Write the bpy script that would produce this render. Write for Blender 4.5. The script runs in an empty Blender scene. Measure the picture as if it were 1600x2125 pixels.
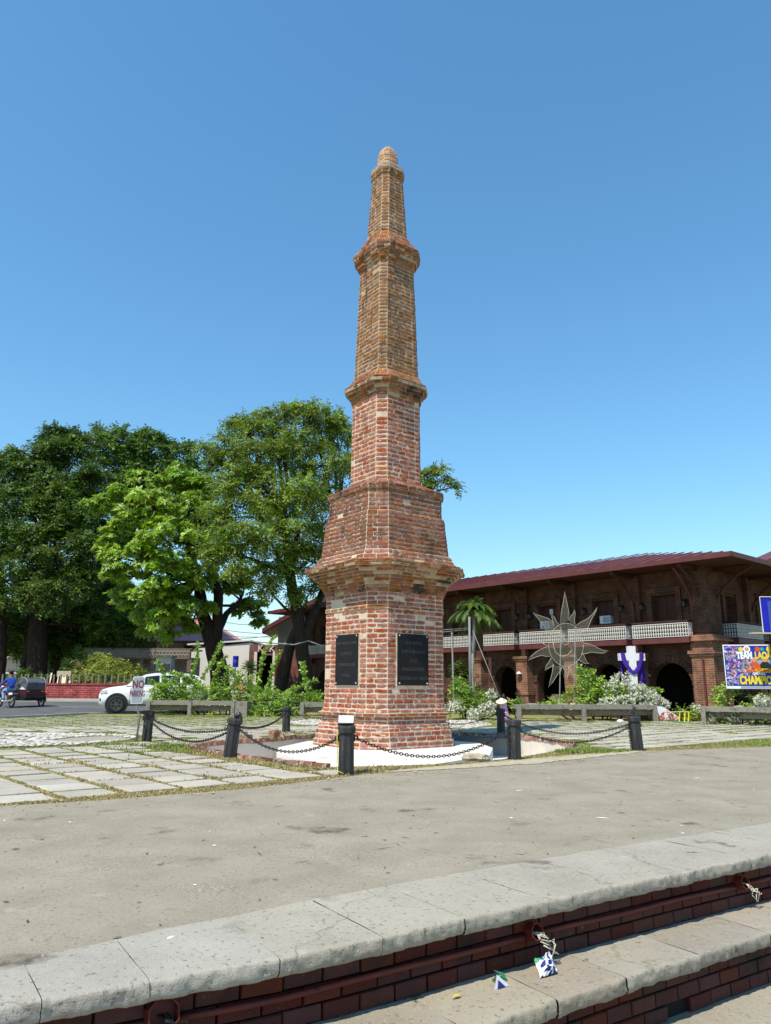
import bpy, bmesh, math, random
import numpy as np
from mathutils import Vector, Matrix, noise
from mathutils.geometry import tessellate_polygon

SC = bpy.context.scene
COL = SC.collection
rng = np.random.default_rng(7)
random.seed(7)
R = math.radians

# ------------------------------------------------------------------ camera
HC, FPX, IW, IH = 1.24, 1550.0, 1600.0, 2125.0
PITCH, ROLL = math.atan(363 / FPX), R(0.35)
_F = Vector((0, math.cos(PITCH), math.sin(PITCH)))
_U0 = Vector((0, -math.sin(PITCH), math.cos(PITCH)))
_R0 = Vector((1, 0, 0))
_R = _R0 * math.cos(ROLL) + _U0 * math.sin(ROLL)
_U = _U0 * math.cos(ROLL) - _R0 * math.sin(ROLL)
CAM = Vector((0, 0, HC))
cam_d = bpy.data.cameras.new('camera')
cam_d.sensor_fit = 'VERTICAL'
cam_d.sensor_height = 24.0
cam_d.lens = FPX * 24.0 / IH
cam_d.clip_start, cam_d.clip_end = 0.1, 3000
cam = bpy.data.objects.new('camera', cam_d)
COL.objects.link(cam)
cam.matrix_world = Matrix.Translation(CAM) @ Matrix((_R, _U, -_F)).transposed().to_4x4()
SC.camera = cam

# ------------------------------------------------------------------ sky, sun, exposure
SUN_AZ, SUN_EL = R(216.0), R(58.0)        # compass angle from +Y, clockwise: behind the camera and to its left
to_sun = Vector((math.sin(SUN_AZ) * math.cos(SUN_EL), math.cos(SUN_AZ) * math.cos(SUN_EL), math.sin(SUN_EL)))
world = bpy.data.worlds.new('World')
SC.world = world
world.use_nodes = True
wn = world.node_tree
sky = wn.nodes.new('ShaderNodeTexSky')
sky.sky_type = 'NISHITA'
sky.sun_disc = False
sky.sun_elevation = SUN_EL
sky.sun_rotation = SUN_AZ
sky.altitude = 0
sky.air_density = 1.5
sky.dust_density = 0.0
sky.ozone_density = 10.0
bg = wn.nodes['Background']
hsv = wn.nodes.new('ShaderNodeHueSaturation')
hsv.inputs['Saturation'].default_value = 1.06
hsv.inputs['Hue'].default_value = 0.488
wn.links.new(sky.outputs['Color'], hsv.inputs['Color'])
wn.links.new(hsv.outputs['Color'], bg.inputs['Color'])
bg.inputs['Strength'].default_value = 0.135
sun_d = bpy.data.lights.new('sun', 'SUN')
sun_d.energy = 4.4
sun_d.angle = R(0.53)
sun_d.color = (1.0, 0.92, 0.79)
sun = bpy.data.objects.new('sun', sun_d)
COL.objects.link(sun)
sun.rotation_euler = (-to_sun).to_track_quat('-Z', 'Y').to_euler()
vs = SC.view_settings
vs.view_transform = 'Standard'
vs.look = 'None'
vs.gamma = 1.0
vs.use_curve_mapping = False
vs.exposure = 0.45
SC.cycles.max_bounces = 6
SC.cycles.diffuse_bounces = 2
SC.cycles.transparent_max_bounces = 12
SC.cycles.use_denoising = True

# ------------------------------------------------------------------ helpers
def at(u, v, Y):
    """world point at depth Y seen at photograph pixel (u, v)"""
    d = _R * ((u - IW / 2) / FPX) + _F - _U * ((v - IH / 2) / FPX)
    return CAM + d * (Y / d.y)

def gz(x, y):
    """the street rises gently towards the houses on its far side"""
    s = min(max((y - 32) / 13, 0), 1); s = s * s * (3 - 2 * s)
    t = min(max((-8 - x) / 6, 0), 1); t = t * t * (3 - 2 * t)
    return 0.35 * s * t

WL = {}
def loc_of(o):
    return WL.get(o.name, Vector((0, 0, 0))) if o else Vector((0, 0, 0))

def thing(name, label, cat, loc=(0, 0, 0), group=None, rotz=0.0):
    o = bpy.data.objects.new(name, None)
    o.empty_display_size = 0.2
    COL.objects.link(o)
    o.location = loc
    o.rotation_euler = (0, 0, rotz)
    tag(o, label, cat, group)
    WL[o.name] = Vector(loc)
    return o

def tag(o, label=None, cat=None, group=None, kind=None):
    if label: o['label'] = label
    if cat: o['category'] = cat
    if group: o['group'] = group
    if kind: o['kind'] = kind
    return o

class MB:
    """collects simple shapes, then links them as one mesh object"""
    def __init__(self):
        self.v, self.f, self.t, self.m = [], [], [], []
        self.tint = 0.5
        self.mi = 0
    def add(self, vs, fs):
        n = len(self.v)
        self.v.extend([tuple(q) for q in vs])
        for q in fs:
            self.f.append(tuple(i + n for i in q)); self.t.append(self.tint); self.m.append(self.mi)
    def box(self, c, s, rot=None, taper=1.0):
        c = Vector(c); hx, hy, hz = s[0] / 2, s[1] / 2, s[2] / 2
        p = []
        for z in (-1, 1):
            k = taper if z > 0 else 1.0
            for x, y in ((-1, -1), (1, -1), (1, 1), (-1, 1)):
                q = Vector((x * hx * k, y * hy * k, z * hz))
                p.append(c + (rot @ q if rot else q))
        self.add(p, [(3, 2, 1, 0), (4, 5, 6, 7), (0, 1, 5, 4), (1, 2, 6, 5), (2, 3, 7, 6), (3, 0, 4, 7)])
    def tube(self, path, rad, n=8, cap=True):
        path = [Vector(q) for q in path]
        if not hasattr(rad, '__len__'): rad = [rad] * len(path)
        vs, k = [], len(path)
        up = None
        for i, q in enumerate(path):
            d = (path[min(i + 1, k - 1)] - path[max(i - 1, 0)])
            if d.length < 1e-9: d = Vector((0, 0, 1))
            d.normalize()
            if up is None:
                up = Vector((0, 0, 1)) if abs(d.z) < 0.9 else Vector((1, 0, 0))
            a = d.cross(up).normalized() if d.cross(up).length > 1e-6 else d.orthogonal().normalized()
            b = a.cross(d).normalized()
            up = b
            for j in range(n):
                w = 2 * math.pi * j / n
                vs.append(q + (a * math.cos(w) + b * math.sin(w)) * rad[i])
        fs = []
        for i in range(k - 1):
            for j in range(n):
                a, b = i * n + j, i * n + (j + 1) % n
                fs.append((a, b, b + n, a + n))
        if cap:
            fs.append(tuple(range(n - 1, -1, -1)))
            fs.append(tuple((k - 1) * n + j for j in range(n)))
        self.add(vs, fs)
    def lathe(self, c, prof, n=16, rot=None, cap=True):
        c = Vector(c); vs = []
        for r, z in prof:
            for j in range(n):
                w = 2 * math.pi * j / n
                q = Vector((r * math.cos(w), r * math.sin(w), z))
                vs.append(c + (rot @ q if rot else q))
        fs = []
        for i in range(len(prof) - 1):
            for j in range(n):
                a, b = i * n + j, i * n + (j + 1) % n
                fs.append((a, b, b + n, a + n))
        if cap:
            fs.append(tuple(range(n - 1, -1, -1)))
            fs.append(tuple((len(prof) - 1) * n + j for j in range(n)))
        self.add(vs, fs)
    def torus(self, c, R0, r, rot=None, n=20, m=8, sx=1.0):
        c = Vector(c); vs, fs = [], []
        for i in range(n):
            a = 2 * math.pi * i / n
            for j in range(m):
                b = 2 * math.pi * j / m
                q = Vector(((R0 + r * math.cos(b)) * math.cos(a) * sx, (R0 + r * math.cos(b)) * math.sin(a), r * math.sin(b)))
                vs.append(c + (rot @ q if rot else q))
        for i in range(n):
            for j in range(m):
                a, b = i * m + j, i * m + (j + 1) % m
                c2, d = ((i + 1) % n) * m + (j + 1) % m, ((i + 1) % n) * m + j
                fs.append((a, d, c2, b))
        self.add(vs, fs)
    def extrude(self, poly, holes, fn, d0, d1):
        """polygon with holes in 2D, mapped by fn(a, b, depth), closed between depths d0 (front) and d1"""
        loops = [poly] + list(holes)
        flat = [q for l in loops for q in l]
        tris = tessellate_polygon([[Vector((q[0], q[1], 0)) for q in l] for l in loops])
        N = len(flat)
        vs = [fn(q[0], q[1], d0) for q in flat] + [fn(q[0], q[1], d1) for q in flat]
        fs = [tuple(t) for t in tris] + [tuple(i + N for i in reversed(t)) for t in tris]
        k = 0
        for l in loops:
            m = len(l)
            for i in range(m):
                a, b = k + i, k + (i + 1) % m
                fs.append((a, b, b + N, a + N))
            k += m
        self.add(vs, fs)
    def sheet(self, poly, z, holes=()):
        loops = [poly] + list(holes)
        flat = [q for l in loops for q in l]
        tris = tessellate_polygon([[Vector((q[0], q[1], 0)) for q in l] for l in loops])
        zf = z if callable(z) else (lambda x, y: z)
        out = []
        for t in tris:
            a, b, c = (Vector((flat[i][0], flat[i][1], 0)) for i in t)
            out.append(t if (b - a).cross(c - a).z > 0 else tuple(reversed(t)))
        self.add([(q[0], q[1], zf(q[0], q[1])) for q in flat], out)
    def build(self, name, mat, parent=None, smooth=False, local=False, fix=False):
        me = bpy.data.meshes.new(name)
        off = Vector((0, 0, 0)) if local else loc_of(parent)
        me.from_pydata([(q[0] - off.x, q[1] - off.y, q[2] - off.z) for q in self.v], [], self.f)
        at_ = me.attributes.new('tint', 'FLOAT', 'FACE')
        at_.data.foreach_set('value', self.t)
        mats = mat if isinstance(mat, (list, tuple)) else [mat]
        for q in mats: me.materials.append(q)
        if len(mats) > 1: me.polygons.foreach_set('material_index', self.m)
        if smooth: me.polygons.foreach_set('use_smooth', [True] * len(self.f))
        if fix:
            b = bmesh.new(); b.from_mesh(me)
            bmesh.ops.recalc_face_normals(b, faces=b.faces)
            b.to_mesh(me); b.free()
        me.update()
        o = bpy.data.objects.new(name, me)
        COL.objects.link(o)
        if parent:
            o.parent = parent
            WL[o.name] = Vector((0, 0, 0)) if local else loc_of(parent)
        return o

def quads_object(name, V, mat, tint, parent=None, local=False):
    """V: (N, 4, 3) array of quads -> one mesh"""
    V = np.asarray(V, dtype=np.float32)
    off = Vector((0, 0, 0)) if local else loc_of(parent)
    V = V - np.array(off, dtype=np.float32)
    N = len(V)
    me = bpy.data.meshes.new(name)
    me.vertices.add(N * 4)
    me.vertices.foreach_set('co', V.reshape(-1))
    me.loops.add(N * 4)
    me.loops.foreach_set('vertex_index', np.arange(N * 4, dtype=np.int32))
    me.polygons.add(N)
    me.polygons.foreach_set('loop_start', np.arange(0, N * 4, 4, dtype=np.int32))
    me.polygons.foreach_set('loop_total', np.full(N, 4, dtype=np.int32))
    a = me.attributes.new('tint', 'FLOAT', 'FACE')
    a.data.foreach_set('value', np.asarray(tint, dtype=np.float32))
    me.materials.append(mat)
    me.update(calc_edges=True)
    o = bpy.data.objects.new(name, me)
    COL.objects.link(o)
    if parent:
        o.parent = parent
        WL[o.name] = loc_of(parent)
    return o

def copy_tree(o, parent=None):
    c = o.copy()
    COL.objects.link(c)
    c.parent = parent
    for ch in list(o.children):
        copy_tree(ch, c)
    return c

def text(s, size, origin, right, up, mat, name, parent, extrude=0.004, offset=0.0, align='CENTER', sx=1.0):
    cu = bpy.data.curves.new(name, 'FONT')
    cu.body = s
    cu.size = size
    cu.align_x = align
    cu.align_y = 'CENTER'
    cu.extrude = extrude
    cu.offset = offset
    cu.resolution_u = 3
    cu.materials.append(mat)
    o = bpy.data.objects.new(name, cu)
    COL.objects.link(o)
    r, u = Vector(right).normalized(), Vector(up).normalized()
    n = r.cross(u)
    M = Matrix((r * sx, u, n)).transposed().to_4x4()
    o.matrix_world = Matrix.Translation(Vector(origin) - loc_of(parent)) @ M
    dg = bpy.context.evaluated_depsgraph_get()
    me = bpy.data.meshes.new_from_object(o.evaluated_get(dg))
    mw = o.matrix_world.copy()
    bpy.data.objects.remove(o)
    if not me.materials: me.materials.append(mat)
    o = bpy.data.objects.new(name, me)
    COL.objects.link(o)
    o.matrix_world = mw
    if parent: o.parent = parent
    return o

# ------------------------------------------------------------------ materials
def lin(h):
    h = h.lstrip('#')
    c = [int(h[i:i + 2], 16) / 255 for i in (0, 2, 4)]
    return tuple((x / 12.92 if x <= 0.04045 else ((x + 0.055) / 1.055) ** 2.4) for x in c)

MATS = {}
def mat(name, cols, scale=4.0, detail=6.0, rough=0.8, bump=0.0, bscale=40.0, spec=0.3, tint=None, blots=(), metal=0.0,
        stretch=(1, 1, 1), trans=0.0, emit=None, coord='pos', ramp=(0.3, 0.7), streaks=()):
    """noise-ramped Principled material; tint = (hue, sat, value) spread by the 'tint' attribute; blots = [(colour, scale, threshold, softness)]"""
    m = bpy.data.materials.new(name)
    m.use_nodes = True
    nt = m.node_tree; N = nt.nodes; L = nt.links
    b = N['Principled BSDF']
    b.inputs['Roughness'].default_value = rough
    b.inputs['Specular IOR Level'].default_value = spec
    b.inputs['Metallic'].default_value = metal
    if coord == 'pos':
        g = N.new('ShaderNodeNewGeometry'); vec = g.outputs['Position']
    else:
        g = N.new('ShaderNodeTexCoord'); vec = g.outputs['Object']
    mp = N.new('ShaderNodeMapping'); mp.inputs['Scale'].default_value = stretch
    L.new(vec, mp.inputs['Vector']); vec = mp.outputs['Vector']
    def nz(sc, det=detail):
        n = N.new('ShaderNodeTexNoise'); n.inputs['Scale'].default_value = sc; n.inputs['Detail'].default_value = det
        n.inputs['Roughness'].default_value = 0.6
        L.new(vec, n.inputs['Vector']); return n.outputs['Fac']
    cols = [c if isinstance(c, tuple) else lin(c) for c in cols]
    if len(cols) == 1:
        rgb = N.new('ShaderNodeRGB'); rgb.outputs[0].default_value = (*cols[0], 1); col = rgb.outputs[0]
    else:
        cr = N.new('ShaderNodeValToRGB'); e = cr.color_ramp.elements
        while len(e) < len(cols): e.new(0.5)
        for i, c in enumerate(cols):
            e[i].position = ramp[0] + (ramp[1] - ramp[0]) * i / (len(cols) - 1); e[i].color = (*c, 1)
        L.new(nz(scale), cr.inputs['Fac']); col = cr.outputs['Color']
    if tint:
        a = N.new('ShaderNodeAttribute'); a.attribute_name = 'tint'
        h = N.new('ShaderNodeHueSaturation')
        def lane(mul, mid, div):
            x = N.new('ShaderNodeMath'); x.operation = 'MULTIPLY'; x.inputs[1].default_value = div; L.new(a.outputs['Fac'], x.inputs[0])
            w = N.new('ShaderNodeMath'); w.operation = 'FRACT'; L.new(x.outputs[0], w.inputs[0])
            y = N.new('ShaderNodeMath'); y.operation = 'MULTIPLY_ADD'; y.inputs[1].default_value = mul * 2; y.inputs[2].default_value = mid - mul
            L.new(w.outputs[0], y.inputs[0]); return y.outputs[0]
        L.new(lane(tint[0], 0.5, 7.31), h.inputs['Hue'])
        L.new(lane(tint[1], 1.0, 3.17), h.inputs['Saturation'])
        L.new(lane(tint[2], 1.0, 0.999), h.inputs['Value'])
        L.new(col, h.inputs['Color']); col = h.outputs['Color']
    for (bc, bs, th, so) in blots:
        bc = bc if isinstance(bc, tuple) else lin(bc)
        mr = N.new('ShaderNodeMapRange'); mr.inputs['From Min'].default_value = th; mr.inputs['From Max'].default_value = th + so
        L.new(nz(bs), mr.inputs['Value'])
        mx = N.new('ShaderNodeMix'); mx.data_type = 'RGBA'
        L.new(mr.outputs[0], mx.inputs['Factor']); L.new(col, mx.inputs['A']); mx.inputs['B'].default_value = (*bc, 1)
        col = mx.outputs['Result']
    for (bc, bs, th, so) in streaks:      # rain streaks: long in z
        m2 = N.new('ShaderNodeMapping'); m2.inputs['Scale'].default_value = (bs, bs, bs * 0.09)
        g2 = N.new('ShaderNodeNewGeometry'); L.new(g2.outputs['Position'], m2.inputs['Vector'])
        n2 = N.new('ShaderNodeTexNoise'); n2.inputs['Scale'].default_value = 1.0; n2.inputs['Detail'].default_value = 7; n2.inputs['Roughness'].default_value = 0.65; L.new(m2.outputs['Vector'], n2.inputs['Vector'])
        mr = N.new('ShaderNodeMapRange'); mr.inputs['From Min'].default_value = th; mr.inputs['From Max'].default_value = th + so; mr.inputs['To Max'].default_value = 0.75
        L.new(n2.outputs['Fac'], mr.inputs['Value'])
        mx = N.new('ShaderNodeMix'); mx.data_type = 'RGBA'; L.new(mr.outputs[0], mx.inputs['Factor']); L.new(col, mx.inputs['A']); mx.inputs['B'].default_value = (*(bc if isinstance(bc, tuple) else lin(bc)), 1)
        col = mx.outputs['Result']
    L.new(col, b.inputs['Base Color'])
    if bump:
        bp = N.new('ShaderNodeBump'); bp.inputs['Strength'].default_value = bump; bp.inputs['Distance'].default_value = 0.02
        L.new(nz(bscale, 8.0), bp.inputs['Height']); L.new(bp.outputs['Normal'], b.inputs['Normal'])
    if trans:
        tr = N.new('ShaderNodeBsdfTranslucent'); L.new(col, tr.inputs['Color'])
        mxs = N.new('ShaderNodeMixShader'); mxs.inputs[0].default_value = trans
        L.new(b.outputs[0], mxs.inputs[1]); L.new(tr.outputs[0], mxs.inputs[2])
        L.new(mxs.outputs[0], N['Material Output'].inputs['Surface'])
    MATS[name] = m
    m['col'] = 1
    return m

M = MATS
# masonry of the obelisk
mat('brick_plinth', ['#844a39', '#985b48', '#a9755f'], 7, rough=0.92, bump=0.6, bscale=55, tint=(0.008, 0.18, 0.26), blots=[('#c0ab95', 12, 0.595, 0.05), ('#c1ac96', 1.9, 0.65, 0.05), ('#5d3d2e', 3, 0.64, 0.12)], streaks=[('#4a382e', 5, 0.62, 0.1)])
mat('brick_shaft', ['#6f4c34', '#875f42', '#987252'], 9, rough=0.93, bump=0.7, bscale=55, tint=(0.009, 0.2, 0.28), blots=[('#a99878', 10, 0.62, 0.06), ('#41372b', 1.2, 0.58, 0.14)], streaks=[('#39302a', 5, 0.58, 0.1), ('#b3a388', 7, 0.66, 0.06)])
mat('brick_tier', ['#744a37', '#885843', '#996c54'], 9, rough=0.93, bump=0.7, bscale=55, tint=(0.007, 0.18, 0.26), blots=[('#b3a088', 11, 0.62, 0.06), ('#2b2622', 1.0, 0.57, 0.10)], streaks=[('#2b2520', 5, 0.57, 0.1)])
mat('brick_cornice', ['#784b31', '#8f5d3e', '#9f704e'], 7, rough=0.93, bump=0.8, bscale=45, tint=(0.008, 0.18, 0.24), blots=[('#352d27', 1.6, 0.54, 0.10), ('#a8937a', 9, 0.64, 0.06)])
mat('brick_cap', ['#b58a68', '#c79b78'], 8, rough=0.92, bump=0.5, tint=(0.012, 0.15, 0.2))
mat('collar_stone', ['#85786a', '#9c9080', '#6f6153'], 7, rough=0.95, bump=0.8, bscale=30, blots=[('#3f382f', 4, 0.56, 0.1)])
mat('mortar_plinth', ['#bfab92', '#cfbda5', '#b29b82'], 4, rough=0.95, bump=0.9, bscale=50, blots=[('#957f68', 2.0, 0.60, 0.15)], streaks=[('#6b5a4a', 5, 0.60, 0.1)])
mat('mortar_shaft', ['#a08d70', '#b7a486', '#836e54'], 4, rough=0.95, bump=0.9, bscale=50, blots=[('#51463a', 1.6, 0.60, 0.15)], streaks=[('#453a2f', 5, 0.56, 0.1)])
mat('plaque', [(0.010, 0.010, 0.011), (0.016, 0.016, 0.017)], 6, rough=0.75, spec=0.15)
mat('plaque_letter', [(0.045, 0.043, 0.040)], rough=0.5, spec=0.5)
mat('screw', [(0.62, 0.6, 0.55)], rough=0.35, spec=0.6)
mat('white_pad', ['#cbc4b8', '#d9d3c9', '#c2baad'], 2.5, rough=0.9, bump=0.25, bscale=60, blots=[('#a99f90', 5, 0.63, 0.1), ('#b9ae9d', 0.9, 0.58, 0.15)])
mat('pit_plaster', ['#cbc3b8', '#d5cec3', '#bdb4a8'], 2, rough=0.92, bump=0.3, bscale=40, blots=[('#77706a', 4, 0.66, 0.1)])
mat('rim_brick', ['#855a4d', '#9d7465'], 8, rough=0.92, bump=0.6, tint=(0.02, 0.2, 0.3), blots=[('#b7a894', 9, 0.52, 0.1)])
# ground



mat('riser_brick', ['#3f1e19', '#4b241e', '#38201b'], 5, rough=0.68, bump=0.45, bscale=40, spec=0.3, tint=(0.010, 0.2, 0.25), blots=[('#241512', 2.2, 0.58, 0.12), ('#6b5045', 11, 0.68, 0.04), ('#5d3026', 30, 0.64, 0.05)])
mat('riser_joint', [(0.012, 0.010, 0.010)], rough=0.9)
mat('red_paint', ['#541f17', '#65271d'], 8, rough=0.55, spec=0.35, blots=[('#331914', 14, 0.62, 0.1)])
mat('paver', ['#9a9486', '#a8a193', '#b1aa9c'], 1.3, detail=8, rough=0.93, bump=0.4, bscale=60, tint=(0.006, 0.1, 0.13), blots=[('#8a8272', 4, 0.64, 0.1), ('#938b7b', 22, 0.6, 0.08)])
mat('lawn', ['#7f8048', '#8b8550', '#73803e'], 0.8, detail=9, rough=0.97, bump=0.9, bscale=45, blots=[('#a08f62', 1.6, 0.58, 0.1), ('#6b7f3a', 0.5, 0.55, 0.12)])
mat('grass_green', ['#758440', '#86924a', '#95985a'], 1.5, rough=0.8, tint=(0.02, 0.2, 0.3), trans=0.25)
mat('grass_dry', ['#a08f5c', '#ae9c6b', '#958a58'], 1.5, rough=0.85, tint=(0.015, 0.2, 0.25), trans=0.2)
mat('dirt', ['#a2957f', '#b3a890', '#948870'], 3, detail=9, rough=0.97, bump=0.9, bscale=40, blots=[('#7a6d58', 6, 0.66, 0.08)])
mat('asphalt', ['#4d4d4f', '#585859', '#626261'], 1.2, detail=9, rough=0.93, bump=0.4, bscale=60)
mat('road_line', ['#b8b4aa'], rough=0.8)
mat('kerb', ['#a8a297', '#bab3a7'], 2, rough=0.93, bump=0.4)
mat('ground_far', ['#7d7663', '#8c846f'], 0.7, rough=0.97, bump=0.5)
mat('pebble', ['#a9a398', '#bdb7ac'], 3, rough=0.8, tint=(0.01, 0.2, 0.26))
mat('pebble_bed', ['#8f887a', '#a0998b'], 3, rough=0.95, bump=0.5)
# posts
mat('post_black', [(0.012, 0.012, 0.013), (0.026, 0.025, 0.025), (0.055, 0.052, 0.048)], 7, rough=0.62, spec=0.4, bump=0.9, bscale=22, stretch=(3, 3, 0.35), coord='obj', blots=[((0.15, 0.12, 0.10), 6, 0.66, 0.04), ((0.09, 0.085, 0.08), 18, 0.64, 0.05)])
mat('chain', [(0.018, 0.019, 0.023)], rough=0.45, spec=0.5, metal=0.3)
mat('lamp_black', [(0.02, 0.02, 0.022)], rough=0.4, spec=0.5)
mat('lamp_glass', [(0.78, 0.78, 0.77)], rough=0.25, spec=0.5)
mat('cord_yellow', ['#c5c04c'], rough=0.6)
mat('bench', ['#77736a', '#8b867b', '#666258'], 5, detail=9, rough=0.95, bump=0.8, bscale=50, blots=[('#4d4a43', 8, 0.6, 0.08)])
# plants
mat('bark', ['#241d18', '#32281f', '#3e332a'], 3, rough=0.95, bump=1.0, bscale=14, stretch=(3, 3, 0.6))
mat('leaf_acacia', ['#627d27', '#81993b', '#718932'], 0.5, rough=0.5, spec=0.3, tint=(0.025, 0.2, 0.38), trans=0.28)
mat('leaf_talisay', ['#6d9425', '#8bad36', '#a0bb42'], 0.5, rough=0.42, spec=0.4, tint=(0.02, 0.18, 0.36), trans=0.32)
mat('leaf_dark', ['#455f23', '#58752d', '#688038'], 0.4, rough=0.55, spec=0.3, tint=(0.025, 0.2, 0.38), trans=0.24)
mat('leaf_mid', ['#50702c', '#628236', '#708c42'], 0.4, rough=0.5, spec=0.3, tint=(0.025, 0.2, 0.36), trans=0.25)
mat('leaf_bush', ['#76983a', '#93b04a', '#668a36'], 1.2, rough=0.5, spec=0.35, tint=(0.02, 0.16, 0.3), trans=0.28)
mat('leaf_hedge', ['#7d8c34', '#929f42', '#6b7c30'], 1.0, rough=0.55, tint=(0.02, 0.16, 0.3), trans=0.25)
mat('leaf_palm', ['#4f6a2e', '#67803e', '#425c28'], 1.2, rough=0.5, spec=0.3, tint=(0.02, 0.2, 0.35), trans=0.2)
mat('palm_trunk', ['#8c857a', '#a29b8f'], 4, rough=0.9, bump=0.6, stretch=(1, 1, 4))
mat('bract_white', ['#c6c8b0', '#d6d6c6'], 3, rough=0.7, tint=(0.03, 0.3, 0.2), trans=0.3)
mat('bract_orange', ['#d07a4c', '#d8a06c'], 3, rough=0.7, tint=(0.03, 0.2, 0.2), trans=0.2)
# buildings
mat('wood_dark', ['#3a211b', '#4a2b22'], 6, rough=0.7, tint=(0.01, 0.1, 0.2))
mat('trim_red', ['#55292a', '#633230'], 2, rough=0.55, spec=0.4)
mat('roof_red', ['#552a29', '#62312f', '#6b3935'], 0.9, detail=8, rough=0.55, spec=0.4, bump=0.15, bscale=6, blots=[('#472221', 1.4, 0.6, 0.15)])
mat('roof_pink', ['#b87578', '#c48a88'], 1.5, rough=0.75, blots=[('#9a6064', 3, 0.6, 0.1)])
mat('iron_white', ['#c8c5bd', '#d6d3cc'], 6, rough=0.6)
mat('room_shade', [(0.012, 0.010, 0.009)], rough=0.9)  # near-black interior surfaces, indoor shade put into the colour
mat('dark_glass', [(0.02, 0.022, 0.026)], rough=0.1, spec=0.6)
mat('wall_white', ['#c2beb5', '#d2cec6'], 1.2, rough=0.9, bump=0.2, blots=[('#a09a8f', 1.5, 0.64, 0.1)])
mat('wall_grey', ['#8f8c85', '#a19d95'], 1.2, rough=0.9, blots=[('#6c6861', 1.8, 0.6, 0.1)])
mat('wall_old', ['#5b5146', '#75695a', '#3f3830'], 5, rough=0.95, bump=0.8, bscale=18)
mat('soffit', ['#b7ab90'], rough=0.9)
mat('white_plain', ['#d6d3cc'], rough=0.6, spec=0.3)
mat('ac_white', ['#c9cbcb'], rough=0.5)
mat('cross_white', ['#d3d5da', '#dfe0e3'], 2, rough=0.7)
mat('purple', ['#3c1f8a', '#4b2aa0', '#33197a'], 6, rough=0.6, trans=0.15)
mat('steel', ['#6f7274', '#7f8284'], 3, rough=0.55, metal=0.2)
mat('wire_grey', ['#8c8d8c'], rough=0.6)
mat('black_wire', [(0.012, 0.012, 0.012)], rough=0.6)
mat('cable_white', ['#c8c2ae'], rough=0.6)
mat('orange_paint', ['#c0611f'], rough=0.5)
# vehicles, people, signs
mat('car_white', [(0.78, 0.79, 0.80)], rough=0.22, spec=0.5)
mat('car_glass', [(0.015, 0.02, 0.03)], rough=0.06, spec=0.6)
mat('car_black', [(0.02, 0.02, 0.022)], rough=0.5)
mat('tyre', [(0.022, 0.021, 0.02)], rough=0.85)
mat('rim_dark', [(0.035, 0.033, 0.03)], rough=0.35, spec=0.6)
mat('chrome', [(0.55, 0.56, 0.58)], rough=0.2, metal=0.9)
mat('headlight', [(0.45, 0.48, 0.52)], rough=0.1, spec=0.7)
mat('maroon', [(0.09, 0.012, 0.014)], rough=0.3, spec=0.5)
mat('vinyl_dark', [(0.05, 0.055, 0.065), (0.12, 0.125, 0.14)], 5, rough=0.3, spec=0.6)
mat('orange_light', [(0.6, 0.12, 0.02)], rough=0.3)
mat('spoke_grey', ['#8f8d84'], rough=0.5)
mat('denim_jacket', ['#1d3f8c', '#2a50a4'], 9, rough=0.85)
mat('denim_light', ['#5f93c8', '#7fabd6'], 9, rough=0.85)
mat('skin', ['#a06a4c', '#b07a5a'], 6, rough=0.6)
mat('hair', [(0.012, 0.010, 0.010)], rough=0.5)
mat('dress_pink', ['#c98fb8', '#d8aecb'], 5, rough=0.8, blots=[('#e6dfe6', 18, 0.55, 0.05)])
mat('straw_hat', ['#cfc4a8', '#ddd5bf'], 12, rough=0.85)
mat('wall_red_joint', ['#8a6a62'], rough=0.9)
mat('picket', ['#6f6b63'], rough=0.8)
mat('sign_face', ['#868d94', '#939aa0'], 5, rough=0.5, spec=0.4)
mat('sign_white', ['#d8d8d4'], rough=0.5)
mat('sign_red', [(0.13, 0.012, 0.03)], rough=0.5)
mat('blue_sheet', ['#141a9c', '#1a22b0'], 3, rough=0.5)
mat('blue_light', ['#3b4c9c'], rough=0.5)
mat('banner_blue', ['#1d2a8c', '#243aa6'], 2, rough=0.55)
mat('banner_yellow', ['#d8b81e', '#e0cc3a'], 3, rough=0.55)
mat('banner_white', ['#dfe3ea'], rough=0.55)
mat('banner_grey', ['#8f98ab'], rough=0.55)
mat('banner_skin', ['#c98f62'], rough=0.6)
mat('banner_orange', ['#c8521c'], rough=0.6)
mat('banner_dark', ['#16261f'], rough=0.6)
mat('banner_teal', ['#2f9c8c'], rough=0.6)
mat('paper_white', ['#d9dce4'], rough=0.6)
mat('paper_blue', ['#2a2f74'], rough=0.6)
mat('paper_green', ['#3f8f62', '#58a878'], 20, rough=0.6)
mat('leaf_yellow', ['#c4b03a'], rough=0.7)

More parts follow.
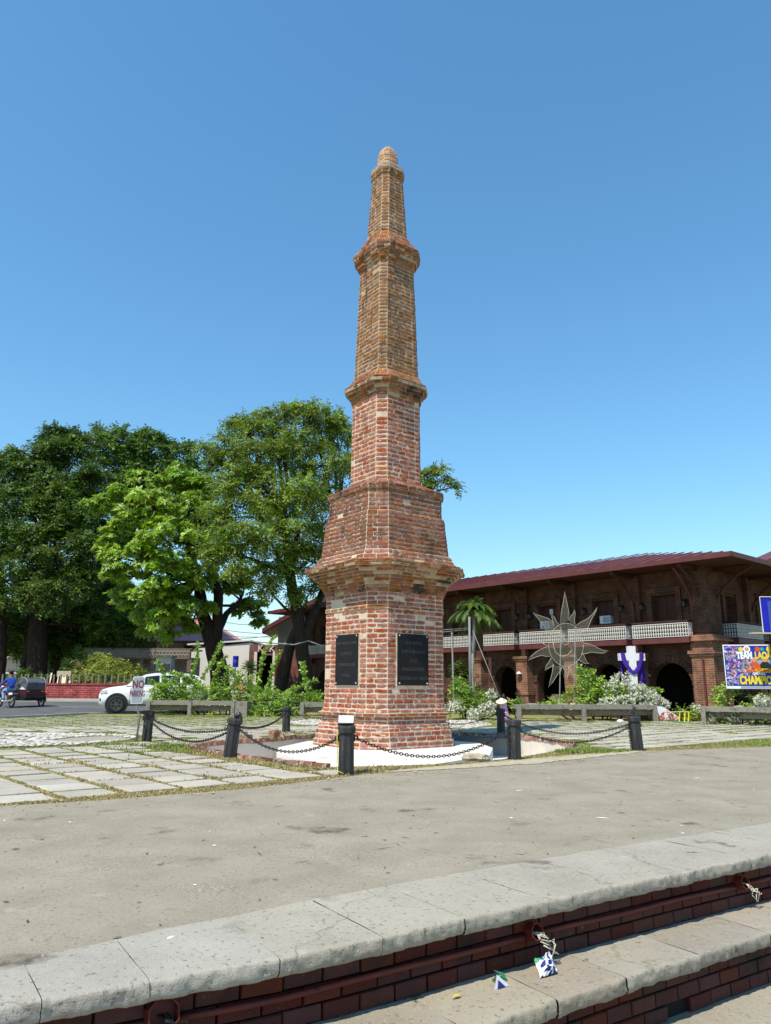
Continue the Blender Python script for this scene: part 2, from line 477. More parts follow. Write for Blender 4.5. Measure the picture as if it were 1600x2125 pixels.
def stone_mat(name, base, dark, light, stain, wave=0.0, cracks=0.0, bump=0.35, tint=None):
    """weathered cement: mottling, grit, stains, trowel swirls and hairline cracks"""
    m = mat(name, base, 1.4, detail=10, rough=0.94, ramp=(0.25, 0.75), tint=tint,
            blots=[(dark, 36, 0.585, 0.06), (light, 52, 0.60, 0.06), (light, 3.1, 0.62, 0.12), (dark, 1.9, 0.60, 0.12), (stain, 0.95, 0.615, 0.07), (stain, 4.2, 0.675, 0.04), (stain, 26, 0.68, 0.03), (stain, 2.3, 0.665, 0.03)])
    nt = m.node_tree; N = nt.nodes; L = nt.links; b = N['Principled BSDF']
    col = b.inputs['Base Color'].links[0].from_socket
    g = N.new('ShaderNodeNewGeometry')
    nz = N.new('ShaderNodeTexNoise'); nz.inputs['Scale'].default_value = 1.7; nz.inputs['Detail'].default_value = 5; L.new(g.outputs['Position'], nz.inputs['Vector'])
    ad = N.new('ShaderNodeVectorMath'); ad.operation = 'MULTIPLY_ADD'; ad.inputs[1].default_value = (0.9, 0.9, 0.9)
    L.new(nz.outputs['Color'], ad.inputs[0]); L.new(g.outputs['Position'], ad.inputs[2])
    def mixin(fac, c):
        nonlocal col
        mx = N.new('ShaderNodeMix'); mx.data_type = 'RGBA'; L.new(fac, mx.inputs['Factor']); L.new(col, mx.inputs['A']); mx.inputs['B'].default_value = (*lin(c), 1); col = mx.outputs['Result']
    hsrc = None
    if wave:
        w = N.new('ShaderNodeTexWave'); w.inputs['Scale'].default_value = 9; w.inputs['Distortion'].default_value = 9; w.inputs['Detail'].default_value = 4; w.inputs['Detail Scale'].default_value = 2.2
        L.new(ad.outputs[0], w.inputs['Vector'])
        mk = N.new('ShaderNodeTexNoise'); mk.inputs['Scale'].default_value = 1.1; mk.inputs['Detail'].default_value = 4; L.new(g.outputs['Position'], mk.inputs['Vector'])
        r1 = N.new('ShaderNodeMapRange'); r1.inputs['From Min'].default_value = 0.45; r1.inputs['From Max'].default_value = 0.62; L.new(mk.outputs['Fac'], r1.inputs['Value'])
        r2 = N.new('ShaderNodeMapRange'); r2.inputs['From Min'].default_value = 0.72; r2.inputs['From Max'].default_value = 0.98; r2.inputs['To Max'].default_value = wave; L.new(w.outputs['Fac'], r2.inputs['Value'])
        mu = N.new('ShaderNodeMath'); mu.operation = 'MULTIPLY'; L.new(r1.outputs[0], mu.inputs[0]); L.new(r2.outputs[0], mu.inputs[1])
        mixin(mu.outputs[0], light)
    if cracks:
        v = N.new('ShaderNodeTexVoronoi'); v.feature = 'DISTANCE_TO_EDGE'; v.inputs['Scale'].default_value = 0.45; L.new(ad.outputs[0], v.inputs['Vector'])
        r3 = N.new('ShaderNodeMapRange'); r3.inputs['From Min'].default_value = 0.0; r3.inputs['From Max'].default_value = 0.0055; r3.inputs['To Min'].default_value = cracks; r3.inputs['To Max'].default_value = 0.0; L.new(v.outputs['Distance'], r3.inputs['Value'])
        mixin(r3.outputs[0], dark)
    L.new(col, b.inputs['Base Color'])
    bn = N.new('ShaderNodeTexNoise'); bn.inputs['Scale'].default_value = 130; bn.inputs['Detail'].default_value = 6; L.new(g.outputs['Position'], bn.inputs['Vector'])
    bp = N.new('ShaderNodeBump'); bp.inputs['Strength'].default_value = bump; bp.inputs['Distance'].default_value = 0.012; L.new(bn.outputs['Fac'], bp.inputs['Height'])
    bn2 = N.new('ShaderNodeTexNoise'); bn2.inputs['Scale'].default_value = 14; bn2.inputs['Detail'].default_value = 5; L.new(g.outputs['Position'], bn2.inputs['Vector'])
    bp2 = N.new('ShaderNodeBump'); bp2.inputs['Strength'].default_value = bump * .7; bp2.inputs['Distance'].default_value = 0.02; L.new(bn2.outputs['Fac'], bp2.inputs['Height']); L.new(bp.outputs['Normal'], bp2.inputs['Normal'])
    L.new(bp2.outputs['Normal'], b.inputs['Normal'])
    return m
stone_mat('concrete', ['#817969', '#8f8776', '#9a9280'], '#6c6558', '#a29a89', '#574f43', wave=0.85, cracks=0.3, bump=0.5)
stone_mat('coping', ['#8a8478', '#989285', '#a29c90'], '#787166', '#aaa498', '#4f493f', cracks=0.7, bump=0.42, tint=(0.008, 0.15, 0.10))
stone_mat('tread', ['#888071', '#958d7d', '#9f9686'], '#777062', '#a89f8f', '#534b3f', cracks=0.6, bump=0.42, tint=(0.008, 0.15, 0.10))

def brick_wall_mat(name, c1, c2, mortar, bw=0.25, bh=0.075, ms=0.012, dark=None):
    """coursed brick too small to pick apart: colour and relief from the Brick Texture in the wall's own plane"""
    m = bpy.data.materials.new(name); m.use_nodes = True
    nt = m.node_tree; N = nt.nodes; L = nt.links; b = N['Principled BSDF']
    b.inputs['Roughness'].default_value = 0.93; b.inputs['Specular IOR Level'].default_value = 0.2
    tc = N.new('ShaderNodeTexCoord'); sp = N.new('ShaderNodeSeparateXYZ'); L.new(tc.outputs['Object'], sp.inputs[0])
    ad = N.new('ShaderNodeMath'); ad.operation = 'ADD'; L.new(sp.outputs[0], ad.inputs[0]); L.new(sp.outputs[1], ad.inputs[1])
    cb = N.new('ShaderNodeCombineXYZ'); L.new(ad.outputs[0], cb.inputs[0]); L.new(sp.outputs[2], cb.inputs[1])
    br = N.new('ShaderNodeTexBrick'); L.new(cb.outputs[0], br.inputs['Vector'])
    br.inputs['Color1'].default_value = (*lin(c1), 1); br.inputs['Color2'].default_value = (*lin(c2), 1); br.inputs['Mortar'].default_value = (*lin(mortar), 1)
    br.inputs['Scale'].default_value = 1.0; br.inputs['Mortar Size'].default_value = ms
    br.inputs['Brick Width'].default_value = bw; br.inputs['Row Height'].default_value = bh
    br.inputs['Mortar Smooth'].default_value = 0.3
    nz = N.new('ShaderNodeTexNoise'); nz.inputs['Scale'].default_value = 2.2; nz.inputs['Detail'].default_value = 8; L.new(tc.outputs['Object'], nz.inputs['Vector'])
    mr = N.new('ShaderNodeMapRange'); mr.inputs['From Min'].default_value = 0.3; mr.inputs['From Max'].default_value = 0.7
    mr.inputs['To Min'].default_value = 0.55; mr.inputs['To Max'].default_value = 1.25; L.new(nz.outputs['Fac'], mr.inputs['Value'])
    hs = N.new('ShaderNodeHueSaturation'); L.new(br.outputs['Color'], hs.inputs['Color']); L.new(mr.outputs[0], hs.inputs['Value'])
    L.new(hs.outputs['Color'], b.inputs['Base Color'])
    bp = N.new('ShaderNodeBump'); bp.inputs['Strength'].default_value = 0.8; bp.inputs['Distance'].default_value = 0.02; bp.invert = True
    L.new(br.outputs['Fac'], bp.inputs['Height']); L.new(bp.outputs['Normal'], b.inputs['Normal'])
    M[name] = m
    return m
brick_wall_mat('brick_lit', '#8f5d47', '#744836', '#937d6b', 0.26, 0.085, 0.014)  # hall brick lightened for the lower piers, sunlight put into the colour
brick_wall_mat('brick_shaded', '#5c3b2e', '#4b3026', '#655247', 0.26, 0.085, 0.014)  # same hall brick darkened, shade under the eaves put into the colour
brick_wall_mat('brick_shop', '#6b2f28', '#7c3a32', '#8f7a70', 0.22, 0.075, 0.012)
brick_wall_mat('brick_red_wall', '#8e2f31', '#a03d3c', '#a07a74', 0.42, 0.13, 0.016)

# ================================================================== the ground
PIT = [(-3.98, 16.26), (-3.80, 17.0), (-3.44, 17.55), (-2.80, 18.3), (-2.2, 19.5), (-1.2, 20.7), (0.4, 21.3), (1.97, 21.1), (3.22, 20.5), (3.94, 19.15), (4.27, 17.6), (3.75, 16.2), (2.76, 14.75),
       (1.97, 13.75), (0.9, 13.0), (-0.2, 12.55), (-0.85, 12.5), (-1.56, 12.95), (-2.05, 13.55), (-2.55, 13.96), (-3.33, 15.12), (-3.75, 15.7)]
PLAZA_EDGE = [(-25, -6.0), (-12, 3.0), (-4.03, 8.36), (-3.16, 8.78), (-1.86, 9.72), (-1.2, 10.4), (-0.2, 11.55), (0.5, 12.2), (1.6, 13.0), (2.7, 13.9), (4.0, 15.0), (5.39, 16.0), (6.9, 16.65), (8.55, 17.3), (14, 20.6), (40, 36)]
LAWN_BACK = [(40, 60), (-3, 60), (-6.5, 44), (-8.2, 38), (-10.6, 35.9), (-12.0, 34.9), (-12.9, 34.0), (-13.6, 31.4), (-14.6, 29.3), (-17, 26.5), (-25, 21)]
FRONT_DIR = Vector((0.841, 0.541, 0)); FRONT_N = Vector((0.541, -0.841, 0))       # along the steps; out of the steps towards the camera
STEP_PATH = [(-3.4, 2.05), (-2.2, 2.80), (-1.35, 3.39), (-0.48, 3.87), (0.01, 4.19), (0.5, 4.54), (1.21, 5.03), (2.02, 5.57), (2.97, 6.19), (4.65, 7.27), (8.0, 9.42), (14.0, 13.28)]
def step_pt(s, off=0.0):
    """point at arc length s along the front edge of the top step, moved out towards the camera by off"""
    k = 0
    P_ = [Vector((*q, 0)) for q in STEP_PATH]
    while k < len(P_) - 2 and s > (P_[k + 1] - P_[k]).length:
        s -= (P_[k + 1] - P_[k]).length; k += 1
    d = (P_[k + 1] - P_[k]).normalized()
    n = Vector((d.y, -d.x, 0))
    n = (n + FRONT_N * 3).normalized()
    return P_[k] + d * s + n * off, d, n
def step_s(x):
    s, P_ = 0.0, [Vector((*q, 0)) for q in STEP_PATH]
    for a, b in zip(P_, P_[1:]):
        if a.x <= x <= b.x: return s + (b - a).length * (x - a.x) / (b.x - a.x)
        s += (b - a).length
    return s
S_LEN = sum((Vector((*b, 0)) - Vector((*a, 0))).length for a, b in zip(STEP_PATH, STEP_PATH[1:]))
COP_W, COP_T, STEP_H, TREAD = 0.78, 0.09, 0.35, 0.36

def ngrid(b, nx, ny, fn):
    vs = [fn(i / nx, j / ny) for j in range(ny + 1) for i in range(nx + 1)]
    fs = [(j * (nx + 1) + i, j * (nx + 1) + i + 1, (j + 1) * (nx + 1) + i + 1, (j + 1) * (nx + 1) + i) for j in range(ny) for i in range(nx)]
    b.add(vs, fs)

# far ground, with the sunken pit cut out
b = MB()
b.sheet([(-40, 2), (-4, 9.2), (8, 18.2), (60, 48), (900, 500), (900, 1800), (-900, 1800), (-900, 200), (-40, 2)][:-1], lambda x, y: -0.05 if y < 40 else -0.05, [PIT])
tag(b.build('ground', M['ground_far']), kind='structure')
# lower pavement in front of the steps, where the photographer stands
b = MB()
lo = [step_pt(s, 0.16)[0] for s in np.linspace(0, S_LEN, 12)]
b.sheet([(q.x, q.y) for q in lo] + [(60, 20), (60, -80), (-60, -80), (-60, -20)], -2 * STEP_H)
tag(b.build('lower_pavement', M['tread']), kind='structure')

# plaza slab: between the coping of the steps and the lawn, slightly uneven
b = MB()
back = [step_pt(s, -0.40)[0] for s in np.linspace(0, S_LEN, 14)]
plz = [(q.x, q.y) for q in back] + [(40, 30)] + list(reversed(PLAZA_EDGE))
plz = [q for q in plz if q != (40, 30)]
b.sheet(plz, -0.002)
plaza = tag(b.build('plaza_pavement', M['concrete']), kind='structure')

# lawn sheet, and the earth showing along its front edge
b = MB(); b.sheet(PLAZA_EDGE + LAWN_BACK, -0.012, [PIT])
lawn = tag(b.build('lawn', M['lawn']), kind='structure')
b = MB()
up_, dn_ = [], []
for i in range(41):
    x = 0.0 + 5.3 * i / 40
    j = max(k for k in range(len(PLAZA_EDGE)) if PLAZA_EDGE[k][0] <= x)
    a_, c_ = PLAZA_EDGE[j], PLAZA_EDGE[j + 1]
    y = a_[1] + (c_[1] - a_[1]) * (x - a_[0]) / (c_[0] - a_[0])
    w = 0.55 * math.sin(math.pi * i / 40) ** 0.6
    dn_.append((x + 0.3 * w, y - w * (0.75 + 0.45 * noise.noise((x * 2.3, 1, 5))), 0.006)); up_.append((x - 0.2 * w, y + 0.25 * w, 0.008))
n0 = len(b.v)
b.add(dn_ + up_, [(i, i + 1, 41 + i + 1, 41 + i) for i in range(40)])
tag(b.build('dirt_patch', M['dirt']), kind='structure')
# crumbs of earth and grit
b = MB()
for i in range(900):
    if random.random() < 0.6:
        t = random.random(); x = 0.2 + 5.0 * t; y = 11.5 + 4.4 * t + random.gauss(0, 0.28)
    else:
        x = random.uniform(-4, 6); y = 8.36 + (x + 4.03) * 0.76 + random.gauss(-0.2, 0.35)
    r = random.uniform(0.005, 0.016) * (1 if random.random() < 0.95 else 1.8)
    b.tint = random.random()
    b.lathe((x, y, r * 0.2), [(r * 0.7, 0), (r, r * 0.35), (r * 0.4, r * 0.8)], 5)
grit = tag(b.build('gravel', M['dirt']), 'loose earth crumbs and grit along the broken edge of the plaza', 'gravel', kind='stuff')

# road, kerb, far pavement
b = MB()
xs = np.linspace(-70, 4, 60); ys = np.linspace(20, 48, 40)
def road_pt(u, v):
    x, y = -70 + 76 * u, 20 + 26 * v
    return (x, y, gz(x, y) - 0.03 + (0.0 if y > 20.5 else 0))
ngrid(b, 60, 40, road_pt)
tag(b.build('road', M['asphalt']), kind='structure')
b = MB(); ngrid(b, 40, 3, lambda u, v: (-70 + 76 * u, 44.2 + 1.6 * v, 0.10 + gz(-70 + 76 * u, 44.2 + 1.6 * v)))
ngrid(b, 40, 1, lambda u, v: (-70 + 76 * u, 44.2, gz(-70 + 76 * u, 44.2) - 0.05 + 0.15 * v))
tag(b.build('far_pavement', M['kerb']), kind='structure')
b = MB(); ngrid(b, 50, 20, lambda u, v: (-90 + 96 * u, 45.8 + 60 * v, gz(-90 + 96 * u, 45.8 + 60 * v) + 0.02))
tag(b.build('yard_ground', M['ground_far']), kind='structure')
b = MB()
kp = [(-8.2, 38.2), (-10.6, 36.1), (-12.1, 35.1), (-13.1, 34.1), (-13.8, 31.4), (-14.8, 29.3), (-17.2, 26.4), (-25, 20.8)]
for (x0, y0), (x1, y1) in zip(kp, kp[1:]):
    d = Vector((x1 - x0, y1 - y0, 0)); L_ = d.length; n = max(1, int(L_ / 1.0)); d.normalize()
    for i in range(n):
        q = Vector((x0, y0, 0)) + d * (L_ * (i + 0.5) / n)
        b.box((q.x, q.y, 0.015), (L_ / n - 0.012, 0.16, 0.10), Matrix.Rotation(math.atan2(d.y, d.x), 3, 'Z'))
tag(b.build('kerb', M['kerb']), kind='structure')
b = MB()
for i in range(9):
    x = -44 + 4.6 * i
    q = [(x, 39.0), (x + 2.6, 38.7), (x + 2.6, 38.82), (x, 39.12)]
    b.add([(a, c, gz(a, c) - 0.022) for a, c in q], [(0, 1, 2, 3)])
tag(b.build('road_marking', M['road_line']), kind='structure')

# ------------------------------------------------------------------ steps: coping stones, painted riser bricks
def cop_depth(x): return float(np.interp(x, [-2.2, -1.44, -1.31, -0.79, 0.0, 0.56, 2.0, 4.0], [0.46, 0.49, 0.54, 0.68, 0.79, 0.80, 0.80, 0.78]))
def stone_slab(sa, sb, z_top, off_front, depth, mat_, parent, name, seed):
    """one slab of the step edge: grid with worn, rounded front and uneven top"""
    b = MB(); nx, ny = 22, 9
    th = COP_T
    nx = 46
    edge = [(-0.05, 0.0), (-0.022, -0.001), (-0.009, -0.004), (-0.002, -0.012), (0.0, -0.026), (0.0, -0.045), (-0.001, -0.065), (-0.006, -0.079), (-0.016, -th), (-0.12, -th - .003)]
    prof = [(k / 6.0, None) for k in range(7)] + edge
    ny = len(prof) - 1
    b.tint = (seed * 0.618) % 1.0
    def fn(u, v):
        j = int(round(v * ny)); o, z = prof[j]
        s = sa + (sb - sa) * u
        q, d, n = step_pt(s, off_front)
        dep = depth(q.x) if callable(depth) else depth
        if z is None: o, z = -dep + (dep - 0.085) * o, 0.0
        w = noise.noise((s * 5 + seed, o * 5, seed)) * 0.004
        top = j <= 9
        if j >= 9:
            o += noise.noise((s * 6, seed, 9)) * 0.014 + noise.noise((s * 17, z * 25, 4)) * 0.010 + noise.noise((s * 45, z * 60, 2)) * 0.006
        if top and j >= 6: z += -abs(noise.noise((s * 7, seed, 3))) * 0.004 * (j - 5) / 4
        if j >= 14: z += noise.noise((s * 8, seed, 5)) * 0.008
        p = q + n * o
        return (p.x, p.y, z_top + z + (w if top else 0))
    ngrid(b, nx, ny, fn)
    o = b.build(name, mat_, parent, smooth=True, fix=False)
    return o
steps = MB()
for lvl in (0, 1):   # mortar core behind the bricks of each riser
    off = lvl * TREAD - 0.125
    ss = np.linspace(0, S_LEN, 40)
    lo = [step_pt(s, off)[0] for s in ss]
    steps.add([(q.x, q.y, -lvl * STEP_H - COP_T * 0.9) for q in lo] + [(q.x, q.y, -(lvl + 1) * STEP_H - 0.02) for q in lo],
              [(i, i + 40, i + 41, i + 1) for i in range(39)])
steps_o = tag(steps.build('brick_steps', M['riser_joint']), kind='structure')
cuts = [step_s(x) for x in (-3.3, -2.35, -1.37, -1.0, -0.48, 0.0, 0.45, 0.98, 1.55, 2.15, 2.75, 3.35, 3.95, 4.6, 5.2, 5.8, 6.4, 7.0, 7.6, 8.3, 9.0, 9.7, 10.4, 11.1, 11.8, 12.5, 13.2)]
for i, (a, c) in enumerate(zip(cuts, cuts[1:])):
    stone_slab(a + 0.0015, c - 0.0015, 0.006, 0, cop_depth, M['coping'], steps_o, 'coping_stone', 11.3 * i)
cuts2 = [step_s(x) for x in (-3.3, -2.5, -1.7, -1.0, -0.4, 0.2, 0.72, 1.18, 1.75, 2.4, 3.1, 3.8, 4.5, 5.2, 5.9, 6.6, 7.3, 8.0, 8.7, 9.4, 10.1, 10.8, 11.5, 12.2, 12.9, 13.4)]
for i, (a, c) in enumerate(zip(cuts2, cuts2[1:])):
    stone_slab(a + 0.0015, c - 0.0015, -STEP_H, TREAD, TREAD + 0.11, M['tread'], steps_o, 'tread_stone', 51.7 + 7.1 * i)
# painted bricks, three courses in each riser
BH, BL = 0.0855, 0.215
br_variants = []
for k in range(8):
    b = MB(); b.tint = (k + 0.5) / 8
    r = random.Random(k)
    j = lambda s=0.003: r.uniform(-s, s)
    hx, hz = BL / 2 - 0.004, BH / 2 - 0.004
    fr = [(-hx + 0.004 + j(), -0.016 + j(.002), -hz + 0.004 + j()), (hx - 0.004 + j(), -0.016 + j(.002), -hz + 0.004 + j()), (hx - 0.004 + j(), -0.016 + j(.002), hz - 0.004 + j()), (-hx + 0.004 + j(), -0.016 + j(.002), hz - 0.004 + j())]
    bk = [(-hx, -0.008, -hz), (hx, -0.008, -hz), (hx, -0.008, hz), (-hx, -0.008, hz)]
    bb = [(q[0], 0.03, q[2]) for q in bk]
    b.add(fr + bk + bb, [(0, 1, 2, 3)] + [(i, 4 + i, 4 + (i + 1) % 4, (i + 1) % 4) for i in range(4)] + [(4 + i, 8 + i, 8 + (i + 1) % 4, 4 + (i + 1) % 4) for i in range(4)])
    me_o = b.build('brick', M['riser_brick'], steps_o)
    br_variants.append(me_o.data)
    bpy.data.objects.remove(me_o)
far_bricks = MB()
for lvl in (0, 1):
    for row in range(3):
        z = -lvl * STEP_H - COP_T - 0.002 - BH * (row + 0.5)
        s = 1.9 + (BL / 2 if row % 2 else 0) + 0.05 * lvl
        while s < step_s(7.3):
            if not (lvl == 1 and row == 2 and abs(s - step_s(1.62)) < 0.07):
                q, d, n = step_pt(s, lvl * TREAD - 0.11)
                o = bpy.data.objects.new('brick', random.choice(br_variants))
                COL.objects.link(o); o.parent = steps_o
                o.location = (q.x + n.x * random.uniform(-.003, .003), q.y + n.y * random.uniform(-.003, .003), z)
                o.rotation_euler = (0, 0, math.atan2(d.y, d.x))
            s += BL
        while s < step_s(13.3):        # beyond the picture edge: plain coursed bricks, joined
            q, d, n = step_pt(s, lvl * TREAD - 0.11); far_bricks.tint = random.random()
            far_bricks.box((q.x + n.x * -.005, q.y + n.y * -.005, z), (BL - .01, .04, BH - .01), Matrix.Rotation(math.atan2(d.y, d.x), 3, 'Z')); s += BL
far_bricks.build('far_brickwork', M['riser_brick'], steps_o)['kind'] = 'stuff'
# ------------------------------------------------------------------ red conduit with junction boxes along the upper riser
def conduit(s0, s1, label):
    b = MB(); pts = []
    for s in np.linspace(s0, s1, 9):
        q, d, n = step_pt(s, -0.082); pts.append((q.x, q.y, -0.196 + 0.004 * math.sin(s * 5)))
    b.tube(pts, 0.015, 10)
    tag(b.build('conduit_pipe', M['red_paint'], smooth=True), label, 'pipe', 'red conduit on the steps')
def junction_box(x, size, label, wires, tilt=0.0):
    s = step_s(x); q, d, n = step_pt(s, -0.095)
    c = Vector((q.x, q.y, -0.165 if size > .06 else -0.18))
    t = thing('junction_box', label, 'junction box', c, 'junction boxes on the steps')
    up = Vector((0, 0, 1)); nn = (n + Vector((0, 0, 0.25 + tilt))).normalized(); rr = d; uu = nn.cross(rr).normalized() * -1
    uu = rr.cross(nn) * -1
    b = MB()
    def ring(r, o): return [c + rr * (r * math.cos(R(22.5 + 45 * k))) + uu * (r * math.sin(R(22.5 + 45 * k))) + nn * o for k in range(8)]
    A, B_, C_, D_ = ring(size, 0), ring(size, 0.07), ring(size - 0.006, 0.07), ring(size - 0.006, 0.012)
    vs = A + B_ + C_ + D_
    fs = [(8 * k + i, 8 * k + (i + 1) % 8, 8 * (k + 1) + (i + 1) % 8, 8 * (k + 1) + i) for k in range(3) for i in range(8)] + [tuple(24 + i for i in range(8))]
    b.add(vs, fs); b.build('box_shell', M['red_paint'], t, fix=True)
    for k in range(wires):
        b = MB(); r2 = random.Random(k + int(x * 10) + 50)
        p0 = c + rr * r2.uniform(-.02, .03) + nn * 0.03
        pts = [p0]
        for m_ in range(1, 7):
            pts.append(p0 + rr * (r2.uniform(-.03, .05) + 0.012 * m_) + nn * (0.03 + 0.012 * m_ * r2.uniform(0.3, 1)) - up * (0.022 * m_ * r2.uniform(.6, 1.1)))
        b.tube(pts, 0.0035, 6)
        b.build('wire', M['black_wire'] if (k % 3 == 2 or x < 0) else M['cable_white'], t, smooth=True)
    return c
sb = [step_s(x) for x in (-0.98, 0.93, 2.72)]
junction_box(-0.93, 0.072, 'octagonal red junction box under the lowest coping stone, black wires inside', 7)
junction_box(0.93, 0.05, 'rusty open junction box with white wires spilling over the silver wrapper', 8)
junction_box(2.72, 0.05, 'rusty open junction box at the far right end of the steps', 5)
conduit(sb[0] + 0.08, sb[1] - 0.06, 'long dark red conduit between the octagonal box and the white wires')
conduit(sb[1] + 0.06, sb[2] - 0.06, 'red conduit running from the white wires to the farthest junction box')
conduit(sb[2] + 0.06, sb[2] + 3.0, 'red conduit leaving the farthest junction box towards the picture edge')

# litter on the tread
def wrapper():
    q, d, n = step_pt(step_s(0.84), -0.01)
    c = Vector((q.x, q.y, -STEP_H))
    t = thing('snack_wrapper', 'crumpled silver and blue snack wrapper leaning on the riser', 'wrapper', c)
    b = MB(); nx, ny = 10, 8; r2 = random.Random(5)
    def fn(u, v):
        a, bb = (u - 0.5) * 0.14, v * 0.115
        bulge = 0.035 * math.sin(math.pi * u) * math.sin(math.pi * min(1, v * 1.1 + .05)) + 0.010 * noise.noise((u * 6, v * 6, 1))
        p = c + d * (a + 0.05 + bb * 0.35) + n * (0.12 - bb * 0.75 + bulge) + Vector((0, 0, 0.006 + bb * 0.55 + bulge * 0.9 + 0.03 * abs(noise.noise((u * 5, v * 5, 7)))))
        return p
    for jj in range(ny):
        for ii in range(nx):
            b.mi = 1 if noise.noise((ii * .7, jj * .8, 2.2)) > .2 and 0 < ii < 9 else (2 if jj >= 6 and ii < 5 else 0)
            u0, u1, v0, v1 = ii / nx, (ii + 1) / nx, jj / ny, (jj + 1) / ny
            b.add([fn(u0, v0), fn(u1, v0), fn(u1, v1), fn(u0, v1)], [(0, 1, 2, 3)])
    b.build('foil', [M['paper_white'], M['paper_blue'], M['paper_green']], t)
    b = MB()
    for jj in range(ny):   # rear sheet of the bag
        b.add([fn(0, jj / ny), fn(0, (jj + 1) / ny), fn(1, (jj + 1) / ny) + n * -0.02, fn(1, jj / ny) + n * -0.02], [(0, 1, 2, 3)])
    b.build('back_sheet', M['paper_blue'], t)
wrapper()
q, d, n = step_pt(step_s(0.60), 0.03); c = Vector((q.x, q.y, -STEP_H + 0.002))
t = thing('folded_paper', 'small folded paper cup, white outside and green inside, lying on the tread', 'litter', c)
b = MB()
P0, P1, P2, P3 = c - d * .05 + n * .05, c + d * .06 + n * .05, c + d * .02 - n * .05, c + d * -.02 + n * .04 + Vector((0, 0, .065))
b.add([P0, P1, P3], [(0, 1, 2)]); b.add([P0 + n * .004, P1 + n * .004, P3 + n * .004], [(0, 1, 2)])
b.build('white_flap', M['paper_white'], t)
b = MB(); b.add([c - d * .03 + n * .056, c + d * .03 + n * .056, c - d * .02 + n * .052 + Vector((0, 0, .042))], [(0, 1, 2)]); b.build('blue_print', M['paper_blue'], t)
b = MB(); b.add([P1, P2, P3], [(0, 1, 2)]); b.add([c + d * .1, c + d * .06 - n * .05, c + d * .0 - n * .01 + Vector((0, 0, .07)), c + d * .07 + Vector((0, 0, .045))], [(0, 1, 3), (0, 3, 2)]); b.build('green_flap', M['paper_green'], t)
for x, off, lb in ((0.36, 0.10, 'yellow fallen leaf on the tread beside the folded paper'), (0.0, 0.24, 'yellow fallen leaf near the bottom edge of the tread')):
    q, d, n = step_pt(step_s(x), off - 0.05)
    b = MB(); c = Vector((q.x, q.y, -STEP_H + 0.012))
    b.add([c - d * .035, c + n * .014 + Vector((0, 0, .006)), c + d * .035 + Vector((0, 0, .004)), c - n * .012 + Vector((0, 0, .005))], [(0, 1, 2, 3)])
    tag(b.build('fallen_leaf', M['leaf_yellow']), lb, 'leaf', 'fallen leaves')

# dry leaf bits, twigs and paper flecks blown over the plaza and steps
b = MB(); r2 = random.Random(12)
for i in range(230):
    x = r2.uniform(-4, 7); y0 = 3.39 + (x + 1.35) * .643
    y = r2.uniform(y0 + .2, min(y0 + 7.5, 8.2 + (x + 4.03) * .68))
    a = r2.uniform(0, 6.3); l, w = r2.uniform(.008, .03), r2.uniform(.004, .012)
    if i % 9 == 0: l, w = r2.uniform(.05, .12), .003
    d = Vector((math.cos(a), math.sin(a), 0)); n = Vector((-d.y, d.x, 0)); c = Vector((x, y, .004)); b.mi = 0 if r2.random() < .8 else 1
    b.add([c - d * l, c + n * w + Vector((0, 0, .004)), c + d * l + Vector((0, 0, .003)), c - n * w], [(0, 1, 2, 3)])
tag(b.build('leaf_litter', [mat('dry_leaf', ['#4f4130', '#6b5a42'], 9, rough=.9), M['paper_white']]), 'small dry leaf bits and twigs scattered over the plaza', 'litter', kind='stuff')

# ------------------------------------------------------------------ pavers in the lawn
E1 = Vector((math.cos(R(40)), math.sin(R(40)), 0)); E2 = Vector((-E1.y, E1.x, 0))
PO = Vector((-3.55, 8.93, 0)); PU, PV = 0.72, 0.64; PW, PD = 0.595, 0.575
def inside(x, y, poly):
    c = False; j = len(poly) - 1
    for i in range(len(poly)):
        (xi, yi), (xj, yj) = poly[i], poly[j]
        if (yi > y) != (yj > y) and x < (xj - xi) * (y - yi) / (yj - yi) + xi: c = not c
        j = i
    return c
LAWN = PLAZA_EDGE + LAWN_BACK
PEB = [(-11.5, 20.3), (-9.73, 20.2), (-8.81, 20.45), (-7.52, 20.33), (-6.5, 19.8), (-6.0, 18.9), (-6.05, 17.6), (-6.57, 16.6), (-7.79, 15.9), (-9.5, 15.6), (-11.5, 15.7)]
PEB2 = [(-3.4, 26.0), (-3.35, 28.0), (-2.6, 30.2), (-1.6, 30.4), (-1.2, 28.5), (-1.5, 25.8), (-2.3, 25.2)]
PEB3 = [(1.4, 24.5), (1.6, 28.2), (2.6, 29.5), (3.7, 29.2), (3.6, 26.0), (2.6, 23.9)]
def grow(poly, k):
    cx = sum(q[0] for q in poly) / len(poly); cy = sum(q[1] for q in poly) / len(poly)
    out = []
    for x, y in poly:
        d = math.hypot(x - cx, y - cy); out.append((cx + (x - cx) * (d + k) / d, cy + (y - cy) * (d + k) / d))
    return out
PITG, PEBG = grow(PIT, 0.32), grow(PEB, 0.25)
pv = []
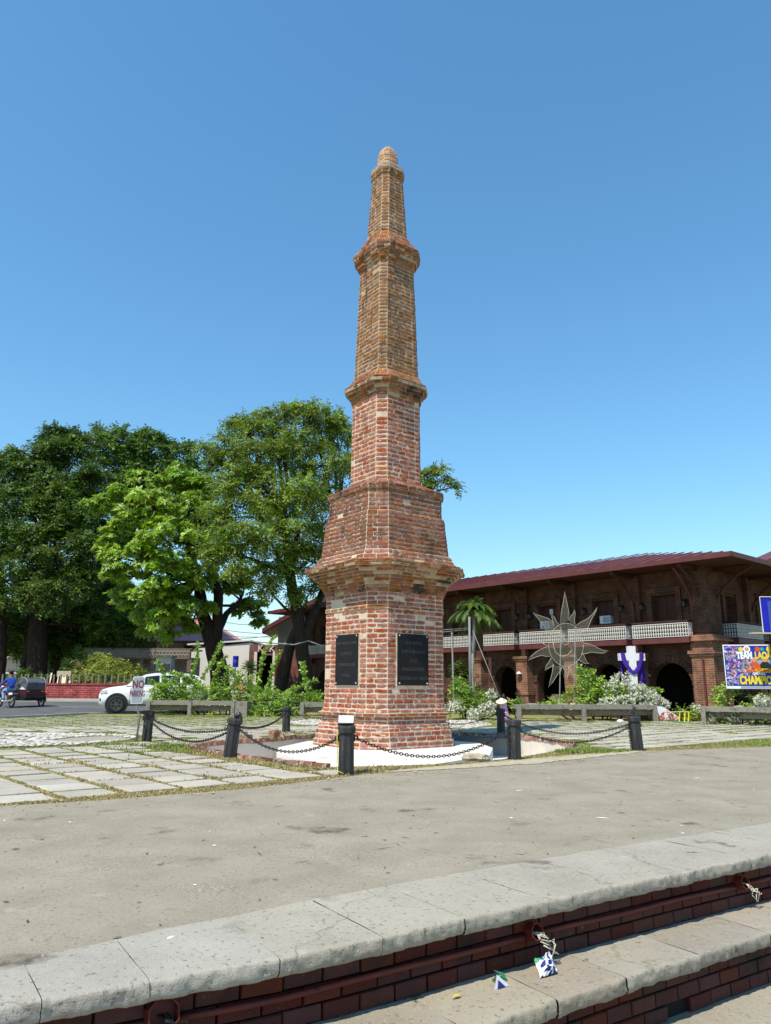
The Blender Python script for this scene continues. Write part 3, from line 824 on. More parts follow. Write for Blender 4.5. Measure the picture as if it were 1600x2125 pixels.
for i in range(-14, 46):
    for j in range(0, 34):
        if False: continue
        gap = 0.12 * ((j) // 4)       # a wider grass joint after every fourth row
        c = PO + E1 * (i * PU + PW / 2) + E2 * (j * PV + PD / 2 + gap)
        if not inside(c.x, c.y, LAWN): continue
        if any(not inside((c + E1 * a + E2 * e).x, (c + E1 * a + E2 * e).y, LAWN) for a in (-.28, .28) for e in (-.28, .28)): continue
        if any(inside((c + E1 * a + E2 * e).x, (c + E1 * a + E2 * e).y, PITG) for a in (-.28, 0, .28) for e in (-.28, 0, .28)): continue
        if any(inside((c + E1 * a + E2 * e).x, (c + E1 * a + E2 * e).y, p) for p in (PEBG, PEB2, PEB3) for a in (-.28, .28) for e in (-.28, .28)): continue
        if c.y > 31 or c.x < -0.56 * c.y - 1.5 or c.x > 0.56 * c.y + 1.5: continue
        if -9.5 < c.x < -5 and c.y > 30.8: continue
        if random.random() < 0.02 and c.y > 14: continue
        pv.append((c.length, i, j, c))
pv.sort(key=lambda q: q[0])
PAVED = set((q[1], q[2]) for q in pv)
pav_mesh = []
for k in range(10):
    b = MB(); b.tint = (k + 0.5) / 10; r2 = random.Random(100 + k)
    w, d_ = PW / 2, PD / 2; e = 0.012
    jj = lambda: r2.uniform(-0.008, 0.008)
    base = [(-w, -d_), (w, -d_), (w, d_), (-w, d_)]
    cor = [(x + jj(), y + jj()) for x, y in base]
    vs = [(x, y, -0.05) for x, y in cor] + [(x, y, 0.008) for x, y in cor] + [(x * (1 - e / w), y * (1 - e / d_), 0.016) for x, y in cor]
    b.add(vs, [(i, (i + 1) % 4, 4 + (i + 1) % 4, 4 + i) for i in range(4)] + [(4 + i, 4 + (i + 1) % 4, 8 + (i + 1) % 4, 8 + i) for i in range(4)] + [(8, 9, 10, 11)])
    o = b.build('paver', M['paver'], lawn); pav_mesh.append(o.data); bpy.data.objects.remove(o)
rest = MB()
for k, (dist, i, j, c) in enumerate(pv):
    rz = R(40) + random.gauss(0, 0.012); z = random.uniform(-0.012, 0.004); tx, ty = random.gauss(0, .006), random.gauss(0, .006)
    if k < 300:
        o = bpy.data.objects.new('paver', random.choice(pav_mesh)); COL.objects.link(o); o.parent = lawn
        o.location = (c.x, c.y, z); o.rotation_euler = (tx, ty, rz); g_ = 1 - 0.13 * min(1, max(0, (dist - 11) / 7)) * random.random(); o.scale = (g_, g_ * (1 - .08 * min(1, max(0, (dist - 11) / 6))), 1)
    else:
        rest.tint = random.random()
        k_ = (0.64 if c.x < 4.5 else 0.80) - 0.1 * min(1, max(0, (dist - 18) / 8)) + random.uniform(-.14, .08); rest.box((c.x, c.y, z - 0.020), (PW * (k_ + .2), PD * (k_ - (.14 if c.x < 4.5 else .04)), 0.06), Matrix.Rotation(rz, 3, 'Z'))
pr = rest.build('paver_field', M['paver'], lawn); pr['kind'] = 'stuff'

# pebble beds
def pebble_bed(poly, n, name, label, holes=()):
    b = MB(); b.sheet(poly, -0.002)
    s = b.build(name + '_base', M['pebble_bed']); tag(s, kind='structure'); s.name = 'pebble_bed_base'
    b = MB(); xs = [q[0] for q in poly]; ys = [q[1] for q in poly]; k = 0
    while k < n:
        x, y = random.uniform(min(xs), max(xs)), random.uniform(min(ys), max(ys))
        if not inside(x, y, poly): continue
        if any(math.hypot((x - hx) / ha, (y - hy) / hb) < 1 for hx, hy, ha, hb in holes): k += 1; continue
        k += 1
        a, bb, h = random.uniform(.05, .11), random.uniform(.04, .075), random.uniform(.022, .045)
        rot = Matrix.Rotation(random.uniform(0, 6.3), 3, 'Z'); b.tint = random.random()
        vs = []
        for rr_, zz in ((0.75, 0.0), (1.0, 0.4), (0.7, 0.85)):
            for t_ in range(7):
                w = 2 * math.pi * t_ / 7; q = rot @ Vector((a * rr_ * math.cos(w), bb * rr_ * math.sin(w), h * zz)); vs.append((x + q.x, y + q.y, 0.0 + q.z))
        vs.append((x, y, h))
        b.add(vs, [(7 * l + t_, 7 * l + (t_ + 1) % 7, 7 * (l + 1) + (t_ + 1) % 7, 7 * (l + 1) + t_) for l in range(2) for t_ in range(7)] + [(14 + t_, 14 + (t_ + 1) % 7, 21) for t_ in range(7)])
    return tag(b.build('pebbles', M['pebble'], smooth=True), label, 'pebbles', kind='stuff')
pebble_bed(PEB, 1500, 'pebble_bed', 'white pebbles filling the rounded bed left of the leaning post', holes=[(-6.9, 18.3, .75, 1.1), (-9.6, 19.0, .8, .5)])
pebble_bed(PEB2, 330, 'pebble_bed', 'white pebbles in the small bed behind the back left post')
pebble_bed(PEB3, 330, 'pebble_bed', 'white pebbles in the small bed right of the obelisk base')

# ------------------------------------------------------------------ sunken pit around the obelisk
PIT_Z, PAD_Z = -0.46, -0.08
N_ = len(PIT)
def wob(q): return q
b = MB(); b.sheet(grow(PIT, 0.1), PIT_Z)
b.add([(x, y, 0.0) for x, y in PIT] + [(x, y, PIT_Z - 0.02) for x, y in PIT], [(i, (i + 1) % N_, N_ + (i + 1) % N_, N_ + i) for i in range(N_)])
pit = tag(b.build('sunken_pit', M['pit_plaster']), kind='structure')
k = 0
for i in range(N_):
    (x0, y0), (x1, y1) = PIT[i], PIT[(i + 1) % N_]
    d = Vector((x1 - x0, y1 - y0, 0)); L_ = d.length; d.normalize(); nb = max(1, round(L_ / 0.25))
    for t_ in range(nb):
        q = Vector((x0, y0, 0)) + d * (L_ * (t_ + 0.5) / nb) + Vector((d.y, -d.x, 0)) * -0.045
        if q.y < 13.4 and q.x > -0.75: continue                # rim buried in earth along the front
        if q.x > 1.0 and q.y < 16.6: continue
        b = MB(); b.tint = random.random()
        b.box(q + Vector((0, 0, random.uniform(-.005, .012))), (L_ / nb - 0.012, 0.13 + random.uniform(-.015, .015), 0.10), Matrix.Rotation(math.atan2(d.y, d.x) + random.gauss(0, .04), 3, 'Z'), 0.93)
        b.build('rim_brick', M['rim_brick'], pit)
# white pad under the obelisk
PAD = [(-2.35, 17.3), (-2.2, 16.0), (-1.75, 14.9), (-1.2, 14.0), (-0.85, 12.75), (-0.2, 12.75), (0.95, 13.9), (2.12, 15.7), (2.45, 17.6), (2.3, 19.2), (1.2, 20.4), (-0.6, 20.6), (-1.9, 19.4)]
b = MB(); n_ = len(PAD)
b.extrude(PAD, [], lambda a, c, z: Vector((a, c, z)), PAD_Z, PIT_Z - 0.01)
tag(b.build('white_pad', M['white_pad'], fix=True), 'bright white concrete pad under the obelisk', 'pad')
for (x, y, rz, lb) in ((1.55, 13.55, 0.4, 'broken brown stone lump between white pad and front right post'),):
    b = MB()
    for k in range(5):
        b.tint = random.random()
        b.lathe((x + random.uniform(-.18, .18), y + random.uniform(-.1, .1), 0.0), [(.09, 0), (.12, .05), (.08, .11), (.03, .13)], 6, Matrix.Rotation(random.uniform(0, 3), 3, 'Z'))
    tag(b.build('stone_lump', M['dirt'], fix=True), lb, 'stone')
for (x, y, rz, lb) in ((-3.35, 18.35, 0.3, 'broken brick block lying behind the leaning post'), (-2.65, 18.9, 1.0, 'pale broken brick lying on the far rim of the pit')):
    b = MB(); b.tint = random.random(); b.box((x, y, 0.09), (0.3, 0.2, 0.22), Matrix.Rotation(rz, 3, 'Z'), 0.82); b.box((x + .14, y + .1, 0.06), (0.16, 0.14, 0.13), Matrix.Rotation(rz + .6, 3, 'Z'), 0.8)
    tag(b.build('broken_brick', M['rim_brick']), lb, 'brick')

# ------------------------------------------------------------------ grass blades in the joints (nobody could count them)
def grass_field(n, dry, name, label, mat_, hmin, hmax, area):
    out, tints = [], []
    tries = 0
    pts = []
    while len(pts) < n and tries < n * 12:
        tries += 1
        x, y = area()
        if not inside(x, y, LAWN) or inside(x, y, PIT) or inside(x, y, PEB): continue
        rel = Vector((x, y, 0)) - PO
        a, e = rel.dot(E1), rel.dot(E2)
        jb = 0
        for jb in range(0, 9):
            if e < (jb + 1) * 4 * PV + 0.12 * (jb + 1): break
        e2 = e - 0.12 * jb
        i, j = math.floor(a / PU), math.floor(e2 / PV)
        fa, fe = a - i * PU, e2 - j * PV
        on = (i, j) in PAVED and 0.02 < fa < PW - 0.02 and 0.02 < fe < PD - 0.02
        if on and random.random() < 0.985: continue
        pts.append((x, y))
    P_ = np.array(pts); k = len(P_)
    nb = 4
    P_ = np.repeat(P_, nb, axis=0) + rng.normal(0, 0.02, (k * nb, 2))
    m = len(P_)
    ang = rng.uniform(0, 2 * np.pi, m); h = rng.uniform(hmin, hmax, m); lean = rng.uniform(0.1, 0.9, m) * h
    w = rng.uniform(0.004, 0.009, m) * (1 + P_[:, 1] / 18)
    dx, dy = np.cos(ang), np.sin(ang)
    z0 = np.full(m, -0.012)
    V = np.zeros((m, 4, 3))
    V[:, 0] = np.stack([P_[:, 0] - dy * w, P_[:, 1] + dx * w, z0], 1)
    V[:, 1] = np.stack([P_[:, 0] + dy * w, P_[:, 1] - dx * w, z0], 1)
    V[:, 2] = np.stack([P_[:, 0] + dx * lean + dy * w * .3, P_[:, 1] + dy * lean - dx * w * .3, z0 + h], 1)
    V[:, 3] = np.stack([P_[:, 0] + dx * lean - dy * w * .3, P_[:, 1] + dy * lean + dx * w * .3, z0 + h], 1)
    o = quads_object(name, V, mat_, rng.uniform(0, 1, m))
    tag(o, label, 'grass', kind='stuff')
def area_wide():
    y = 8.3 + 24 * random.random() ** 1.3
    return random.uniform(-0.56 * y - .5, 0.56 * y + .5), y
def area_far():
    y = 11.5 + 21 * random.random() ** 1.2
    if y < 15 and random.random() > (y - 11.5) / 3.5: y += 6
    return random.uniform(-0.56 * y - .5, 0.56 * y + .5), y
def area_near():
    y = 8.3 + 7 * random.random()
    return random.uniform(-0.56 * y - .5, 0.4 * y), y
def area_edge():
    j = random.randrange(2, len(PLAZA_EDGE) - 3); t_ = random.random()
    a, c = PLAZA_EDGE[j], PLAZA_EDGE[j + 1]
    o = abs(random.gauss(0, 0.35))
    return a[0] + (c[0] - a[0]) * t_ - 0.6 * o, a[1] + (c[1] - a[1]) * t_ + 0.8 * o
CL = [(-3.4, 10.6, .45), (-2.3, 10.9, .35), (-4.0, 12.2, .5), (-2.7, 12.6, .5), (-0.8, 11.6, .35), (-0.2, 12.0, .4), (-3.6, 14.2, .8), (-4.6, 15.4, 1.0), (4.0, 15.6, .45), (4.5, 15.9, .4), (-2.4, 18.8, .45), (-1.7, 19.9, .4), (-4.9, 16.6, .9), (-3.0, 13.6, .35), (-5.2, 12.9, .5), (3.6, 20.6, .5), (-2.0, 20.9, .7)]
def area_clump(dry=False):
    x, y, r = random.choice([k for k in CL if (k[1] < 15.2) == dry]); return random.gauss(x, r * .6), random.gauss(y, r * .6)
grass_field(20000, 0, 'grass', 'short green grass growing in the joints between the pavers', M['grass_green'], 0.010, 0.028, area_far)
grass_field(12000, 0, 'grass', 'dry straw coloured grass in the joints nearest the plaza', M['grass_dry'], 0.008, 0.026, lambda: area_edge() if random.random() < .3 else area_near())
grass_field(2600, 0, 'grass', 'taller green grass tufts round the back posts and pit rim', M['grass_green'], 0.02, 0.07, area_clump)
grass_field(1500, 0, 'grass', 'taller straw coloured tufts between the pavers near the leaning post', M['grass_dry'], 0.015, 0.05, lambda: area_clump(True))

# ================================================================== the brick obelisk
OB = Vector((0.0, 18.4, 0.0)); OROT = R(38)
def octo(s, c):
    l = s - c / math.sqrt(2)
    pts = [(s, -l), (s, l), (l, s), (-l, s), (-s, l), (-s, -l), (-l, -s), (l, -s)]
    return [Vector((x * math.cos(OROT) - y * math.sin(OROT), x * math.sin(OROT) + y * math.cos(OROT), 0)) for x, y in pts]
# face k runs from vertex k to k+1; long faces are even, chamfers odd. Seen: left = 4, middle chamfer = 5, right = 6
K = 0.41
def cw(s, s0=None, k=K):
    return k * s if s0 is None else k * s0 + 0.828 * (s - s0)
# sections: (kind, brick material, mortar material, course height, brick length, [(z, s, c), ...])
SEC = [
    ('footing', 'brick_plinth', 'mortar_plinth', 0.105, 0.30, [(-0.14, 1.40, cw(1.40, 1.165)), (0.07, 1.385, cw(1.385, 1.165))]),
    ('base', 'brick_plinth', 'mortar_plinth', 0.11, 0.27, [(0.07, 1.345, cw(1.345, 1.165)), (0.29, 1.34, cw(1.34, 1.165))]),
    ('base', 'brick_plinth', 'mortar_plinth', 0.07, 0.27, [(0.29, 1.30, cw(1.30, 1.165)), (0.43, 1.265, cw(1.265, 1.165))]),
    ('base', 'brick_plinth', 'mortar_plinth', 0.085, 0.27, [(0.43, 1.21, cw(1.21, 1.165)), (0.60, 1.21, cw(1.21, 1.165))]),
    ('base', 'brick_cornice', 'mortar_plinth', 0.075, 0.3, [(0.60, 1.285, cw(1.285, 1.165)), (0.675, 1.295, cw(1.295, 1.165))]),
    ('base', 'brick_plinth', 'mortar_plinth', 0.085, 0.3, [(0.675, 1.225, cw(1.225, 1.165)), (0.76, 1.19, cw(1.19, 1.165))]),
    ('plinth', 'brick_plinth', 'mortar_plinth', 0.111, 0.265, [(0.76, 1.165, cw(1.165)), (2.98, 1.165, cw(1.165))]),
    ('plinth', 'brick_cornice', 'mortar_plinth', 0.08, 0.3, [(2.98, 1.19, cw(1.19, 1.165)), (3.06, 1.19, cw(1.19, 1.165))]),
    ('plinth', 'brick_plinth', 'mortar_plinth', 0.10, 0.265, [(3.06, 1.172, cw(1.172, 1.165)), (3.36, 1.172, cw(1.172, 1.165))]),
]
zc, sc_ = 3.36, 1.20
for dz, s1 in ((0.08, 1.205), (0.075, 1.235), (0.075, 1.27), (0.07, 1.315), (0.07, 1.37), (0.065, 1.44), (0.06, 1.52), (0.055, 1.60), (0.05, 1.69), (0.045, 1.675), (0.04, 1.62)):
    SEC.append(('cornice', 'brick_cornice', 'mortar_shaft', dz, 0.34, [(zc, s1 - 0.012, cw(s1, 1.165)), (zc + dz, s1, cw(s1, 1.165))])); zc += dz
SEC += [
    ('cornice', 'brick_tier', 'mortar_shaft', 0.05, 0.3, [(zc, 1.55, cw(1.55, 1.165)), (zc + 0.06, 1.50, cw(1.50, 1.165))]),
    ('tier', 'brick_tier', 'mortar_plinth', 0.10, 0.26, [(zc + 0.06, 1.42, cw(1.3, 1.165)), (4.32, 1.32, cw(1.28))]),
    ('tier', 'brick_tier', 'mortar_plinth', 0.108, 0.27, [(4.32, 1.285, cw(1.285)), (5.27, 1.205, cw(1.205))]),
    ('tier', 'brick_tier', 'mortar_plinth', 0.108, 0.25, [(5.27, 1.155, cw(1.155)), (5.82, 1.14, cw(1.14))]),
    ('band', 'brick_tier', 'mortar_plinth', 0.06, 0.3, [(5.82, 1.185, cw(1.185)), (5.94, 1.20, cw(1.2))]),
    ('band', 'brick_tier', 'mortar_shaft', 0.06, 0.26, [(5.94, 1.12, cw(1.10)), (6.04, 1.0, cw(1.0))]),
    ('band', 'brick_tier', 'mortar_shaft', 0.06, 0.26, [(6.04, 0.96, cw(0.95)), (6.16, 0.80, cw(0.78))]),
    ('shaft', 'brick_plinth', 'mortar_plinth', 0.118, 0.27, [(6.16, 0.722, 0.285), (8.38, 0.708, 0.28)]),
]
zc = 8.38
for dz, s1 in ((0.085, .73), (0.08, .765), (0.08, .81), (0.075, .865), (0.075, .92), (0.05, .90)):
    SEC.append(('cornice', 'brick_cornice', 'mortar_shaft', dz, 0.3, [(zc, s1 - .01, cw(s1, .71, .39)), (zc + dz, s1, cw(s1, .71, .39))])); zc += dz
SEC += [
    ('band', 'brick_cornice', 'mortar_shaft', 0.09, 0.26, [(zc, 0.84, cw(.82, .71, .39)), (9.08, 0.69, cw(.7, .71, .36))]),
    ('shaft', 'brick_shaft', 'mortar_shaft', 0.105, 0.255, [(9.08, 0.668, 0.225), (12.24, 0.582, 0.215)]),
]
zc = 12.24
for dz, s1 in ((0.075, .61), (0.075, .65), (0.075, .69), (0.075, .725), (0.075, .755), (0.075, .765), (0.06, .745)):
    SEC.append(('cornice', 'brick_cornice', 'mortar_shaft', dz, 0.27, [(zc, s1 - .008, cw(s1, .58, .38)), (zc + dz, s1, cw(s1, .58, .38))])); zc += dz
SEC += [
    ('band', 'brick_cornice', 'mortar_shaft', 0.09, 0.24, [(zc, 0.70, cw(.69, .58, .38)), (13.0, .57, cw(.56, .58, .38))]),
    ('band', 'brick_cornice', 'mortar_shaft', 0.09, 0.24, [(13.0, 0.55, cw(.55, .58, .38)), (13.2, .475, .21)]),
    ('shaft', 'brick_shaft', 'mortar_shaft', 0.105, 0.235, [(13.2, 0.457, 0.21), (15.12, 0.355, 0.185)]),
    ('collar', 'brick_shaft', 'mortar_shaft', 0.075, 0.25, [(15.12, 0.385, cw(.385, .355, .5)), (15.27, 0.40, cw(.40, .355, .5))]),
    ('collar', 'collar_stone', 'mortar_shaft', 0.09, 0.3, [(15.27, 0.405, cw(.4, .355, .5)), (15.45, 0.375, cw(.37, .355, .5))]),
    ('cap', 'brick_cap', 'mortar_shaft', 0.085, 0.22, [(15.45, 0.255, 0.15), (15.86, 0.245, 0.15)]),
    ('cap', 'brick_cap', 'mortar_shaft', 0.08, 0.2, [(15.86, 0.240, 0.15), (16.05, 0.205, 0.13)]),
    ('cap', 'brick_cap', 'mortar_shaft', 0.07, 0.18, [(16.05, 0.19, 0.12), (16.16, 0.13, 0.09)]),
]
obelisk = thing('brick_obelisk', 'tall tiered red brick obelisk with two black plaques on its octagonal base', 'obelisk', OB + Vector((0, 0, PAD_Z)))
core = []
for (kind, bm_, mm, ch, bl, rings) in SEC:
    if not core or core[-1][0] != mm: core.append((mm, MB()))
    b = core[-1][1]
    pr_ = []
    for z, s, c in rings:
        pr_.append([OB + Vector((q.x, q.y, z)) for q in octo(s, c)])
    vs = pr_[0] + pr_[1]
    b.add(vs, [(i, (i + 1) % 8, 8 + (i + 1) % 8, 8 + i) for i in range(8)] + [tuple(range(7, -1, -1)), tuple(8 + i for i in range(8))])
for mm, b in core:
    b.build('mortar_core', M[mm], obelisk)
PLQ = {4: (0.88, 1.15), 6: (0.91, 1.15)}
PSH = {4: 0.11, 6: -0.11}                                    # both plaques sit towards the middle corner                     # plaque width, height per face
PZ0, PZ1 = 1.275, 2.425
def brick_shape(b, A0, B0, A1, B1, u0, u1, L0, v0, v1, prot, gapv, rnd, grid=(3, 2)):
    """one worn brick on the face A0-B0 (bottom) to A1-B1 (top); u in metres, v as fractions"""
    dn = (B0 - A0).normalized()
    n = Vector((dn.y, -dn.x, 0))
    def pt(u, v, o):
        f = u / L0
        return (A0.lerp(B0, f)).lerp(A1.lerp(B1, f), v) + n * o
    nx, ny = grid
    j = rnd.uniform
    ha = (v1 - v0)
    m = min(0.013, (u1 - u0) * .08)
    vs = []
    jx = [[j(-.006, .006) for _ in range(nx + 1)] for _ in range(ny + 1)]
    for y in range(ny + 1):
        for x in range(nx + 1):
            fu, fv = x / nx, y / ny
            u = u0 + m + (u1 - u0 - 2 * m) * fu + jx[y][x] * .7
            v = v0 + ha * (gapv + (1 - 2 * gapv) * fv + j(-.05, .05))
            edge = x in (0, nx) or y in (0, ny)
            corner = x in (0, nx) and y in (0, ny)
            vs.append(pt(u, v, prot + j(-.005, .004) - (0.004 if edge else 0) - (0.006 if corner else 0)))
    k = (nx + 1) * (ny + 1)
    fs = [(y * (nx + 1) + x, y * (nx + 1) + x + 1, (y + 1) * (nx + 1) + x + 1, (y + 1) * (nx + 1) + x) for y in range(ny) for x in range(nx)]
    rim = [x for x in range(nx + 1)] + [y * (nx + 1) + nx for y in range(1, ny + 1)] + [ny * (nx + 1) + x for x in range(nx - 1, -1, -1)] + [y * (nx + 1) for y in range(ny - 1, 0, -1)]
    cen = pt((u0 + u1) / 2, (v0 + v1) / 2, 0)
    for i in rim:
        q = vs[i] - n * ((vs[i] - cen).dot(n) + 0.03)
        vs.append(q + (q - cen) * 0.015)
    for t_ in range(len(rim)):
        a, c = rim[t_], rim[(t_ + 1) % len(rim)]
        fs.append((c, a, k + t_, k + (t_ + 1) % len(rim)))
    b.add(vs, fs)
masses = {}
single = []
rb = random.Random(21)
for si, (kind, bm_, mm, ch, bl, rings) in enumerate(SEC):
    (z0, s0, c0), (z1, s1, c1) = rings
    V0 = [OB + Vector((q.x, q.y, z0)) for q in octo(s0, c0)]; V1 = [OB + Vector((q.x, q.y, z1)) for q in octo(s1, c1)]
    nc = max(1, round((z1 - z0) / ch))
    for f in range(8):
        A0, B0, A1, B1 = V0[f], V0[(f + 1) % 8], V1[f], V1[(f + 1) % 8]
        L0 = (B0 - A0).length
        for r_ in range(nc):
            v0, v1 = r_ / nc, (r_ + 1) / nc
            zm = z0 + (z1 - z0) * (v0 + v1) / 2
            spans = [(0.0, L0)]
            if kind == 'plinth' and f in PLQ and PZ0 - 0.05 < zm < PZ1 + 0.05:
                w = PLQ[f][0]; pc = L0 / 2 + PSH[f]; spans = [(0.0, pc - w / 2 - 0.03), (pc + w / 2 + 0.03, L0)]
            if f in (4, 6) and kind in ('plinth', 'tier', 'shaft'):      # quoin stack along the outer corner
                qw = 0.135 * L0
                spans = ([(0.0, qw), (qw, spans[0][1])] + spans[1:]) if f == 4 else (spans[:-1] + [(spans[-1][0], L0 - qw), (L0 - qw, L0)])
            for (ua, ub) in spans:
                nb_ = max(1, round((ub - ua) / bl + rb.uniform(-.35, .35)))
                if f % 2 == 1 and (ub - ua) < 0.36: nb_ = 1
                ws = [rb.uniform(.72, 1.28) for _ in range(nb_)]
                if nb_ > 1 and r_ % 2: ws[0] *= 0.55
                tot = sum(ws); u = ua
                for w in ws:
                    u2 = u + (ub - ua) * w / tot
                    miss = kind in ('plinth', 'tier', 'shaft') and rb.random() < (0.025 if kind == 'plinth' else 0.012)
                    prot = 0.007 + rb.uniform(-.003, .007) + (0.010 if kind in ('cornice', 'band') else 0.016 if kind == 'tier' else 0.004)
                    gapv = 0.05 if kind in ('cornice', 'band', 'collar') else 0.15 + rb.uniform(-.04, .05)
                    if kind == 'cornice': prot += rb.uniform(-.018, .014) - (0.04 if rb.random() < 0.10 else 0)
                    if kind in ('plinth', 'tier') and bm_ != 'brick_cornice':
                        wc = A0.lerp(B0, (u + u2) / 2 / L0)
                        if noise.noise((wc.x * 1.5, wc.y * 1.5, zm * 1.1 + 4.0)) > (0.43 if kind == 'plinth' else 0.6): miss = True    # bricks lost under mortar repairs
                    jv = rb.uniform(-.03, .03) / max(nc, 1)
                    if kind == 'cornice' and rb.random() < 0.02: miss = True
                    if not miss and u2 - u > 0.03:
                        tint = rb.random()
                        vis = f in (4, 5, 6) and kind in ('plinth',) and bm_ == 'brick_plinth'
                        rec = (A0, B0, A1, B1, u, u2, L0, v0 + jv, v1 + jv, prot, gapv)
                        if vis: single.append((rec, bm_, tint, (u2 - u)))
                        else:
                            mb = masses.setdefault(bm_, MB()); mb.tint = tint
                            brick_shape(mb, *rec, rb)
                    u = u2
single.sort(key=lambda q: -q[3])
for k, (rec, bm_, tint, w) in enumerate(single):
    if k < 300:
        b = MB(); b.tint = tint; brick_shape(b, *rec, rb); b.build('brick', M[bm_], obelisk)
    else:
        mb = masses.setdefault(bm_, MB()); mb.tint = tint; brick_shape(mb, *rec, rb)
allb = MB(); mats_ = list(masses)
for i, bm_ in enumerate(mats_):
    n0 = len(allb.v); allb.v.extend(masses[bm_].v)
    allb.f.extend(tuple(q + n0 for q in f) for f in masses[bm_].f); allb.t.extend(masses[bm_].t); allb.m.extend([i] * len(masses[bm_].f))
bw = allb.build('brickwork', [M[q] for q in mats_], obelisk); bw['kind'] = 'stuff'
print('obelisk bricks: singles', len(single), 'tris mass', len(allb.f))
# rounded tip
b = MB(); b.lathe(OB + Vector((0, 0, 16.16)), [(.13, -.02), (.115, .03), (.07, .055), (.01, .065)], 10); b.build('tip', M['brick_cap'], obelisk, smooth=True)

# plaques
def plaque(f, lines, sizes, label):
    w, h = PLQ[f]
    s, c = 1.165, cw(1.165)
    V = octo(s, c); A, B_ = OB + V[f], OB + V[(f + 1) % 8]
    r = (B_ - A).normalized(); n = Vector((r.y, -r.x, 0)); up = Vector((0, 0, 1))
    mid = (A + B_) / 2 + r * PSH[f] + up * ((PZ0 + PZ1) / 2)
    p = MB()
    rot = Matrix((r, -n, up)).transposed()
    p.box(mid + n * 0.012, (w + 0.024, 0.02, h + 0.024), rot); p.mi = 1
    p.box(mid + n * 0.030, (w, 0.03, h), rot)
    po = p.build('plaque', [M['mortar_plinth'], M['plaque']], obelisk)
    po['label'] = label
    for sx in (-1, 1):
        for sz in (-1, 1):
            b = MB(); q = mid + n * 0.045 + r * (sx * (w / 2 - 0.045)) + up * (sz * (h / 2 - 0.045))
            b.lathe(q, [(.017, 0), (.017, .008), (.009, .016)], 10, Matrix((r, up, n)).transposed()); b.build('screw', M['screw'], po)
    for (ln, z), sz in zip(lines, sizes):
        text(ln, sz, mid + n * 0.0465 + up * z, r, up, M['plaque_letter'], 'lettering', po, extrude=0.002, sx=0.62)
plaque(4, [('SIENDO MINISTRO DE ULTRAMAR', .37), ('EL EXCMO. SR.', .13), ('D. FERNANDO DE LEON', -.12), ('Y CASTILLO', -.36)], (.085, .105, .105, .105), 'black plaque on the sunlit face, four lines of lettering')
plaque(6, [('A S. M. MAJESTAD', .37), ('EL REY D. ALFONSO XII', .17), ('Q. D. G.', -.03), ('AGRADECIDOS POR EL', -.22), ('DESESTANCO DEL TABACO', -.42)], (.105, .105, .105, .105, .105), 'black plaque on the shaded face, five lines of lettering')

# ================================================================== posts and chains
PH = 0.68
def make_post(label, loc, lean=(0, 0), rz=0.0, h=PH, r=0.125):
    t = thing('black_post', label, 'post', loc, 'black posts round the obelisk')
    t.rotation_euler = (lean[0], lean[1], rz)
    b = MB(); n = 8
    prof = [(r * 0.97, -0.05), (r * .96, .02), (r * 0.93, h * .5), (r * .90, h - 0.10)]
    b.lathe((0, 0, 0), prof, n, Matrix.Rotation(R(22.5), 3, 'Z'))
    for i in range(8): pass
    b.build('shaft', M['post_black'], t, local=True)
    b = MB(); b.lathe((0, 0, h - 0.10), [(r * .93, -0.002), (r * 1.10, 0.006), (r * 1.10, .075), (r * 1.03, .098), (r * .6, .104)], n, Matrix.Rotation(R(22.5), 3, 'Z'))
    b.build('cap', M['post_black'], t, local=True)
    for sgn in (-1, 1):
        b = MB()
        b.box((sgn * r * .93, 0, h - 0.17), (0.02, 0.05, 0.10)); b.torus((sgn * (r + 0.02), 0, h - 0.165), 0.026, 0.007, Matrix.Rotation(R(90), 3, 'X'), 12, 6)
        b.build('eye_bracket', M['chain'], t, local=True)
    return t
POSTS = {
    'near': ((-0.55, 11.40, 0), (0, 0), 'nearest black post, carrying a white floodlight and yellow cord'),
    'fr': ((2.31, 13.86, 0), (0, R(1)), 'black post at the right front corner of the pit, chipped on its shaded side'),
    'r': ((5.20, 16.0, 0), (R(0), R(-4)), 'black post farthest to the right, standing alone on the grass edge'),
    'fl': ((-2.74, 13.9, 0), (0, R(6)), 'black post leaning to the right with a small dark spotlight on top'),
    'l': ((-5.40, 17.72, 0), (0, R(1.5)), 'black post beside the no parking sign, chain hung on its side'),
    'bl': ((-2.74, 21.7, 0), (0, 0), 'black post behind the pit, left of the obelisk base'),
    'br': ((3.23, 21.45, 0), (0, 0), 'black post behind the pit, right of the obelisk base, beside the pink dress'),
}
ang = {'near': 0.15, 'fr': 0.45, 'r': 0.2, 'fl': -0.2, 'l': 0.3, 'bl': 0.1, 'br': -0.1}
PT = {}
for k, (loc, lean, lb) in POSTS.items():
    t = make_post(lb, loc, lean, ang[k]); PT[k] = t
def top_of(k, z=PH - 0.165):
    (x, y, _), (lx, ly), _l = POSTS[k]
    return Vector((x + math.sin(ly) * z, y - math.sin(lx) * z, z))
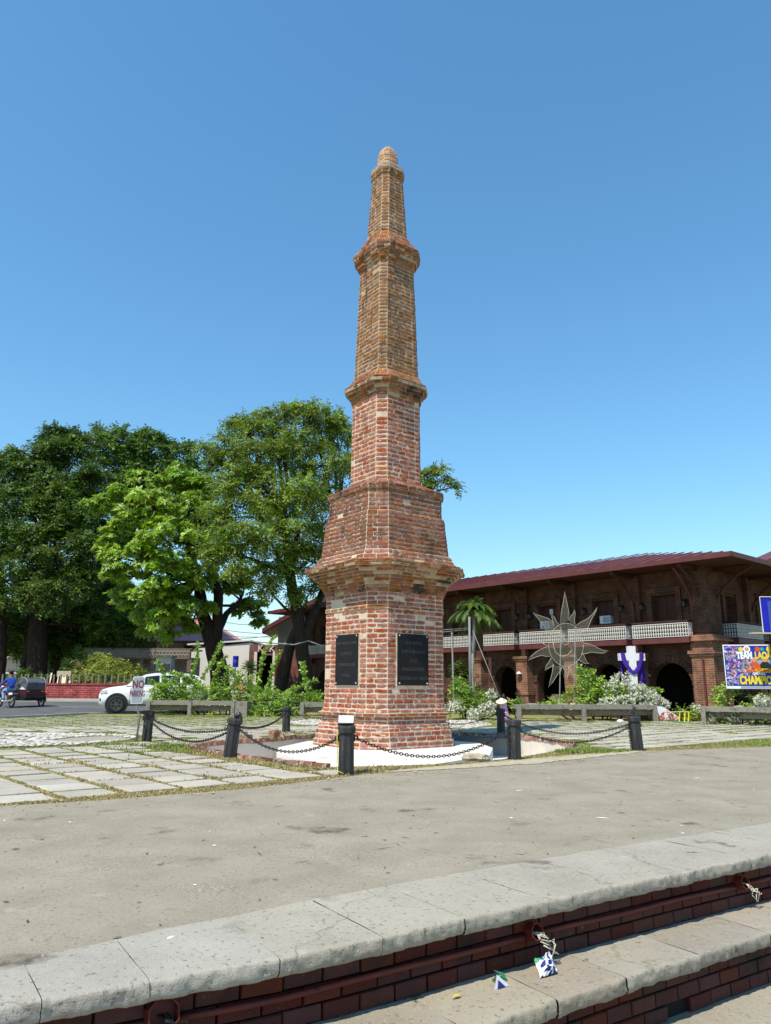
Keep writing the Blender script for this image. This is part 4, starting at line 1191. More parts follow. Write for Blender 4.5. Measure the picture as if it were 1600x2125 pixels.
def chain(a, c, sag, label, za=PH - .165, zc_=PH - .165, name='chain'):
    A, B_ = a, c
    d = B_ - A; Lh = math.hypot(d.x, d.y)
    u = Vector((d.x, d.y, 0)).normalized()
    A = A + u * 0.15; B_ = B_ - u * 0.15; d = B_ - A
    N = 200; pts = [A + d * (i / N) - Vector((0, 0, sag * 4 * (i / N) * (1 - i / N))) for i in range(N + 1)]
    cum = [0.0]
    for i in range(N): cum.append(cum[-1] + (pts[i + 1] - pts[i]).length)
    pitch = 0.058; n = int(cum[-1] / pitch)
    b = MB(); k = 0
    for i in range(n):
        s = (i + 0.5) * cum[-1] / n
        while cum[k + 1] < s: k += 1
        f = (s - cum[k]) / (cum[k + 1] - cum[k]); p = pts[k].lerp(pts[k + 1], f); t_ = (pts[k + 1] - pts[k]).normalized()
        side = t_.cross(Vector((0, 0, 1))).normalized(); upv = side.cross(t_)
        w = side if i % 2 else upv
        o = t_.cross(w)
        b.torus(p, 0.021, 0.0068, Matrix((t_, w, o)).transposed(), 10, 5, sx=1.75)
    return tag(b.build(name, M['chain'], smooth=True), label, 'chain', 'chains slung between the posts')
chain(top_of('near'), top_of('fr'), 0.36, 'black chain sagging in front of the obelisk between nearest and right front posts')
chain(top_of('fl'), top_of('near'), 0.30, 'black chain sagging from the leaning post to the floodlight post')
chain(top_of('l'), top_of('fl') + Vector((0, 0, -.02)), 0.16, 'upper of two chains between sign post and leaning post')
chain(top_of('l') - Vector((0, 0, .06)), top_of('fl') + Vector((0, 0, -.06)), 0.30, 'lower of two chains between sign post and leaning post')
chain(top_of('fl') + Vector((0, 0, .02)), top_of('bl'), 0.17, 'black chain rising from the leaning post to the back left post')
chain(top_of('bl'), Vector((0.3, 22.3, .5)), 0.2, 'black chain from the back left post passing behind the obelisk')
chain(Vector((0.9, 22.3, .45)), top_of('br'), 0.25, 'black chain from behind the obelisk to the back right post')
chain(top_of('br'), top_of('r'), 0.33, 'upper of two chains reaching the farthest right post')
chain(top_of('fr') + Vector((0, 0, -.03)), top_of('r') + Vector((0, 0, -.03)), 0.25, 'lower of two chains reaching the farthest right post')
# chain end hanging down the side of the two right posts
for k, dx in (('fr', -0.135), ('r', -0.12)):
    p = top_of(k); b = MB()
    for i in range(8):
        q = p + Vector((dx, -0.03, -0.04 - 0.058 * i)); w = Vector((1, 0, 0)) if i % 2 else Vector((0, 1, 0)); t_ = Vector((0, 0, -1))
        b.torus(q, 0.021, 0.0068, Matrix((t_, w, t_.cross(w))).transposed(), 10, 5, sx=1.75)
    b.build('loose_chain', M['chain'], PT[k], smooth=True)
# floodlight on the nearest post
fl = thing('floodlight', 'white faced floodlight with black frame on top of the nearest post', 'floodlight', (-0.56, 11.40, PH + .004))
c = Vector((-0.56, 11.38, PH + 0.085)); rx = Matrix.Rotation(R(-38), 3, 'X')
b = MB(); b.box(c, (0.245, 0.035, 0.15), rx); b.box(c + rx @ Vector((0, .03, 0)), (0.2, 0.03, 0.11), rx); b.build('housing', M['lamp_black'], fl)
b = MB(); b.box(c + rx @ Vector((0, -0.019, 0)), (0.215, 0.006, 0.12), rx); b.build('glass', M['lamp_glass'], fl)
b = MB(); b.tube([c + Vector((-.115, 0, 0)), c + Vector((-.115, .02, -.07)), c + Vector((.115, .02, -.07)), c + Vector((.115, 0, 0))], 0.008, 6); b.build('bracket', M['steel'], fl)
b = MB(); b.tube([(-.66, 11.36, PH - .02), (-.685, 11.34, PH - .12), (-.68, 11.33, .45), (-.675, 11.32, .3), (-.68, 11.32, .16), (-.66, 11.28, .06), (-.58, 11.25, .03)], 0.007, 6)
tag(b.build('power_cord', M['cord_yellow'], smooth=True), 'yellow power cord running down the nearest post', 'cord')
# dark spotlight on the leaning post, bracket on the far right post
t = thing('spotlight', 'small dark spotlight on the leaning post', 'spotlight', top_of('fl', PH))
p = top_of('fl', PH)
b = MB(); b.lathe(p + Vector((.05, 0, .05)), [(.03, -.06), (.05, -.03), (.052, .03), (.035, .05)], 12, Matrix.Rotation(R(55), 3, 'Y')); b.build('lamp_head', M['lamp_black'], t, smooth=True)
b = MB(); b.tube([p + Vector((-.02, 0, -.01)), p + Vector((0, 0, .05)), p + Vector((.06, 0, .09))], 0.014, 6); b.build('bracket', M['lamp_black'], t)
b = MB(); b.lathe(p + Vector((.085, 0, .0)), [(.02, -.05), (.045, -.03), (.04, .03)], 10); b.build('lamp_foot', M['lamp_black'], t)
t = thing('spotlight', 'thin tilted black lamp bracket on the farthest right post', 'spotlight', top_of('r', PH))
p = top_of('r', PH)
b = MB(); b.tube([p + Vector((0, 0, -.01)), p + Vector((.02, 0, .07))], 0.01, 6); b.build('stem', M['lamp_black'], t)
b = MB(); b.box(p + Vector((0, 0, .115)), (0.03, 0.1, 0.16), Matrix.Rotation(R(32), 3, 'Y')); b.build('lamp_head', M['lamp_black'], t)

# ================================================================== the two-storey brick building with the arcade
C0 = Vector((13.286, 30.155, 0.0))
hall = thing('brick_hall', 'long two storey brick hall with arcade, white iron balconies and dark red roof', 'building', C0, rotz=math.atan2(.755, -.656))
# local axes: x runs along the left facade away from the corner, y points out of it, z up
def f1(a, z, d): return Vector((a, d, z))
def f2(a, z, d): return Vector((0.45 - d, -a, z))
def hbuild(b, name, m, parent=hall, smooth=False, fix=True): return b.build(name, m, parent, smooth=smooth, local=True, fix=fix)
def fbox(b, f, a0, a1, z0, z1, d0, d1):
    p = [f(a, z, d) for d in (d0, d1) for z in (z0, z1) for a in (a0, a1)]
    b.add(p, [(0, 1, 3, 2), (4, 6, 7, 5), (0, 4, 5, 1), (2, 3, 7, 6), (0, 2, 6, 4), (1, 5, 7, 3)])
def arch(c, w, spring, n=14, z0=0.0):
    r = w
    return [(c - w, z0), (c - w, spring)] + [(c - r * math.cos(math.pi * k / n), spring + r * math.sin(math.pi * k / n)) for k in range(1, n)] + [(c + w, spring), (c + w, z0)]
def rect(c, w, z0, z1): return [(c - w, z0), (c - w, z1), (c + w, z1), (c + w, z0)]
HL, HD, EZ = 28.6, 12.0, 6.12
BAYS = [2.15, 5.1, 8.2, 10.95] + [14.0 + 3.03 * k for k in range(5)]
ARW = [0.95, 0.78, 0.80, 0.72] + [0.78] * 5
PIL = [3.44, 6.72, 9.55, 12.5] + [15.5 + 3.03 * k for k in range(5)]
BALC = [(0.78, 3.30), (3.58, 6.56), (6.88, 9.38), (9.72, 11.72)] + [(12.75 + 3.03 * k, 15.3 + 3.03 * k) for k in range(5)]
b = MB()
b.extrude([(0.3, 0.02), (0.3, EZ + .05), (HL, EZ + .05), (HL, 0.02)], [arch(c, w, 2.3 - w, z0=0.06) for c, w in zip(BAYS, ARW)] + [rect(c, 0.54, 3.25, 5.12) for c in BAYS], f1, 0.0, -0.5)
hbuild(b, 'left_wall', M['brick_shaded'])
B2 = [2.3, 5.6, 8.9]
b = MB()
b.extrude([(0.3, 0.02), (0.3, EZ + .05), (HD, EZ + .05), (HD, 0.02)], [arch(c, 0.9, 1.4, z0=0.06) for c in B2] + [rect(c, 0.5, 3.25, 5.12) for c in B2], f2, 0.0, -0.5)
hbuild(b, 'right_wall', M['brick_shaded'])
b = MB(); fbox(b, f1, 0.45, HL, 0.02, EZ, -HD, -HD + .4); fbox(b, f1, HL - .4, HL, 0.02, EZ, -HD + .4, -0.5); hbuild(b, 'rear_wall', M['brick_shaded'])
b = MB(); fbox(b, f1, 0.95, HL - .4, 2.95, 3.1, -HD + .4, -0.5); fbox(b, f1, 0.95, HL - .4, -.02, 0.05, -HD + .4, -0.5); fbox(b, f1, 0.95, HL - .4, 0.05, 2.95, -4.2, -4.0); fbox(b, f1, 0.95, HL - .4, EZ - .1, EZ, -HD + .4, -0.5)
hbuild(b, 'inner_floor', M['room_shade'])
# low walls in two arches
b = MB(); fbox(b, f1, 7.45, 8.3, 0.05, 0.95, -0.35, -0.15); fbox(b, f1, 8.5, 8.9, 0.05, 0.6, -0.35, -0.15); hbuild(b, 'parapet', M['wall_old'])
# corner pier and pillars, stepped mouldings
def pillar(f, a0, a1, proj, name='pillar'):
    b = MB()
    fbox(b, f, a0, a1, 0.0, 2.62, 0.003, proj)
    fbox(b, f, a0 - .10, a1 + .10, 0.0, 0.35, 0.003, proj + .10)
    fbox(b, f, a0 - .06, a1 + .06, 0.92, 1.02, 0.003, proj + .06)
    fbox(b, f, a0 - .05, a1 + .05, 2.52, 2.62, 0.002, proj + .05)
    fbox(b, f, a0 - .09, a1 + .09, 2.62, 2.72, 0.001, proj + .10)
    hbuild(b, name, M['brick_lit'])
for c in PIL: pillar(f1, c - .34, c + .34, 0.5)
b = MB()
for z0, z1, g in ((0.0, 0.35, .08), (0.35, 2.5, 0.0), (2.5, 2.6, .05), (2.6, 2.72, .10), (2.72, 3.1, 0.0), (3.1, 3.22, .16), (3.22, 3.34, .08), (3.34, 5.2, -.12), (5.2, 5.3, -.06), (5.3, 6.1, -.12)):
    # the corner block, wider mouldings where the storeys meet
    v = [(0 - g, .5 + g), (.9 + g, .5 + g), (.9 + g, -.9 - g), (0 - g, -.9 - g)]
    b.mi = 1 if z0 > 3.3 else 0  # upper pier takes the darker brick, eave shade painted in
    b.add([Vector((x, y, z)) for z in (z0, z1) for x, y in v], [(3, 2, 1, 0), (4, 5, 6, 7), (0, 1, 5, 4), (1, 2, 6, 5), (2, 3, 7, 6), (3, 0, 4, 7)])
hbuild(b, 'corner_pier', [M['brick_lit'], M['brick_shaded']])
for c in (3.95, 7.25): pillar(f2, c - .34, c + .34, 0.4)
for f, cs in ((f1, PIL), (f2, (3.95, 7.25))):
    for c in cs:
        b = MB(); fbox(b, f, c - .24, c + .24, 2.72, 6.05, 0.002, 0.22); fbox(b, f, c - .3, c + .3, 5.15, 5.25, 0.001, 0.28); hbuild(b, 'pilaster', M['brick_shaded'])
# archivolts: ring of voussoirs standing a little proud
for c, w in list(zip(BAYS, ARW))[:4]:
    b = MB(); sp = 2.3 - w
    for k in range(17):
        a0, a1 = math.pi * k / 17 + .012, math.pi * (k + 1) / 17 - .012
        p = [f1(c - r_ * math.cos(a_), sp + r_ * math.sin(a_), d_) for d_ in (0.0, 0.05) for r_, a_ in ((w + .01, a0), (w + .01, a1), (w + .26, a1), (w + .26, a0))]
        b.add(p, [(0, 1, 2, 3), (7, 6, 5, 4), (0, 4, 5, 1), (1, 5, 6, 2), (2, 6, 7, 3), (3, 7, 4, 0)])
    hbuild(b, 'arch_ring', M['brick_shaded'])
# upper doors with brick surround
def shutters(f, c, w=0.54):
    b = MB(); fbox(b, f, c - w, c + w, 3.25, 5.12, -0.36, -0.30)
    o = hbuild(b, 'window', M['wood_dark'])
    for sx in (-1, 1):
        for z0, z1 in ((3.32, 4.1), (4.18, 5.04)):
            b = MB(); cc = c + sx * w / 2; fbox(b, f, cc - w / 2 + .06, cc + w / 2 - .06, z0, z1, -0.298, -0.27); hbuild(b, 'panel', M['wood_dark'], o)
    for sx in (-1, 1):
        b = MB(); fbox(b, f, c + sx * (w + .13) - .12, c + sx * (w + .13) + .12, 3.2, 5.22, 0.002, 0.09); hbuild(b, 'door_jamb', M['brick_shaded'])
    b = MB(); fbox(b, f, c - w - .25, c + w + .25, 5.22, 5.42, 0.003, 0.10); hbuild(b, 'lintel', M['brick_shaded'])
for c in BAYS: shutters(f1, c)
for c in B2: shutters(f2, c, .5)
# air conditioners
def aircon(c, z, lab):
    b = MB(); fbox(b, f1, c - .27, c + .27, z - .17, z + .17, -.26, .12)
    o = hbuild(b, 'air_conditioner', M['ac_white']); o['label'] = lab
    b = MB(); fbox(b, f1, c - .23, c + .1, z - .13, z + .13, .122, .128); hbuild(b, 'grille', M['banner_grey'], o)
aircon(5.0, 4.25, 'white window air conditioner above the second balcony')
aircon(8.35, 4.2, 'white window air conditioner behind the sun figure')
b = MB(); fbox(b, f1, 8.1, 8.3, 4.72, 4.98, -.29, -.26); hbuild(b, 'notice', M['ac_white'])
# balconies
def balcony(f, a0, a1, proj=0.8):
    b = MB(); fbox(b, f, a0, a1, 3.05, 3.26, 0.004, proj); o = hbuild(b, 'balcony', M['trim_red'])
    rail = MB(); iron = MB(); T_ = 0.012
    segs = [((a0 + .02, proj - .03), (a1 - .02, proj - .03)), ((a0 + .03, 0.02), (a0 + .03, proj - .03)), ((a1 - .03, 0.02), (a1 - .03, proj - .03))]
    for (p0, d0), (p1, d1) in segs:
        A, B_ = f(p0, 0, d0), f(p1, 0, d1); L_ = (B_ - A).length; u = (B_ - A).normalized(); nn = Vector((0, 0, 1)).cross(u)
        rot = Matrix((u, nn, Vector((0, 0, 1)))).transposed(); mid = (A + B_) / 2
        rail.box(mid + Vector((0, 0, 3.925)), (L_ + .04, .07, .055), rot)
        for z in (3.31, 3.84): iron.box(mid + Vector((0, 0, z)), (L_, .022, .025), rot)
        n = max(2, int(L_ / 0.105))
        for k in range(n + 1):
            q = A + u * (L_ * k / n)
            iron.box(q + Vector((0, 0, 3.575)), (.022, .022, .52), rot)
            if k < n:
                q2 = A + u * (L_ * (k + .5) / n)
                for z in (3.42, 3.575, 3.73):
                    iron.torus(q2 + Vector((0, 0, z)), .038, .011, rot @ Matrix.Rotation(R(90), 3, 'X'), 6, 3)
    hbuild(rail, 'handrail', M['wood_dark'], o); hbuild(iron, 'railing', M['iron_white'], o, fix=False)
for a0, a1 in BALC: balcony(f1, a0, a1)
for a0, a1 in ((1.1, 3.5), (4.3, 6.9)): balcony(f2, a0, a1)
# roof: hipped, with fascia and boarded soffit
ev = [(-1.75, 2.0), (HL + 1.6, 2.0), (HL + 1.6, -HD - 2), (-1.75, -HD - 2)]
rg = [(6.0, -5.6), (HL - 6, -5.6)]
b = MB()
vs = [Vector((x, y, EZ + .14)) for x, y in ev] + [Vector((x, y, 8.0)) for x, y in rg]
b.add(vs, [(0, 4, 5, 1), (1, 5, 2), (2, 5, 4, 3), (3, 4, 0)])
hbuild(b, 'roof', M['roof_red'], fix=False)
b = MB()
for i in range(4):
    (x0, y0), (x1, y1) = ev[i], ev[(i + 1) % 4]
    L_ = math.hypot(x1 - x0, y1 - y0); b.box(((x0 + x1) / 2, (y0 + y1) / 2, EZ + .055), (L_ + .06, .06, .19), Matrix.Rotation(math.atan2(y1 - y0, x1 - x0), 3, 'Z'))
hbuild(b, 'fascia', M['trim_red'])
b = MB(); b.extrude(ev, [[(.5, -.05), (HL - .05, -.05), (HL - .05, -HD + .05), (.5, -HD + .05)]], lambda a, c, d: Vector((a, c, d)), EZ + .02, EZ - .02); hbuild(b, 'soffit', M['wood_dark'])
b = MB()
for i in range(int((HL + 3) / 0.75)):    # roll seams of the metal sheets on the front slope
    t = -1.2 + i * 0.75
    top = min(1.0, (t + 1.75) / 7.75, (HL + 1.6 - t) / 7.6)
    b.tube([(t, 1.99, EZ + .15), (t, 1.99 - 7.59 * top * .98, EZ + .15 + 1.86 * top * .98)], .022, 4)
hbuild(b, 'roof_seams', M['roof_red'])
# struts under the eaves, downpipes, wall lamps
for f, cs in ((f1, [0.45] + PIL), (f2, (0.5, 3.95, 7.25))):
    for c in cs:
        b = MB(); path = [f(c, 4.55, .26), f(c, 4.9, .36), f(c, 5.35, .75), f(c, 5.75, 1.3), f(c, 5.98, 1.78)]
        b.tube(path, .055, 6); fbox(b, f, c - .06, c + .06, 5.93, 6.08, .2, 1.85); hbuild(b, 'eave_strut', M['wood_dark'])
for c in (0.80, 3.44):
    b = MB(); b.tube([f1(c, 6.0, 1.6), f1(c, 5.5, .9), f1(c, 5.0, .42), f1(c, 4.6, .34), f1(c, 3.3, .34)], .05, 8); hbuild(b, 'downpipe', M['trim_red'], smooth=True)
b = MB(); b.tube([f1(0.42, 2.4, .56), f1(0.42, 0.4, .56)], .045, 8); hbuild(b, 'downpipe', M['trim_red'])
for c in BAYS[:4]:
    for sx in (-1, 1):
        b = MB(); cc = c + sx * .98
        fbox(b, f1, cc - .03, cc + .03, 4.75, 4.85, 0.0, .2); b.lathe(f1(cc, 4.72, .2), [(.04, -.2), (.09, -.16), (.11, .02), (.02, .14)], 6); hbuild(b, 'wall_lamp', M['lamp_black'])
b = MB(); fbox(b, f1, 12.2, 12.8, 1.35, 1.42, .4, .8); b.lathe(f1(9.62, 1.9, .62), [(.14, 0), (.06, .08), (.02, .12)], 10); hbuild(b, 'lamp_hood', M['iron_white'])

# church roof glimpsed behind the hall's right end
q = at(1604, 1165, 52)
t = thing('far_roof_house', 'dark red gable roof rising behind the right end of the brick hall', 'building', (q.x + 3, 52, 0))
b = MB(); b.box((q.x + 5.2, 56, 4), (9, 7, 8.2)); b.build('wall', M['wall_grey'], t)
b = MB(); e = at(1578, 1168, 52).z; x0 = at(1572, 1158, 52).x
b.add([(x0, 51, e), (x0 + 6, 51, e + 2.6), (x0 + 12, 51, e), (x0, 61, e), (x0 + 6, 61, e + 2.6), (x0 + 12, 61, e), (x0, 51, e - .3), (x0 + 6, 51, e + 2.3), (x0 + 12, 51, e - .3), (x0, 61, e - .3), (x0 + 6, 61, e + 2.3), (x0 + 12, 61, e - .3)],
      [(0, 1, 4, 3), (1, 2, 5, 4), (0, 6, 7, 1), (1, 7, 8, 2), (6, 9, 10, 7), (7, 10, 11, 8), (0, 3, 9, 6), (2, 8, 11, 5), (3, 4, 10, 9), (4, 5, 11, 10)])
b.build('roof', M['roof_red'], t, fix=True)

# ================================================================== houses beyond the street
# annex with a shed roof at the far end of the hall
A = at(575, 1400, 55)
t = thing('annex_house', 'pale annex with sloping dark red shed roof at the far end of the hall', 'building', (A.x + 2, 55, 0))
xl = at(577, 1300, 55).x; zl = at(577, 1345, 55).z
b = MB(); b.box((xl + 2.2, 57, zl / 2), (4.4, 4, zl)); b.build('lower_wall', M['brick_shop'], t)
b = MB(); b.box((xl + 2.2, 57, (zl + 6.2) / 2), (4.36, 3.96, 6.2 - zl)); b.build('upper_wall', M['wall_grey'], t)
b = MB(); p0, p1 = at(544, 1304, 54.2), at(606, 1268, 54.2)
dx, dz = p1.x - p0.x, p1.z - p0.z
b.add([p0, p0 + Vector((dx * 3, 0, dz * 3)), p0 + Vector((dx * 3, 6, dz * 3)), p0 + Vector((0, 6, 0)), p0 - Vector((0, 0, .32)), p0 + Vector((dx * 3, 0, dz * 3 - .32)), p0 + Vector((dx * 3, 6, dz * 3 - .32)), p0 + Vector((0, 6, -.32))],
      [(0, 1, 2, 3), (0, 4, 5, 1), (3, 2, 6, 7), (0, 3, 7, 4), (1, 5, 6, 2)]); b.build('roof', M['trim_red'], t, fix=True)
b = MB(); b.add([p0 + Vector((.1, .1, -.33)), p0 + Vector((dx * 3, .1, dz * 3 - .33)), p0 + Vector((dx * 3, 5.8, dz * 3 - .33)), p0 + Vector((.1, 5.8, -.33))], [(3, 2, 1, 0)]); b.build('soffit', M['soffit'], t)
for u0, u1, v0, v1 in ((589, 603, 1325, 1333), (589, 602, 1338, 1351)):
    a_, c_ = at(u0, v1, 54.95), at(u1, v0, 54.95); b = MB(); b.box(((a_.x + c_.x) / 2, 54.97, (a_.z + c_.z) / 2), (c_.x - a_.x, .1, c_.z - a_.z)); o = b.build('window', M['dark_glass'], t)
    b = MB(); b.box(((a_.x + c_.x) / 2, 54.9, a_.z - .04), (c_.x - a_.x + .1, .1, .08)); b.build('sill', M['wall_grey'], o)
b = MB(); x_ = at(572, 1400, 54.6).x; b.tube([(x_, 54.7, 0), (x_, 54.7, 2.4), (x_ + .12, 54.7, 2.7), (x_ + .12, 54.7, 3.4)], .09, 8); b.build('orange_pipe', M['orange_paint'], t)
# white shop with a brick front
def P2(u, v, Y): return at(u, v, Y)
Y = 64
a_, c_ = at(462, 1420, Y), at(518, 1336, Y)
t = thing('white_shed', 'plain white building between the trees beyond the street', 'building', (a_.x, Y, .35))
b = MB(); b.add([(a_.x - 3, Y, .3), (c_.x, Y, .3), (c_.x, Y, c_.z + .1), (a_.x - 3, Y, at(440, 1348, Y).z), (a_.x - 3, Y + 8, .3), (c_.x, Y + 8, .3), (c_.x, Y + 8, c_.z + .1), (a_.x - 3, Y + 8, at(440, 1348, Y).z)],
      [(0, 1, 2, 3), (5, 4, 7, 6), (1, 5, 6, 2), (4, 0, 3, 7), (3, 2, 6, 7)]); b.build('wall', M['white_plain'], t, fix=True)
b = MB(); b.box(((a_.x + c_.x) / 2 - 1.5, Y + 4, c_.z + .1), (c_.x - a_.x + 3.3, 8.3, .12), Matrix.Rotation(R(-4), 3, 'Y')); b.build('roof_sheet', M['white_plain'], t)
Y = 62
a_, c_ = at(516, 1425, Y), at(590, 1338, Y)
t = thing('brick_shop', 'small brick shop with white sign letters and dark doorway', 'building', ((a_.x + c_.x) / 2, Y, .35))
d0, d1 = at(532, 1400, Y), at(566, 1353, Y)
b = MB(); b.extrude([(a_.x, .2), (a_.x, c_.z), (c_.x, c_.z), (c_.x, .2)], [[(d0.x, .25), (d0.x, d1.z), (d1.x, d1.z), (d1.x, .25)]], lambda x, z, d: Vector((x, Y - d, z)), 0, -3.0); b.build('wall', M['brick_shop'], t, fix=True)
b = MB(); b.box(((d0.x + d1.x) / 2, Y + 2.5, 1.8), (d1.x - d0.x + .4, .1, 4)); b.build('doorway_shade', M['room_shade'], t)  # black panel deep in the opening, doorway shade put into its colour
b = MB(); b.box((d0.x - .12, Y - .03, (d1.z + .2) / 2), (.24, .1, d1.z - .2)); b.box((d1.x + .12, Y - .03, (d1.z + .2) / 2), (.2, .1, d1.z - .2)); b.build('door_frame', M['wall_white'], t)
lp = at(541, 1346, Y - .06); text('K', .75, lp, (1, 0, 0), (0, 0, 1), M['white_plain'], 'sign_letter', t, .03)
lp = at(563, 1347, Y - .06); text("'K", .75, lp, (1, 0, 0), (0, 0, 1), M['white_plain'], 'sign_letter', t, .03)
# blue street sign panel
p_ = at(489, 1373, 58); t = thing('blue_sign', 'blue and white round topped panel in front of the white building', 'sign', (p_.x, 58, .35))
b = MB(); b.tube([(p_.x, 58, .35), (p_.x, 58, p_.z)], .05, 8); b.build('pole', M['steel'], t)
b = MB(); b.lathe((p_.x, 58, p_.z - .42), [(.22, 0), (.22, .84)], 14); b.build('panel', M['blue_sheet'], t)
b = MB(); b.lathe((p_.x, 58, p_.z - .1), [(.223, 0), (.223, .25)], 14, cap=False); b.build('band', M['blue_light'], t)
# house with pink roof
Y = 68
t = thing('pink_roof_house', 'old house with faded pink tiled roof beyond the street', 'building', (at(400, 1400, Y).x, Y, .35))
x0, x1, ze, zr = at(300, 1332, Y).x, at(487, 1332, Y).x, at(400, 1331, Y).z, at(400, 1284, Y + 4).z
b = MB(); b.box(((x0 + x1) / 2 - 1, Y + 5, (ze + .35) / 2), (x1 - x0 - 3.4, 8, ze - .35)); b.build('wall', M['wall_white'], t)
b = MB(); b.add([(x0 - 4, Y - .6, ze), (x1, Y - .6, ze), (x1, Y + 10, ze), (x0 - 4, Y + 10, ze), (x0 + 1, Y + 5, zr), (x1 - 3.6, Y + 5, zr)], [(0, 1, 5, 4), (1, 2, 5), (2, 3, 4, 5), (3, 0, 4), (3, 2, 1, 0)])
ro = b.build('roof', M['roof_pink'], t, fix=True)
b = MB()
for k in range(30):
    f_ = k / 29; xa = x0 - 3.8 + (x1 - x0 + 3.6) * f_; xb = x0 + 1 + (x1 - 4.6 - x0) * f_
    b.tube([(xa, Y - .6, ze + .02), (xb, Y + 5, zr + .02)], .05, 4)
b.build('tile_ribs', M['roof_pink'], ro)
b = MB(); b.box(((x0 + x1) / 2 - 2, Y - .62, ze - .08), (x1 - x0 + 4, .1, .2)); b.build('fascia', M['trim_red'], t)
for u in (390, 415, 440, 460):
    p_ = at(u, 1345, Y + .95); b = MB(); b.box((p_.x, Y + .97, p_.z), (.9, .08, .9)); o = b.build('window', M['wall_grey'], t)
    b = MB(); b.box((p_.x, Y + .92, p_.z - .1), (.7, .04, .6)); b.build('pane', M['dark_glass'], o)
a_ = at(430, 1352, Y - 1.5); b = MB(); b.add([(a_.x - 5, Y + 1, a_.z + .4), (a_.x + 5.4, Y + 1, a_.z + .4), (a_.x + 6, Y - 1.8, a_.z - .5), (a_.x - 5, Y - 1.8, a_.z - .5)], [(0, 1, 2, 3)]); b.add([(a_.x - 5, Y + 1, a_.z + .3), (a_.x + 5.4, Y + 1, a_.z + .3), (a_.x + 6, Y - 1.8, a_.z - .6), (a_.x - 5, Y - 1.8, a_.z - .6)], [(3, 2, 1, 0)])
b.build('lower_roof', M['trim_red'], t)
# old porch with carved frieze in front of it
Y = 57
t = thing('old_porch', 'weathered stone porch with carved frieze beside the hedge', 'building', (at(260, 1400, Y).x, Y, .35))
x0, x1, z0, z1 = at(175, 1366, Y).x, at(395, 1366, Y).x, at(260, 1367, Y).z, at(260, 1346, Y).z
b = MB(); b.box(((x0 + x1) / 2, Y, (z0 + z1) / 2), (x1 - x0, .4, z1 - z0)); fr = b.build('frieze', M['wall_old'], t)
b = MB()
for k in range(60):
    b.torus((x0 + .1 + (x1 - x0 - .2) * k / 59, Y - .2, (z0 + z1) / 2 + (.12 if k % 2 else -.12)), .1, .03, Matrix.Rotation(R(90), 3, 'X'), 6, 3)
b.build('carving', M['wall_grey'], fr)
for u in (200, 250, 292, 316, 345, 392):
    b = MB(); x_ = at(u, 1400, Y).x; b.box((x_, Y + .02, z0 / 2 + .17), (.32, .34, z0 - .35)); b.build('post', M['wall_old'], t)
b = MB(); b.box(((x0 + x1) / 2, Y + 3, z0 / 2 + .2), (x1 - x0, .2, z0)); b.build('inner_wall', M['wall_grey'], t)
b = MB(); b.box(((x0 + x1) / 2, Y + 1.6, z1), (x1 - x0 + .2, 3.4, .1)); b.build('roof', M['wall_old'], t)
# small booth
p_ = at(338, 1400, 50); t = thing('guard_booth', 'small cream booth with dark window behind the white car', 'booth', (p_.x, 50, .35))
zt = at(338, 1363, 50).z
b = MB(); b.box((p_.x, 50.4, (zt + .35) / 2), (1.1, .9, zt - .35), None, .9); b.build('shell', M['wall_white'], t)
b = MB(); b.box((p_.x + .05, 49.95, zt - .75), (.72, .06, .6)); b.build('window', M['dark_glass'], t)
b = MB(); b.box((p_.x, 50.35, zt + .04), (1.25, 1.1, .1)); b.build('roof', M['soffit'], t)
# grey shed on the far left behind the rider
Y = 66; a_, c_ = at(-40, 1425, Y), at(66, 1366, Y)
t = thing('grey_shed', 'pale grey wall building far behind the tricycle rider', 'building', ((a_.x + c_.x) / 2, Y, .35))
b = MB(); b.box(((a_.x + c_.x) / 2, Y + 2, (c_.z + .35) / 2), (c_.x - a_.x, 4, c_.z - .35)); b.build('wall', M['wall_grey'], t)
b = MB(); b.box(((a_.x + c_.x) / 2, Y + 1.8, c_.z + .05), (c_.x - a_.x + .6, 5, .14)); b.build('roof', M['kerb'], t)
b = MB(); zz = at(20, 1397, Y).z; b.box(((a_.x + c_.x) / 2, Y - .8, zz), (c_.x - a_.x, 1.6, .12)); b.build('awning', M['iron_white'], t)

# ------------------------------------------------------------------ red brick street wall with pickets
YW = 46.3
t = thing('red_brick_wall', 'low red painted brick wall with grey pickets across the street', 'wall', (-22, YW, .35))
b = MB(); b.box((-24, YW + .1, .80), (26, .2, .95)); b.build('wall_body', M['brick_red_wall'], t)
b = MB(); b.box((-24, YW + .1, 1.30), (26, .3, .09)); b.build('coping', M['brick_red_wall'], t)
pk = None
for k in range(66):
    if pk is None:
        b = MB(); b.box((-36.8, YW + .1, 1.58), (.09, .07, .52)); b.box((-36.8, YW + .1, 1.86), (.08, .06, .06), None, .3); pk = b.build('picket', M['picket'], t); o = pk
    else:
        o = pk.copy(); COL.objects.link(o)
    o.location.x = k * .39 + random.gauss(0, .01); o.location.z = random.gauss(0, .02); o.rotation_euler = (0, 0, 0)
p_ = at(133, 1398, 49.5); t = thing('notice_board', 'wooden notice board with blue lettered panel behind the pickets', 'sign', (p_.x, 49.5, .35))
b = MB(); b.box((p_.x, 49.5, p_.z), (.9, .06, .35)); b.build('board', M['soffit'], t)
b = MB(); b.box((p_.x - .3, 49.52, p_.z / 2 + .1), (.07, .05, p_.z - .2)); b.box((p_.x + .3, 49.52, p_.z / 2 + .1), (.07, .05, p_.z - .2)); b.build('leg', M['wood_dark'], t)

